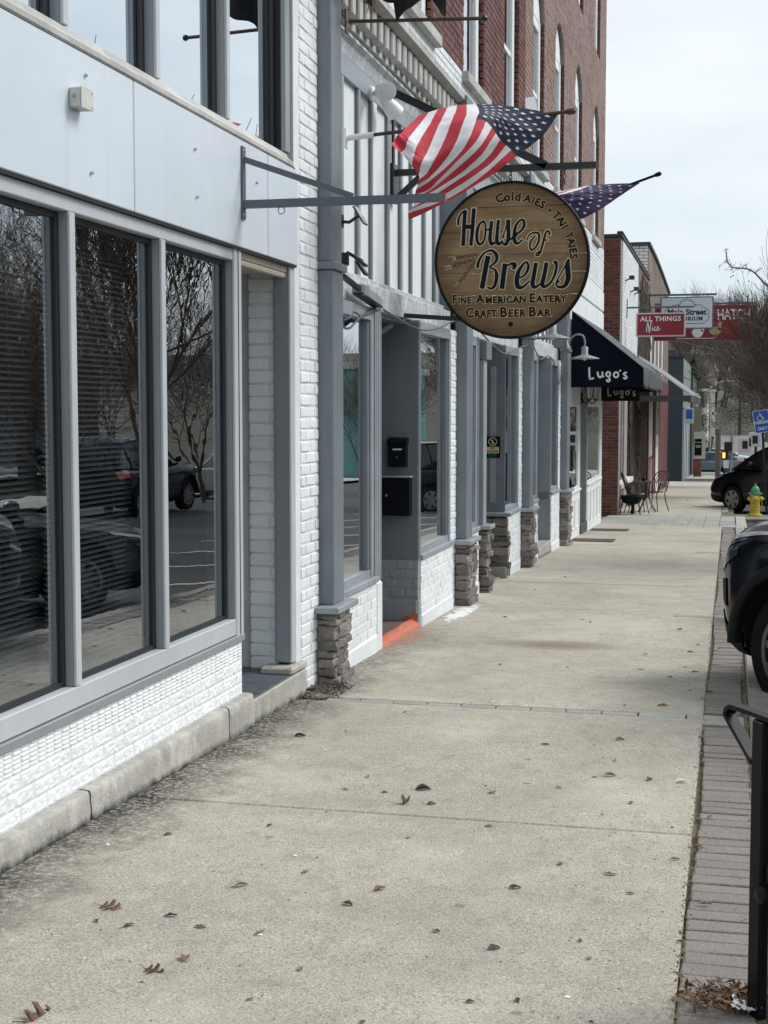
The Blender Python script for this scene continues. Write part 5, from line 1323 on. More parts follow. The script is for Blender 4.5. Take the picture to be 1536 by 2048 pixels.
g = G()
for k in range(14): x = -2.245+random.uniform(-.02, .02); g.tube([(x, 8.93, 4.20), (x+random.uniform(-.015, .015), 8.91, 4.08), (x+random.uniform(-.035, .035), 8.9, 3.99)], .0025, 4)
g.obj('tassel', 'rope', bb)

# ================================================================== lamps and small fittings on the grey front
fl = thing('floodlight', 'twin white security floodlight on the white panels', 'floodlight', (-2.63, 10.45, 3.82))
G().lathe([(.055, 0), (.055, .02), (.03, .03), (0, .03)], (-2.64, 10.45, 3.84), 16, 'X').obj('mount', 'white_enamel', fl)
for i, (d, q) in enumerate((((.55, -.75, -.30), (-2.56, 10.40, 3.86)), ((.45, .62, -.62), (-2.56, 10.52, 3.82)))):
    d = Vector(d).normalized(); q = Vector(q)
    h = G().tube([q-d*.02, q+d*.02, q+d*.10, q+d*.16], [.03, .045, .062, .07], 18, True).obj('lamp_head', 'white_enamel', fl, smooth=False); smooth_angle(h)
    G().tube([q+d*.1601, q+d*.166, q+d*.170], [.062, .060, .02], 18, True).obj('lens', 'lens_white', h)
    G().tube([Vector((-2.62, 10.45, 3.84)), q], .016, 8).obj('swivel', 'white_enamel', fl)
sp = thing('solar_panel', 'small solar panel on a black arm fixed to the first grey column', 'solar panel', (-2.44, 8.93, 2.72))
G().tube([(-2.448, 8.93, 2.70), (-2.40, 8.93, 2.695), (-2.36, 8.93, 2.72), (-2.335, 8.93, 2.735)], .011, 8).cbox(-2.449, -2.442, 8.905, 8.955, 2.66, 2.745, .002).obj('arm', 'black_metal', sp)
M_ = Matrix.Translation((-2.325, 8.93, 2.735)) @ Matrix.Rotation(R(58), 4, 'Y')
G().cbox(-.065, .065, -.05, .05, 0, .007, .002).xf(M_).obj('panel', 'lens_white', sp); G().cbox(-.068, .068, -.053, .053, -.008, -.0005, .002).xf(M_).obj('frame', 'black_metal', sp)
sc_ = thing('security_lamp', 'black solar security lamp with three small heads on the column', 'lamp', (-2.44, 8.93, 2.46))
G().cbox(-2.449, -2.41, 8.89, 8.97, 2.42, 2.50, .006).obj('mount', 'black_metal', sc_)
for i, (dx, dy, dz, ry) in enumerate(((.05, 0, .02, 30), (.10, -.02, -.01, 40), (.09, .06, -.05, 55))):
    M_ = Matrix.Translation((-2.40+dx*.8, 8.92+dy, 2.455+dz)) @ Matrix.Rotation(R(ry), 4, 'Y')
    h = G().cbox(-.055, .055, -.035, .035, -.010, .008, .003).xf(M_).obj('lamp_head', 'black_metal', sc_); G().cbox(-.048, .048, -.029, .029, -.0125, -.0105, .0005).xf(M_).obj('lens', 'lens_white', h)
tl = thing('tube_light', 'weathered grey tube light fixed under the white panels', 'lamp', (-2.47, 9.6, 2.3))
a, b = Vector((-2.475, 9.42, 2.315)), Vector((-2.475, 9.98, 2.262))
G().bar(a, b, .075, .055).obj('housing', 'grey_paint_light', tl); G().bar(a-Vector((0, 0, .034)), b-Vector((0, 0, .034)), .07, .012).obj('gasket_edge', 'black_metal', tl)
G().cbox(-2.452, -2.425, 9.44, 9.56, 2.27, 2.345, .006).obj('driver_box', 'aluminium_side', tl); G().bar((-2.46, 8.98, 2.36), (-2.465, 9.44, 2.31), .03, .03).obj('arm', 'black_metal', tl)
cb = thing('string_cable', 'sagging grey cable looped along the front below the panels', 'cable', (-2.44, 12, 2.2))
for pts in ([(-2.47, 10.15, 2.22), (-2.44, 10.55, 2.17), (-2.44, 10.99, 2.145), (-2.44, 11.46, 2.14), (-2.44, 12.08, 2.195), (-2.44, 12.65, 2.28), (-2.43, 13.2, 2.33)],
            [(-2.43, 13.6, 2.33), (-2.44, 14.25, 2.25), (-2.44, 14.88, 2.17), (-2.44, 15.56, 2.11), (-2.44, 16.0, 2.13), (-2.44, 16.49, 2.18), (-2.44, 17.31, 2.26), (-2.43, 18.0, 2.30)],
            [(-2.43, 18.0, 2.30), (-2.45, 18.8, 2.15), (-2.45, 19.6, 2.22), (-2.45, 20.3, 2.16), (-2.46, 21.0, 1.86), (-2.46, 21.4, 2.05), (-2.42, 21.7, 2.6), (-2.40, 22.0, 3.3)],
            [(-2.5, 9.0, 2.15), (-2.5, 9.25, 2.10), (-2.5, 9.40, 2.155), (-2.5, 9.62, 2.14), (-2.5, 9.79, 2.19), (-2.48, 10.16, 2.24)], [(-2.49, 8.95, 2.2), (-2.50, 9.1, 2.06), (-2.50, 9.3, 2.04), (-2.49, 9.6, 2.14), (-2.48, 10.12, 2.23)]):
    G().tube(crom(pts, 8), .0085, 6).obj('cable', 'bracket_grey', cb, smooth=True)
def gooseneck(x, y, z, wx, wz, label):
    t = thing('gooseneck_lamp', label, 'lamp', (x, y, z), 'gooseneck lamps along the front')
    G().tube(crom([(wx, y, wz), (wx+.06, y, wz+.10), (wx+.14, y, wz+.15), (x-.03, y, wz+.13), (x, y, wz+.05), (x, y, z+.13)], 6), .014, 8).obj('arm', 'galvanised', t, smooth=True)
    G().lathe([(0, 0), (.06, 0), (.06, .015), (0, .015)], (wx-.0, y, wz), 12, 'X').obj('wall_plate', 'white_enamel', t)
    g = G(); n = 40; prof = [(.035, .15), (.05, .14), (.05, .04), (.065, .022), (.19, -.018), (.215, -.034)]
    vs = []
    for i, (r_, h) in enumerate(prof):
        for k in range(n):
            a = 2*math.pi*k/n; wv = (1+.045*math.cos(a*16)) if i > 3 else 1; vs.append((x+r_*wv*math.cos(a), y+r_*wv*math.sin(a), z+h))
    g.add(vs, [(i*n+k, i*n+(k+1) % n, (i+1)*n+(k+1) % n, (i+1)*n+k) for i in range(len(prof)-1) for k in range(n)]+[tuple(range(n))])
    o = g.obj('shade', 'galvanised', t, smooth=True); o.modifiers.new('s', 'SOLIDIFY').thickness = .004
    G().lathe([(0, -.06), (.035, -.045), (.045, -.01), (.03, .03), (0, .03)], (x, y, z), 14).obj('bulb', 'bulb', t, smooth=True)
gooseneck(-2.14, 21.6, 2.28, -2.40, 2.46, 'galvanised gooseneck lamp with fluted shade beside the black awning')
gooseneck(-2.16, 17.75, 2.40, -2.40, 2.55, 'galvanised gooseneck lamp partly hidden behind the round sign')
# ================================================================== blade signs farther on
at = thing('blade_sign', 'dark red blade sign reading All Things Nice', 'sign', (-1.6, 33.8, 3.17))
G().cbox(-2.165, -1.035, 33.77, 33.83, 3.165, 3.715, .006).obj('frame', 'sign_frame', at); G().box(-2.13, -1.07, 33.762, 33.769, 3.20, 3.685).obj('face', 'sign_red', at)
G().bar((-2.38, 33.8, 3.845), (-.85, 33.8, 3.845), .035, .04).obj('arm', 'bracket_grey', at); G().bar((-2.383, 33.8, 3.6), (-2.383, 33.8, 4.05), .03, .04, (1, 0, 0)).obj('plate', 'bracket_grey', at)
for x in (-2.0, -1.2): G().tube([(x, 33.8, 3.715), (x, 33.8, 3.83)], .008, 5).obj('hanger', 'black_metal', at)
g = G(); fy = 33.756
text_g(g, 'ALL THINGS', .155, lambda u, v: (-1.60+u*1.02, fy, 3.525+v), bold=.004, spacing=1.08)
for x in [-2.055+k*.0 for k in range(1)]: pass
fn = lambda u, v: (-1.92+u*.115, fy, 3.27+v*.115)
for st_ in ([(0, 0), (.10, 1.2), (.28, 2.0), (.42, 1.0), (.62, -.1), (.75, 1.1), (.98, 2.2)], [(1.15, .95), (1.22, .35), (1.42, .55)], [(1.28, 1.25), (1.34, 1.32)], [(1.88, .95), (1.66, .95), (1.58, .55), (1.76, .3), (2.05, .5)], [(2.05, .55), (2.35, .85), (2.28, 1.1), (2.12, .85), (2.16, .4), (2.45, .42), (2.7, .75)]):
    stroke_g(g, st_, .17, fn)
g.obj('lettering', 'letter_white', at)
em = thing('blade_sign', 'pale grey Street Emporium blade sign behind the red one', 'sign', (-1.22, 41, 3.73))
G().cbox(-1.955, -.495, 40.96, 41.04, 3.725, 4.625, .008).obj('frame', 'bracket_grey', em); G().box(-1.92, -.53, 40.95, 40.959, 3.76, 4.59).obj('face', 'sign_pale', em)
G().bar((-2.40, 41, 4.68), (-.41, 41, 4.68), .05, .055).obj('arm', 'bracket_grey', em)
for x in (-1.8, -.66): G().tube([(x, 41, 4.62), (x, 41, 4.66)], .012, 5).obj('hanger', 'black_metal', em)
g = G(); fn = lambda u, v: (-1.22+u, 40.944, 4.12+v)
stroke_g(g, [(-.60, -.12), (-.60, .12), (-.48, .20), (-.40, .20), (-.40, .27), (-.22, .27)], .014, fn, n=1); stroke_g(g, [(.60, -.12), (.60, .12), (.48, .20), (.40, .20), (.40, .27), (.22, .27)], .014, fn, n=1)
stroke_g(g, [(-.60, -.12), (-.48, -.24), (.48, -.24), (.60, -.12)], .014, fn, n=1)
gear = []
for k in range(15):
    a = math.pi-math.pi*k/14; r0 = .21; r1 = .25 if k % 2 else .21
    gear += [(r0*math.cos(a+.06), .22+r0*math.sin(a+.06)*.9), (r1*math.cos(a+.05), .22+r1*math.sin(a+.05)*.9), (r1*math.cos(a-.05), .22+r1*math.sin(a-.05)*.9)]
stroke_g(g, gear, .013, fn, n=1)
text_g(g, 'Main Street', .23, lambda u, v: fn(u, v), bold=.007); text_g(g, 'EMPORIUM', .155, lambda u, v: fn(u, v-.16), bold=.006, spacing=1.2); g.obj('lettering', 'ink', em)
ht = thing('blade_sign', 'long dark red Hatch sign with painted hens, farthest of the three', 'sign', (-.7, 47, 3.68))
G().cbox(-2.40, .71, 46.95, 47.05, 3.68, 4.80, .01).obj('board', 'hatch_red', ht)
G().bar((-2.42, 47, 4.85), (.71, 47, 4.85), .05, .06).obj('arm', 'bracket_grey', ht)
g = G(); text_g(g, 'HATCH', .46, lambda u, v: (.08+u*.66, 46.94, 4.34+v), bold=.012, shear=-.1)
def blob(g, pts): n = len(pts); g.add([(x, 46.94, z) for x, z in pts], [tuple(range(n))])
blob(g, [(-1.05+.18*math.cos(a)*(1+.1*math.sin(3*a)), 3.92+.15*math.sin(a)) for a in [2*math.pi*k/20 for k in range(20)]]); blob(g, [(-.95, 3.98), (-.86, 3.94), (-.84, 4.08), (-.90, 4.12)])
g.bar((-1.7, 46.94, 3.745), (-.5, 46.94, 3.745), .002, .02); g.obj('lettering', 'letter_white', ht)
g = G(); blob(g, [(-.50+.19*math.cos(a), 3.98+.13*math.sin(a)) for a in [2*math.pi*k/20 for k in range(20)]]); blob(g, [(-.42, 4.02), (-.33, 4.0), (-.30, 4.24), (-.36, 4.28), (-.42, 4.22)]); blob(g, [(-.68, 4.0), (-.72, 4.16), (-.60, 4.08)])
for x in (-.54, -.46): g.box(x-.01, x+.01, 46.938, 46.942, 3.75, 3.88)
g.obj('painted_hen', 'hen_tan', ht)

# ================================================================== vehicles
SUV = dict(st=[(2.25, .60, .42, .78, .86), (2.19, .76, .34, .91, .99), (2.03, .87, .28, 1.00, 1.075), (1.72, .925, .27, 1.05, 1.125), (1.1, .935, .26, 1.07, 1.15), (.6, .935, .26, 1.06, 1.13), (-.4, .94, .26, 1.03, 1.09), (-1.5, .94, .27, 1.05, 1.10), (-2.1, .91, .33, 1.06, 1.12), (-2.30, .80, .45, 1.02, 1.10)],
           gh=[(1.05, 1.10, .80), (.28, 1.62, .64), (-.5, 1.68, .64), (-1.65, 1.62, .63), (-2.22, 1.10, .76)], ax=(1.42, -1.32), r=.365, tr=.80, arch=.435, spokes=10)
SEDAN = dict(st=[(2.40, .58, .30, .56, .62), (2.32, .76, .24, .66, .74), (2.10, .86, .21, .74, .82), (1.6, .905, .2, .82, .89), (1.0, .915, .2, .88, .96), (0, .92, .2, .92, .97), (-1.2, .92, .2, .95, 1.0), (-2.0, .90, .26, .96, 1.03), (-2.38, .78, .36, .90, .99)],
             gh=[(.95, .93, .78), (.1, 1.36, .60), (-.6, 1.42, .60), (-1.3, 1.36, .58), (-1.95, 1.01, .70)], ax=(1.45, -1.35), r=.33, tr=.79, arch=.39, spokes=10)
VAN = dict(st=[(2.45, .55, .34, .56, .66), (2.38, .76, .27, .72, .80), (2.15, .88, .24, .86, .94), (1.7, .945, .23, .98, 1.06), (1.2, .96, .23, 1.06, 1.14), (.3, .96, .23, 1.10, 1.16), (-1.4, .96, .23, 1.12, 1.18), (-2.3, .93, .3, 1.12, 1.18), (-2.55, .85, .4, 1.1, 1.16)],
           gh=[(1.55, 1.08, .82), (.55, 1.66, .68), (-.5, 1.75, .68), (-2.1, 1.72, .68), (-2.5, 1.16, .78)], ax=(1.42, -1.6), r=.345, tr=.83, arch=.42, spokes=6)
def wheel_parts(root, x, y, r, n, rimm, side):
    w = G().lathe([(r*.62, -.10), (r*.90, -.112), (r*.985, -.09), (r, -.06), (r, .06), (r*.985, .09), (r*.90, .112), (r*.62, .10)], (0, 0, 0), 40, 'Y').xf(Matrix.Translation((x, y, r))).obj('wheel', 'tyre', root, smooth=True, local=True)
    s = side; fy = y+s*.102
    g = G(); n2 = 40; pr = [(r*.665, 0), (r*.68, .006*s), (r*.60, .008*s), (r*.585, -.03*s), (r*.56, -.06*s)]
    g.lathe([(a, -b) for a, b in pr], (x, fy, r), n2, 'Y') if False else None
    vs = []
    for a, b in pr:
        for k in range(n2): t = 2*math.pi*k/n2; vs.append((x+a*math.cos(t), fy+b, r+a*math.sin(t)))
    g.add(vs, [(i*n2+k, i*n2+(k+1) % n2, (i+1)*n2+(k+1) % n2, (i+1)*n2+k) for i in range(len(pr)-1) for k in range(n2)])
    for k in range(n):
        t = 2*math.pi*(k+.25)/n; hw0 = r*(.10 if n > 7 else .13); hw1 = r*(.055 if n > 7 else .17)
        c, s_ = math.cos(t), math.sin(t)
        def P(a, b, d): return (x+a*c-b*s_, fy+d*s, r+a*s_+b*c)
        g.add([P(r*.10, -hw0, -.002), P(r*.10, hw0, -.002), P(r*.60, hw1, .004), P(r*.60, -hw1, .004), P(r*.10, -hw0*.9, -.05), P(r*.10, hw0*.9, -.05), P(r*.60, hw1*.8, -.035), P(r*.60, -hw1*.8, -.035)],
              [(0, 1, 2, 3), (0, 3, 7, 4), (1, 5, 6, 2), (4, 7, 6, 5)])
    g.obj('rim', rimm, w, local=True)
    G().lathe([(0, 0), (r*.16, 0), (r*.17, .02), (0, .022)] if s < 0 else [(0, 0), (r*.17, 0), (r*.16, .02), (0, .02)], (x, fy-(.012 if s < 0 else .008), r), 20, 'Y').obj('hub_cap', rimm, w, local=True)
    G().lathe([(0, -.005), (r*.6, -.005), (r*.6, .005), (0, .005)], (x, y+s*.02, r), 24, 'Y').obj('brake_disc', 'well', w, local=True)
def car(name, label, P, paint, front_left, a, rimm='rim', detail=True, group=None, zpos=None, cladding=True, sc=1.):
    """front_left: ground point under the front left wheel; a: heading, degrees left of +Y"""
    root = thing(name, label, 'car', (0, 0, 0), group); st = P['st']
    xs_ = [s[0] for s in st]
    def sec(x):
        n = len(st)-1
        for i in range(n):
            if xs_[i] >= x >= xs_[i+1]: break
        w = (xs_[i]-x)/(xs_[i]-xs_[i+1]); A, B = st[i], st[i+1]
        A0 = st[max(0, i-1)]; B1 = st[min(n, i+2)]; out = []
        for k in range(1, 5):
            p0, p1, p2, p3 = A0[k], A[k], B[k], B1[k]
            out.append(.5*(2*p1+(-p0+p2)*w+(2*p0-5*p1+4*p2-p3)*w*w+(-p0+3*p1-3*p2+p3)*w**3))
        return out
    def pt(x, t, side=1, off=0.):
        w, zs, zh, zt = sec(x)
        Q = [(0, zs), (w*.86, zs), (w*.955, zs+.07), (w*.99, zs+.24), (w, (zs+zh)/2+.08), (w*.985, zh-.10), (w*.93, zh-.01), (w*.78, zt-.015), (w*.42, zt+.005), (0, zt+.012)]
        i = min(len(Q)-2, int(t)); f = t-i
        y = Q[i][0]*(1-f)+Q[i+1][0]*f; zz = Q[i][1]*(1-f)+Q[i+1][1]*f
        nx = 0
        dy, dz = Q[i+1][0]-Q[i][0], Q[i+1][1]-Q[i][1]; l = math.hypot(dy, dz) or 1
        y += dz/l*off; zz += -dy/l*off
        # round the nose in plan
        return (x+ (off if x > xs_[1] else 0), y*side, zz)
    N_ = 56; XS = [xs_[0]+(xs_[-1]-xs_[0])*(.5-.5*math.cos(math.pi*i/N_)) for i in range(N_+1)]
    ts = [0, .5, 1, 1.5, 2, 2.5, 3, 3.5, 4, 4.5, 5, 5.5, 6, 6.5, 7, 7.5, 8, 8.5, 9]
    ring = [(t, 1) for t in ts]+[(t, -1) for t in ts[::-1][1:-1]]
    g = G(); m = len(ring)
    g.add([pt(x, t, s) for x in XS for t, s in ring], [(i*m+k, i*m+(k+1) % m, (i+1)*m+(k+1) % m, (i+1)*m+k) for i in range(N_) for k in range(m)]+[tuple(range(m)), tuple(range(N_*m, (N_+1)*m))[::-1]])
    body = g.obj('body', [paint, 'well'], root, smooth=True, local=True)
    # wheel wells
    wells = G()
    for ax in P['ax']:
        for s in (1, -1): wells.lathe([(0, 0), (P['arch'], 0), (P['arch'], .7), (0, .7)], (ax, .52 if s > 0 else -1.22, P['r']+.02), 36, 'Y')
    cut = wells.mesh('cut', ['well'])
    bm = bmesh.new(); bm.from_mesh(cut); bm.to_mesh(cut); bm.free()
    co = bpy.data.objects.new('cut', cut); COL.objects.link(co)
    md = body.modifiers.new('b', 'BOOLEAN'); md.object = co; md.operation = 'DIFFERENCE'; md.solver = 'EXACT'; md.material_mode = 'TRANSFER'
    dg = bpy.context.evaluated_depsgraph_get(); nm = bpy.data.meshes.new_from_object(body.evaluated_get(dg)); body.modifiers.clear(); body.data = nm
    bpy.data.objects.remove(co)
    smooth_angle(body, 32)
    for ax in P['ax']:
        for s in (1, -1): wheel_parts(root, ax, s*P['tr'], P['r'], P['spokes'], rimm, s)
        if cladding:
            for s in (1, -1):
                g = G(); n = 26
                def arcp(u, v):
                    t = R(-2)+R(190)*u; sec_ = [(P['arch']-.005, .895), (P['arch']-.005, .955), (P['arch']+.03, .962), (P['arch']+.065, .952), (P['arch']+.07, .925)]
                    q = v*4; i = min(3, int(q)); f = q-i; rr_ = sec_[i][0]*(1-f)+sec_[i+1][0]*f; yy = sec_[i][1]*(1-f)+sec_[i+1][1]*f
                    return (ax+rr_*math.cos(t), s*yy, P['r']+.02+rr_*math.sin(t))
                G().grid(arcp, n, 8).obj('arch_trim', 'car_plastic' if cladding == 1 else paint, root, smooth=True, local=True)
    def patch(nm_, x0, x1, t0, t1, m_, off=.008, n=10, k=5, taper=0., sides=(1, -1)):
        for s in sides:
            def f(u, v):
                tt0 = t0+(t1-t0)*taper*u; return pt(x0+(x1-x0)*u, tt0+(t1-tt0)*v, s, off)
            G().grid(f, n, k).obj(nm_, m_, root, smooth=True, local=True)
    x0 = xs_[0]
    patch('headlight', x0-.03, x0-.60, 5.72, 6.02, 'lamp_glass', .007, taper=.3)
    patch('lamp_lens', x0-.025, x0-.40, 5.25, 5.70, 'lamp_dark', .006, taper=.7)
    patch('headlight_edge', x0-.02, x0-.16, 4.55, 4.75, 'lamp_glass', .008, taper=.2)
    patch('lamp_housing', x0-.02, x0-.34, 4.3, 5.2, 'lamp_dark', .005, taper=.6)
    patch('bumper_trim', x0-.02, P['ax'][0]+P['arch']+.02, .9, 2.6, 'car_plastic', .012)
    patch('bumper_vent', x0-.02, x0-.22, 3.2, 4.1, 'car_plastic', .006)
    patch('sill_trim', P['ax'][0]-P['arch']-.02, P['ax'][1]+P['arch']+.02, .9, 2.3, 'car_plastic', .010)
    patch('tail_light', xs_[-1]+.02, xs_[-1]+.36, 4.6, 6.1, 'tail_red', .008)
    g = G().cbox(x0-.04, x0+.004, -.40, .40, st[0][2]+.05, st[0][3]+.02, .01); g.obj('grille', 'car_plastic', root, local=True)
    for s in (1, -1):                                  # door shut lines and handles
        for xx in (.75, -.25, -1.2):
            G().grid(lambda u, v: pt(xx+.008*v, 2.4+4.1*u, s, .0025), 12, 1).obj('door_gap', 'well', root, local=True)
        for xx in (-.08, -1.02): p = pt(xx, 5.3, s, .015); G().cbox(p[0]-.09, p[0]+.09, p[1]-.012, p[1]+.012, p[2]-.014, p[2]+.014, .008).obj('door_handle', paint, root, local=True)
        G().grid(lambda u, v: pt(.85-2.7*u, 6.05+.10*v, s, .006), 20, 1).obj('window_trim', 'chrome', root, local=True)
        p = pt(.78, 6.3, s, .06); G().lathe([(0, -.09), (.07, -.06), (.09, 0), (.07, .06), (0, .09)], (p[0], p[1]+s*.07, p[2]+.09), 12, 'Y').obj('mirror', paint, root, smooth=True, local=True)
    # greenhouse
    gh = P['gh']; ghs = crom([(a, b, c) for a, b, c in gh], 5)
    def gsec(i): x, z, w = ghs[i]; return x, z, w
    g = G(); n = len(ghs); zb = lambda x: sec(max(min(x, xs_[0]), xs_[-1]))[3]-.03
    vs = []
    for x, z, w in ghs:
        b0 = zb(x); wb = sec(x)[0]*.90; wt = w; zt = z
        for s in (-1, 1):
            vs += [(x, s*wb, b0), (x, s*(wb*.35+wt*.65), b0+(zt-b0)*.62), (x, s*wt, zt-.015), (x, s*wt*.45, zt+.015)]
    idx = [0, 1, 2, 3, 7, 6, 5, 4]
    g.add(vs, [(i*8+idx[k], i*8+idx[k+1], (i+1)*8+idx[k+1], (i+1)*8+idx[k]) for i in range(n-1) for k in range(7)])
    g.obj('windows', 'car_glass', root, smooth=False, local=True)
    def ghp(i, k, s, up=.01): p = vs[i*8+(4 if s > 0 else 0)+k]; return Vector((p[0], p[1]*1.008, p[2]+up))
    roof = [i for i in range(n) if gh[1][0]+.05 >= ghs[i][0] >= gh[3][0]-.05]
    g = G()
    for q in range(len(roof)-1):
        i, j = roof[q], roof[q+1]
        for k in range(7):
            A = [Vector(vs[i*8+idx[k]]), Vector(vs[i*8+idx[k+1]]), Vector(vs[j*8+idx[k+1]]), Vector(vs[j*8+idx[k]])]
            if k in (2, 3, 4): g.add([tuple(p+Vector((0, 0, .014))) for p in A], [(0, 1, 2, 3)])
    g.obj('roof', paint, root, smooth=True, local=True)
    for s in (1, -1):
        g = G()
        def pil(i0, i1, w=.03): g.tube([ghp(i, 2, s, 0) for i in range(i0, i1+1)], w, 6)
        g.tube([ghp(i, 2, s, .004) for i in range(n)], .026, 6)
        for i in (len(ghs)*2//4, len(ghs)*3//4): g.tube([ghp(i, 0, s, 0), ghp(i, 1, s, 0), ghp(i, 2, s, 0)], .032, 5)
        g.obj('pillars', paint, root, local=True)
        if P is SUV: G().tube([ghp(i, 2, s*1, .06) for i in roof[1:-1]], .014, 6).obj('roof_rail', 'chrome', root, local=True)
    rz = R(90+a); fx, fy = front_left
    M = Matrix.Rotation(rz, 3, 'Z'); off = M @ Vector((P['ax'][0], P['tr'], 0))*sc; root.scale = (sc, sc, sc)
    zz = zg(fy-off.y)-.14 if zpos is None else zpos
    root.location = (fx-off.x, fy-off.y, zz); root.rotation_euler = (0, 0, rz)
    return root
suv = car('parked_suv', 'black suv with its nose over the brick strip at the right edge', SUV, 'car_black', (.47, 8.88), 40, sc=1.06)
sedan = car('parked_sedan', 'dark sedan parked behind the black suv, seen in the window reflection', SEDAN, 'car_navy', (.88, 12.3), 40, cladding=False)
suv2 = car('parked_suv', 'dark suv across the street with red tail light, seen in the window reflection', SUV, 'car_navy', (8.0, 33.0), 0, 'rim_light', sc=1.06)
van = car('parked_minivan', 'black minivan parked behind the yellow hydrant', VAN, 'car_black', (.16, 37.2), 44, 'rim_light', cladding=False)
car('parked_car', 'white car just behind the black minivan', SEDAN, 'car_white', (.35, 47), 42, cladding=False)
car('parked_car', 'silver car parked across the street, seen in the window reflection', SEDAN, 'car_silver', (9.0, 44), 0, cladding=False)
car('parked_car', 'silver blue car crossing at the end of the street', SEDAN, 'car_blue', (-2.9, 92), 90, cladding=False)
car('pickup_truck', 'dark truck standing at the far end past the crossing', VAN, 'car_navy', (-.45, 103.5), -90, 'rim_light', cladding=False)
car('parked_car', 'white car at the far end beyond the dark truck', SEDAN, 'car_white', (1.2, 112), -90, cladding=False)

# ================================================================== steel bench
bn = thing('steel_bench', 'black steel bench end with looped armrest at the lower right edge', 'bench', (0, 0, 0))
# local: x runs back along the arm, y across the bench, z up; the front tip of the arm is the origin
def side_frame(y):
    def flat(nm, pts, w=.034, t=.012):
        """flat bar following (x, z) points, w wide across the bench"""
        P = crom(pts, 6) if len(pts) > 2 else pts; L_, R_ = [], []
        for i, p in enumerate(P):
            a = P[max(0, i-1)]; b = P[min(len(P)-1, i+1)]; l = math.hypot(b[0]-a[0], b[1]-a[1]) or 1; nx, nz = -(b[1]-a[1])/l*t/2, (b[0]-a[0])/l*t/2
            L_.append((p[0]+nx, p[1]+nz)); R_.append((p[0]-nx, p[1]-nz))
        g = G(); m = len(P); vs = [(q[0], y+s*w/2, q[1]) for s in (-1, 1) for q in L_+R_]
        fs = []
        for i in range(m-1): fs += [(i, i+1, 2*m+i+1, 2*m+i), (m+i, 3*m+i, 3*m+i+1, m+i+1), (i, m+i, m+i+1, i+1), (2*m+i, 2*m+i+1, 3*m+i+1, 3*m+i)]
        fs += [(0, 2*m, 3*m, m), (m-1, 2*m-1, 4*m-1, 3*m-1)]
        smooth_angle(g.add(vs, fs).obj(nm, 'bench_black', bn, local=True), 30)
    flat('armrest', [(.62, .800), (.30, .808), (.06, .812), (.018, .806), (.004, .788), (.018, .772), (.06, .738), (.105, .702), (.130, .680)])
    G().cbox(.128, .182, y-.016, y+.016, 0, .80, .006).obj('front_leg', 'bench_black', bn, local=True)
    G().cbox(.56, .64, y-.018, y+.018, 0, .86, .006).obj('back_leg', 'bench_black', bn, local=True)
    G().cbox(.20, .57, y-.012, y+.012, .38, .43, .004).obj('seat_rail', 'bench_black', bn, local=True)
    G().lathe([(0, -.012), (.022, -.008), (.026, 0)], (.19, y-.018, .345), 14, 'Y').obj('bolt_cover', 'bench_black', bn, local=True)
side_frame(0); side_frame(1.45)
for k in range(7): G().cbox(.17+k*.056, .215+k*.056, .02, 1.43, .432, .446, .003).obj('seat_slat', 'black_metal', bn, local=True)
for k in range(6): G().cbox(.585+k*.012, .597+k*.012, .02, 1.43, .50+k*.062, .545+k*.062, .003).obj('back_slat', 'black_metal', bn, local=True)
bn.location = (.010, 3.92, zg(3.85)-.006); bn.rotation_euler = (0, 0, R(-56))
# ================================================================== hydrant
HX, HY = .60, 33.8; hz = zg(HY)-.05
hy = thing('fire_hydrant', 'yellow fire hydrant with green bonnet near the kerb', 'fire hydrant', (HX, HY, hz))
smooth_angle(G().lathe([(.16, 0), (.165, .03), (.16, .05), (.11, .06), (.108, .14), (.118, .15), (.118, .165), (.110, .17), (.112, .45), (.118, .50), (.15, .505)], (HX, HY, hz), 24).obj('barrel', 'hyd_yellow', hy))
smooth_angle(G().lathe([(.155, .505), (.16, .52), (.155, .54), (.105, .545), (.10, .60), (.07, .67), (.03, .70), (.02, .705), (.02, .75), (.012, .76), (0, .76)], (HX, HY, hz), 24).obj('bonnet', 'hyd_green', hy))
G().lathe([(.07, -.14), (.075, -.20), (.05, -.21), (.022, -.212), (.022, -.24), (0, -.24)], (HX, HY, hz+.40), 18, 'Y').lathe([(.06, 0), (.07, -.14)], (HX, HY, hz+.40), 18, 'Y').obj('pumper_cap', 'hyd_yellow', hy, smooth=True)
G().lathe([(.05, .10), (.055, .16), (.035, .17), (.02, .175), (.02, .205), (0, .205)], (HX, HY, hz+.40), 18, 'X').obj('hose_cap', 'hyd_yellow', hy, smooth=True)
G().lathe([(.05, -.10), (.055, -.15), (.03, -.16), (.02, -.18), (0, -.18)], (HX, HY, hz+.40), 18, 'X').obj('hose_cap', 'hyd_yellow', hy, smooth=True)
G().tube([(HX+.15, HY-.02, hz+.36), (HX+.16, HY-.02, hz+.27), (HX+.155, HY-.02, hz+.2)], .007, 5).tube([(HX+.02, HY-.15, hz+.33), (HX+.06, HY-.13, hz+.24)], .014, 5).obj('chain', 'hyd_yellow', hy)
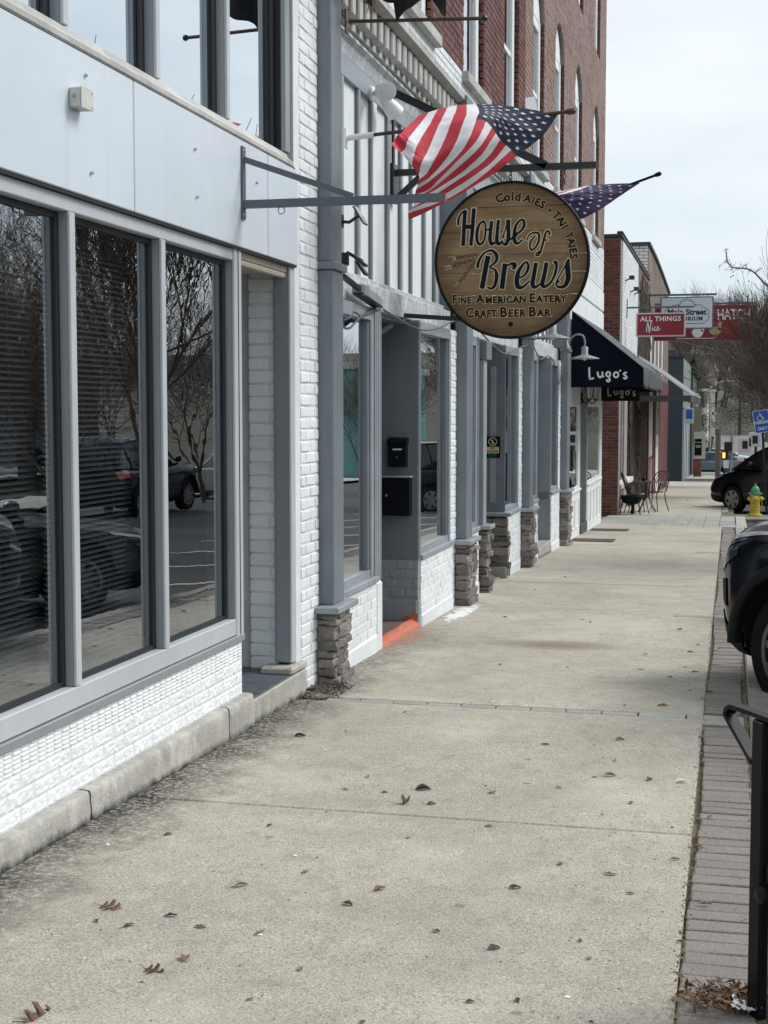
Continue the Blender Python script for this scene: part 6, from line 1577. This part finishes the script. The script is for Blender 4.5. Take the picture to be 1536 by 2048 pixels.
# ================================================================== accessible parking sign
ps = thing('parking_sign', 'tilted blue accessible parking only sign on a dark post', 'sign', (.80, 35, zg(35)))
M_ = Matrix.Translation((.735, 34.95, 1.195)) @ Matrix.Rotation(R(-9), 4, 'Y')
def rrect(w, h, r, n=5):
    out = []
    for cx, cy, a0 in ((w-r, h-r, 0), (-w+r, h-r, 90), (-w+r, -h+r, 180), (w-r, -h+r, 270)):
        for k in range(n+1): a = R(a0+90*k/n); out.append((cx+r*math.cos(a), cy+r*math.sin(a)))
    return out
G().prism(rrect(.185, .27, .04), -.006, .006, 'Y').xf(M_).obj('plate', 'sign_white', ps); G().prism(rrect(.172, .257, .035), -.0075, -.0065, 'Y').xf(M_).obj('face', 'sign_blue', ps)
g = G(); fn = lambda u, v: (u, -.0085, v)
stroke_g(g, [(-.02, .215), (-.018, .20)], .03, fn); stroke_g(g, [(-.018, .195), (-.012, .12), (.03, .115), (.05, .06), (.075, .065)], .018, fn, n=2); stroke_g(g, [(-.012, .155), (.03, .155)], .014, fn)
stroke_g(g, [(-.03+.062*math.cos(a), .085+.06*math.sin(a)) for a in [R(110)+R(260)*k/16 for k in range(17)]], .014, fn, n=1)
text_g(g, 'PARKING', .098, lambda u, v: fn(u*.86, v-.055), bold=.003); text_g(g, 'ONLY', .098, lambda u, v: fn(u*.86, v-.20), bold=.003); g.xf(M_).obj('lettering', 'sign_white', ps)
G().tube([(.90, 35, zg(35)-.1), (.725, 34.98, 1.52)], .03, 8).obj('post', 'black_metal', ps)
# ================================================================== bistro table, chairs and fire bowl
def wire(g, pts, r=.012, n=6): g.tube(crom(pts, 5), r, n)
def chair(x, y, rz, label):
    t = thing('bistro_chair', label, 'chair', (0, 0, 0), 'black iron bistro chairs')
    for sx in (-1, 1):
        for sy in (-1, 1): g = G(); wire(g, [(sx*.17, sy*.17, .45), (sx*.19, sy*.19, .25), (sx*.25, sy*.24, 0)]); g.obj('leg', 'black_metal', t, local=True)
    G().lathe([(0, .44), (.20, .44), (.215, .45), (.20, .465), (0, .46)], (0, 0, 0), 24).obj('seat', 'black_metal', t, local=True)
    g = G(); wire(g, [(-.20, -.18, .45), (-.22, -.26, .7), (-.17, -.33, .88), (0, -.36, .95), (.17, -.33, .88), (.22, -.26, .7), (.20, -.18, .45)], .014); g.obj('back_frame', 'black_metal', t, local=True)
    for k in range(-3, 4): g = G(); x_ = k*.05; wire(g, [(x_, -.19, .45), (x_*1.1, -.27, .68), (x_*.8, -.35, .94-abs(k)*.018)], .007, 5); g.obj('back_bar', 'black_metal', t, local=True)
    for s in (-1, 1): g = G(); wire(g, [(s*.22, -.25, .66), (s*.27, -.05, .69), (s*.27, .14, .67), (s*.22, .18, .55), (s*.18, .17, .45)], .013); g.obj('arm', 'black_metal', t, local=True)
    t.location = (x, y, zg(y)); t.rotation_euler = (0, 0, rz); return t
chair(-2.06, 33.2, R(-75), 'black iron chair with its back to the window ledge')
chair(-1.72, 34.5, R(150), 'black iron chair on the far side of the small table')
tb_ = thing('bistro_table', 'small round black iron table beside the mauve shop front', 'table', (-1.86, 33.9, zg(33.9)))
G().lathe([(0, .70), (.33, .70), (.34, .71), (.33, .725), (0, .725)], (-1.86, 33.9, zg(33.9)), 28).obj('table_top', 'pole_brown', tb_)
for k in range(4): a = R(45+90*k); g = G(); wire(g, [(-1.86+.08*math.cos(a), 33.9+.08*math.sin(a), zg(33.9)+.70), (-1.86+.06*math.cos(a), 33.9+.06*math.sin(a), zg(33.9)+.35), (-1.86+.28*math.cos(a), 33.9+.28*math.sin(a), zg(33.9))], .014); g.obj('leg', 'black_metal', tb_)
G().lathe([(0, .726), (.04, .726), (.04, .80), (.03, .82), (0, .82)], (-1.95, 33.9, zg(33.9)), 12).obj('jar', 'black_satin', tb_)
fp = thing('fire_bowl', 'black fire pit bowl on splayed legs in front of the chairs', 'fire pit', (-2.13, 32.5, zg(32.5)))
smooth_angle(G().lathe([(0, .22), (.10, .225), (.19, .27), (.245, .36), (.25, .42), (.26, .425), (.255, .435), (.235, .43), (.18, .30), (0, .25)], (-2.13, 32.5, zg(32.5)), 28).obj('bowl', 'black_satin', fp))
for k in range(3): a = R(200+120*k); G().tube([(-2.13+.21*math.cos(a), 32.5+.21*math.sin(a), zg(32.5)+.34), (-2.13+.27*math.cos(a), 32.5+.27*math.sin(a), zg(32.5))], .014, 6).obj('leg', 'black_metal', fp)
G().lathe([(.03, .22), (.03, .12), (.05, .02), (0, .0)], (-2.11, 32.5, zg(32.5)), 10).obj('ash_foot', 'black_satin', fp)
# ================================================================== far street furniture
sp_ = thing('signal_post', 'pedestrian signal with lit orange hand at the far corner', 'traffic signal', (.05, 64, zg(64)))
G().tube([(.10, 64, zg(64)), (.10, 64, .9)], .06, 8).obj('post', 'steel', sp_); G().cbox(-.22, .12, 63.8, 64.05, -.35, .05, .02).obj('head', 'black_metal', sp_); G().cbox(-.30, -.05, 63.85, 64.05, -.72, -.36, .02).obj('head', 'black_metal', sp_)
G().box(-.28, -.17, 63.84, 63.849, -.66, -.42).obj('hand_lens', 'signal_hand', sp_); G().box(-.24, .0, 63.82, 63.84, -1.1, -.75).obj('notice', 'sign_white', sp_)
up1 = thing('utility_pole', 'brown wooden utility pole at the far corner', 'pole', (-.5, 68, zg(68)))
G().tube([(-.50, 68, zg(68)), (-.52, 68, .55)], [.13, .12], 10).obj('pole', 'wood_pole', up1); 
up2 = thing('street_lamp', 'pale street lamp with curved arm beyond the crossing', 'lamp post', (.0, 96, zg(96)))
G().tube([(-1.25, 96, zg(96)), (-1.25, 96, 3.0)], .05, 8).tube(crom([(-1.25, 96, 2.6), (-1.1, 96, 3.0), (-.5, 96, 3.25), (.3, 96, 3.3)], 6), .03, 6).obj('mast', 'sill_stone', up2)
sn = thing('route_signs', 'white route signs on a dark post by the street trees', 'sign', (.85, 56, zg(56)))
G().tube([(.98, 56, zg(56)), (.98, 56, .9)], .05, 8).obj('post', 'black_metal', sn)
for x, z, s in ((.58, .12, .24), (.95, .32, .24)): 
    G().cbox(x-s, x+s, 55.88, 55.92, z-.27, z+.27, .02).obj('plate', 'sign_white', sn); G().box(x-.1, x+.1, 55.87, 55.879, z-.15, z+.15).obj('number', 'ink', sn)
# overhead wires
for i, (a, b, sag) in enumerate((((-6, 70, 6.2), (8, 95, 4.6), .3), ((-6, 72, 5.7), (8, 98, 4.0), .3), ((-5, 60, 6.6), (6, 90, 5.6), .25))):
    w = thing('overhead_wire', ('uppermost thin wire across the sky past the signs', 'middle thin wire across the sky past the signs', 'lowest thin wire across the sky past the signs')[(1, 2, 0)[i]], 'wire', a)
    A, B = Vector(a), Vector(b); G().tube([A+(B-A)*k/10-Vector((0, 0, sag*4*(k/10)*(1-k/10))) for k in range(11)], .012, 4).obj('wire', 'bracket_grey', w)
LFXY = {'oak': (-1.752, 3.255), 'stem': (-1.964, 4.170), 'brown': (-1.601, 3.688), 'black': (-1.274, 5.974), 'rust': (-1.294, 5.717), 'white': (-0.183, 6.405), 'dark2': (-2.130, 6.927)}
LEAVES = [(-1.910, 4.028), (-1.520, 3.792), (-1.794, 4.015), (-1.702, 4.132), (-1.576, 4.058), (-1.593, 4.480), (-1.737, 5.240), (-1.426, 4.689), (-1.424, 5.878), (-1.189, 5.737), (-0.973, 6.000), (-0.705, 6.157), (-0.378, 5.973), (-0.899, 5.457), (-1.169, 5.207), (-0.567, 5.016), (-0.683, 4.698), (-1.123, 4.565), (-1.188, 4.385), (-0.415, 4.233), (-0.375, 4.091), (-0.658, 4.103), (-0.855, 4.205), (-0.193, 5.631), (-0.167, 5.181), (-0.382, 4.936), (-0.299, 4.738), (-0.090, 5.368), (-0.532, 3.724), (-0.655, 3.681), (-1.236, 3.548), (-1.169, 3.793), (-1.754, 7.720), (-0.565, 8.279), (-0.211, 8.890), (-0.112, 8.423), (-0.130, 8.623), (-0.269, 9.846), (-0.255, 10.588), (-0.352, 9.384), (-1.048, 9.622), (-0.878, 7.055), (-0.507, 6.779), (-0.504, 6.448), (-0.569, 6.410), (-0.122, 7.456), (-0.352, 8.306), (-0.120, 4.302), (-0.052, 4.685), (-0.051, 5.827), (-0.520, 7.281), (-0.131, 6.738), (-0.323, 6.426), (-1.569, 6.138), (-1.605, 5.885), (-2.295, 4.992), (-2.076, 5.014), (-1.378, 4.054), (-0.903, 3.479), (-0.569, 10.367), (-1.138, 12.183), (-1.218, 12.343), (-1.897, 12.328), (-0.562, 9.649), (-0.525, 10.921), (-0.370, 11.890), (-0.210, 11.013), (-0.198, 9.642), (-0.090, 8.868), (-0.071, 10.019), (-0.060, 10.779), (-1.511, 9.604), (-1.821, 16.362), (-1.964, 14.820), (-1.895, 18.158), (-0.786, 20.293), (-1.236, 23.523), (-0.867, 28.373), (-2.142, 38.057), (-1.661, 38.960), (-1.159, 42.262)]
CHIPS = [(-2.462, 5.786), (-0.404, 3.782), (-1.374, 4.041), (-2.241, 4.828), (-1.915, 6.648), (-1.519, 4.872), (-2.441, 15.843)]

# ================================================================== bare trees
def bare_tree(seed, H, r0, spread, lean=(0, 0), fork=.28, lev=5, limbs=4, up=.5, rmin=.0035):
    rr = random.Random(seed); tr, tw = G(), G()
    def branch(p, d, L, r, l):
        n = 5 if l < 2 else (4 if l < 4 else 3); pts = [p]; rs = [r]; q = p.copy(); dd = d.copy()
        for k in range(n):
            dd = (dd+Vector((rr.gauss(0, .13), rr.gauss(0, .13), rr.gauss(0, .08)+up*.10))).normalized(); q = q+dd*(L/n); pts.append(q.copy()); rs.append(max(rmin, r*(1-.62*(k+1)/n)))
        (tr if l < 2 else tw).tube(pts, rs, 7 if l < 2 else (4 if l < 3 else 3), False)
        if l >= lev: return
        m = {0: limbs, 1: 5, 2: 5, 3: 4, 4: 4}.get(l, 3)
        for k in range(m):
            t = .35+.65*(k+rr.random())/m if l else .82+.18*rr.random()
            t = min(t, 1); i = min(n-1, int(t*n)); f = t*n-i; bp = pts[i].lerp(pts[i+1], f); br_ = rs[i]*(1-f)+rs[i+1]*f
            ax = dd.orthogonal().normalized(); ang = rr.uniform(0, 2*math.pi) if l else 2*math.pi*k/m+rr.uniform(-.4, .4)
            side = Quaternion(dd, ang) @ ax; sp = spread*(rr.uniform(.7, 1.2))
            nd = (dd*math.cos(sp)+side*math.sin(sp)+Vector((0, 0, up*.35))).normalized()
            branch(bp, nd, L*rr.uniform(.62, .84) if l else H*(1-fork)*rr.uniform(.42, .6), max(rmin*1.2, br_*rr.uniform(.6, .78)), l+1)
    branch(Vector((0, 0, -.1)), Vector((lean[0], lean[1], 1)).normalized(), H*fork, r0, 0)
    return tr.mesh('trunk', 'bark', smooth=True), tw.mesh('crown', 'twig', smooth=True)
TM = [bare_tree(1, 6.6, .16, .52, lev=5, up=.55, rmin=.006), bare_tree(2, 10., .22, .58, lev=5, fork=.25, rmin=.0065), bare_tree(3, 11., .24, .5, lev=5, fork=.32, limbs=5, rmin=.009), bare_tree(4, 7.5, .15, .62, lev=4, up=.4, rmin=.014)]
TM.append(bare_tree(9, 5.4, .11, .60, lev=5, fork=.20, limbs=5, up=.42, rmin=.0034)); TM.append(bare_tree(12, 6.0, .12, .66, lev=5, fork=.16, limbs=5, up=.36, rmin=.0034))
def tree(x, y, k, label, group=None, s=1., rz=0., zz=None):
    t = thing('bare_tree', label, 'tree', (x, y, zg(y)-.14 if zz is None else zz), group)
    for nm_, me in zip(('trunk', 'crown'), TM[k]): o = bpy.data.objects.new(nm_, me); COL.objects.link(o); o.parent = t
    t.scale = (s, s, s); t.rotation_euler = (0, 0, rz); return t
tree(1.65, 45.5, 0, 'bare street tree whose twigs cover the end of the Hatch sign', s=1.05, rz=.6)
tree(1.9, 58, 0, 'bare street tree behind the blue parking sign', s=.95, rz=2.1)
tree(2.6, 70, 3, 'bare street tree just past the far crossing', s=1.0, rz=4.)
tree(3.7, 20.5, 0, 'bare street tree off to the right with one long branch in view', s=1.0, rz=3.3)
lbx = bpy.data.objects[-1] if False else None
g = G(); r2 = random.Random(8)
main = crom([(3.4, 20.4, 2.3), (2.2, 20.3, 2.75), (1.2, 20.1, 2.95), (.55, 20.0, 3.10), (.25, 20., 3.36), (-.02, 20., 3.42), (-.09, 20., 3.60)], 5); g.tube(main, [.018*(1-.85*i/len(main))+.003 for i in range(len(main))], 5, False)
for k in range(26):
    i = r2.randrange(len(main)-14, len(main)); p = Vector(main[i]); d = Vector((r2.uniform(-.6, .6), r2.uniform(-.3, .3), r2.uniform(-.5, .7))); l = r2.uniform(.06, .22); q = p+d*l
    g.tube([p, p.lerp(q, .5)+Vector((0, 0, .015)), q], [.0045, .0035, .002], 3, False)
    for _ in range(3): e = q+Vector((r2.uniform(-.05, .05), r2.uniform(-.05, .05), r2.uniform(-.06, .06))); g.tube([q, e], [.0025, .0015], 3, False)
for k in range(4): p = Vector(main[-6])+Vector((r2.uniform(-.05, .25), 0, -.12-.16*r2.random())); g.lathe([(0, -.014), (.012, 0), (0, .014)], p, 6)
tt = [o for o in bpy.data.objects if o.get('label', '').startswith('bare street tree off to the right')][0]
ob = bpy.data.objects.new('branch', g.mesh('branch', 'twig', off=tt.location)); COL.objects.link(ob); ob.parent = tt; ob.matrix_parent_inverse = Matrix.Rotation(3.3, 4, 'Z').inverted()
# trees across the street, mirrored in the shop windows
GA = 'bare trees across the street seen in the window reflections'; LA = 'bare winter tree across the street, seen only as a reflection in the shop windows'
for i, (x, y, k, s) in enumerate(((9.5, 17, 4, 1.1), (8.4, 20.5, 5, 1.), (9.2, 24, 4, 1.), (8.6, 28, 5, 1.05), (9.6, 32, 4, 1.1), (13.2, 20.5, 4, 1.15), (13, 30, 5, 1.2), (12.5, 37, 5, 1.2), (9.4, 38, 4, 1.), (13.0, 69, 5, 1.1), (12.6, 73, 4, 1.2), (12, 48, 4, 1.1))): tree(x, y, k, LA, GA, s, i*1.3)
# wood beyond the far end
GB = 'bare trees of the wood beyond the far end of the street'; LB = 'bare winter tree in the wood closing the far end of the street'
tree(-4.4, 146, 1, 'tall pale bare tree standing above the porch house roof', s=1.15, rz=1.)
r2 = random.Random(21)
for i in range(30):
    x = r2.uniform(-14, 34); y = r2.uniform(150, 235)
    if -4 < x < 7 and y < 165: x += 12
    tree(x, y, r2.choice((1, 2, 3)), LB, GB, r2.uniform(.9, 1.5), r2.uniform(0, 6))
for i, (x, y, s) in enumerate(((4.5, 92, .95), (6.5, 104, 1.1), (4.2, 118, 1.1), (7.5, 128, 1.2), (3.4, 140, 1.2), (10, 112, 1.2), (8.8, 90, 1.), (5.2, 82, .9))):
    tree(x, y, (3, 1, 2, 3, 1, 2, 3, 0)[i], 'bare roadside tree beyond the crossing on the right', 'bare roadside trees beyond the crossing', s, i*1.9)
# evergreen
def evergreen(x, y, H, rad, label):
    t = thing('evergreen_tree', label, 'tree', (x, y, zg(y)-.2)); r3 = random.Random(int(x*10+y))
    G().tube([(x, y, zg(y)-.3), (x, y, zg(y)+H*.9)], [.2, .03], 7).obj('trunk', 'bark', t)
    g = G()
    for k in range(5200):
        h = r3.random()**.8; rr_ = rad*(1-h)**.7*math.sqrt(r3.random())*(1+.35*math.sin(h*23+r3.random())); a = r3.uniform(0, 6.28)
        p = Vector((x+rr_*math.cos(a), y+rr_*math.sin(a), zg(y)+.4+H*h-.15*rr_)); d = Vector((r3.gauss(0, 1), r3.gauss(0, 1), r3.gauss(0, .5))).normalized()*r3.uniform(.12, .28); e = d.orthogonal().normalized()*.05
        g.add([p-e, p+e, p+d], [(0, 1, 2)])
    g.obj('crown', 'evergreen', t)
evergreen(-3.0, 122, 7.6, 1.9, 'loose green evergreen beside the porch house')
evergreen(1.0, 150, 8.5, 3.2, 'dark evergreen at the end of the street left of the lamp')
evergreen(2.6, 176, 10, 3.6, 'dark evergreen deep in the wood at the street end')
# hillside behind
g = G(); n = 40
hx = [-140+280*i/n for i in range(n+1)]
g.add([(x, 240+y_, (zg(240)-1.2 if z_ == 0 else 5.5+2.5*mnoise.noise(Vector((x*.02, 3, 1)))+1.5*mnoise.noise(Vector((x*.07, 1, 1))))-(0 if z_ != 2 else -1.5)) for z_, y_ in ((0, 0), (1, 60), (2, 160)) for x in hx], [(j*(n+1)+i, j*(n+1)+i+1, (j+1)*(n+1)+i+1, (j+1)*(n+1)+i) for j in range(2) for i in range(n)])
g.obj('hills', 'hill_brown', kind='structure')
# ================================================================== dead leaves and litter
def leaf_mesh(seed, L, W_, curl, lobes=0, stem=.3):
    rr = random.Random(seed); g = G(); n, m = 10, 4; cv = rr.uniform(-.6, .6)
    def f(u, v):
        x = (u-.5)*L; w = W_*math.sin(math.pi*min(1, max(0, u))**.85)**.8
        if lobes: w *= .55+.45*abs(math.cos(u*math.pi*lobes))
        y = (v-.5)*w*1.0; z = curl*(abs(v-.5)*2)**1.6*w*.9+.35*curl*L*math.sin(math.pi*u)*.3+.05*L*mnoise.noise(Vector((u*4+seed, v*3, seed)))+cv*.10*L*(u-.5)**2*4
        return (x, y*(1-.25*abs(curl)*abs(v-.5)), max(.0, z)+.002)
    g.grid(f, n, m)
    if stem: g.tube([(-L*.5, 0, .002+.02*L), (-L*(.5+stem*.5), rr.uniform(-.1, .1)*L, .002+.06*L*abs(cv)), (-L*(.5+stem), rr.uniform(-.2, .2)*L, .003+.1*L*abs(curl))], L*.014, 4)
    return g
def oak_g(L):
    half = [(0, .03), (.10, .05), (.16, .22), (.12, .30), (.22, .27), (.28, .10), (.36, .10), (.42, .34), (.36, .44), (.50, .40), (.56, .14), (.64, .12), (.70, .28), (.66, .34), (.80, .26), (.82, .10), (.92, .09), (1.0, 0)]
    g = G(); out = [(x*L, y*L) for x, y in half]+[(x*L, -y*L) for x, y in half[::-1][1:]]
    n = len(half)
    vs = [(x*L, 0, .02*L+.10*L*math.sin(x*2.5)) for x, y in half]+[(x*L, y*L*.9, .02*L+.10*L*math.sin(x*2.5)+.45*L*y*y) for x, y in half]+[(x*L, -y*L*.9, .02*L+.10*L*math.sin(x*2.5)+.6*L*y*y) for x, y in half]
    fs = [(i, i+1, n+i+1, n+i) for i in range(n-1)]+[(i, 2*n+i, 2*n+i+1, i+1) for i in range(n-1)]
    g.add(vs, fs); g.tube([(0, 0, .02*L), (-.3*L, .02*L, .03*L)], L*.012, 4); return g
LM = []
for s in range(8):
    m_ = ('leaf_brown', 'leaf_brown', 'leaf_pale', 'leaf_brown', 'leaf_dark', 'leaf_pale', 'leaf_brown', 'leaf_dark')[s]
    LM.append(leaf_mesh(s, .055+.010*(s % 3), .026+.006*(s % 2), .22+.16*(s % 3), lobes=2.5 if s in (3, 6) else 0, stem=.35 if s % 2 else .15).mesh('leaf', m_, smooth=True))
def leaf(me, x, y, rz, s, label, group=None, tilt=0.):
    o = bpy.data.objects.new('leaf', me); COL.objects.link(o); o.location = (x, y, zg(y)+.001); o.rotation_euler = (SL+tilt, tilt*.6, rz); o.scale = (s, s, s)
    return tag(o, label, 'leaf', group)
leaf(oak_g(.13).mesh('leaf', 'leaf_rust', smooth=True), *LFXY['oak'], R(70), 1., 'large rust brown oak leaf with pointed lobes at the lower left corner', tilt=.5)
leaf(oak_g(.085).mesh('leaf', 'leaf_brown', smooth=True), *LFXY['stem'], R(-8), 1., 'curled tan leaf with a long stem near the left foreground', tilt=.2)
leaf(oak_g(.075).mesh('leaf', 'leaf_brown', smooth=True), *LFXY['brown'], R(-20), 1., 'curled brown lobed leaf in the lower left foreground', tilt=.35)
leaf(leaf_mesh(31, .075, .042, .45).mesh('leaf', 'leaf_dark', smooth=True), *LFXY['black'], R(15), 1., 'blackish curled leaf in the middle of the near slab')
leaf(leaf_mesh(32, .06, .045, .9).mesh('leaf', 'leaf_rust', smooth=True), *LFXY['rust'], R(80), .9, 'reddish leaf standing on edge left of the slab joint')
leaf(leaf_mesh(33, .05, .026, .5, stem=.6).mesh('leaf', 'paper', smooth=True), *LFXY['white'], R(5), 1., 'whitish leaf near the brick strip')
leaf(leaf_mesh(34, .07, .04, .4).mesh('leaf', 'leaf_dark', smooth=True), *LFXY['dark2'], R(10), .85, 'dark leaf alone on the walk near the entry step')
r2 = random.Random(77)
for (x, y) in LEAVES:
    leaf(LM[r2.randrange(8)], x, y, r2.uniform(0, 6.28), r2.choice((.42, .5, .6, .7, .85)), 'small curled dead leaf lying on the concrete walk', 'dead leaves scattered on the walk', r2.uniform(-.15, .15))
g = G()
for k in range(1300):                              # crumbs of leaf, twig and grit
    y = 3.2+r2.random()**1.5*16; x = r2.uniform(-2.4, .1)
    if r2.random() < .35: x = r2.gauss(-.25, .22)
    if x > .1 or x < -2.42: continue
    s = r2.uniform(.002, .006)*(1.8 if r2.random() < .06 else 1); a = r2.uniform(0, 3.14); c, q = math.cos(a)*s, math.sin(a)*s
    g.add([(x-c, y-q, zg(y)+.001), (x+q*.4, y-c*.4, zg(y)+.001+s*.4), (x+c, y+q, zg(y)+.001), (x-q*.4, y+c*.4, zg(y)+.001+s*.3)], [(0, 1, 2, 3)])
g.obj('leaf_crumbs', 'leaf_dark', kind='stuff', label='fine dark crumbs of dead leaf strewn over the walk', cat='leaf litter')
g = G()
for k in range(260):                               # drift of dead leaves at the first pier
    u = r2.random(); x = -2.44+.20*r2.random()**1.6; y = 8.08+.42*u; s = r2.uniform(.012, .03); h = max(0, .05-(x+2.44)*.3)*r2.random()
    d = Vector((r2.gauss(0, 1), r2.gauss(0, 1), r2.gauss(0, .5))).normalized()*s; e = Vector((r2.gauss(0, 1), r2.gauss(0, 1), r2.gauss(0, .4))).normalized()*s*.3
    p = Vector((x, y, zg(y)+.004+h+.006)); g.add([p-d, p+e, p+d, p-e], [(0, 1, 2, 3)])
g.obj('leaf_drift', 'leaf_dark', kind='stuff', label='small drift of dead leaves against the first stone pier', cat='leaf litter')
g = G()
for k in range(420):                               # drift by the litter bin
    x = r2.gauss(.02, .055); y = r2.gauss(3.86, .05); s = r2.uniform(.010, .026); h = .02*r2.random()
    d = Vector((r2.gauss(0, 1), r2.gauss(0, 1), r2.gauss(0, .5))).normalized()*s; e = Vector((r2.gauss(0, 1), r2.gauss(0, 1), r2.gauss(0, .4))).normalized()*s*.35
    p = Vector((x, y, zg(y)+.008+h)); g.add([p-d, p+e, p+d, p-e], [(0, 1, 2, 3)])
g.obj('leaf_drift', 'leaf_brown', kind='stuff', label='matted dead leaves on the bricks at the foot of the bin', cat='leaf litter')
def fpap(u, v): 
    a = Vector((u*5, v*5, 2)); return (.072+.075*(u-.5)+.012*mnoise.noise(a), 3.80+.07*(v-.5), zg(3.8)+.012+.024*abs(mnoise.noise(a*1.3))+.02*abs(u-.5))
tag(G().grid(fpap, 10, 10).obj('paper_scrap', 'paper'), 'crumpled white paper scrap by the foot of the bin', 'paper')
# cracked line and white chips
for i, (x, y) in enumerate(CHIPS):
    s = .008; tag(G().prism([(x-s, y-s*.6), (x+s, y-s), (x+s*.8, y+s), (x-s*.5, y+s*.9)], 0, .003, 'Z').slope().obj('paint_chip', 'paper'), 'white paint chip lying on the walk', 'paint chip', 'white paint chips on the walk')
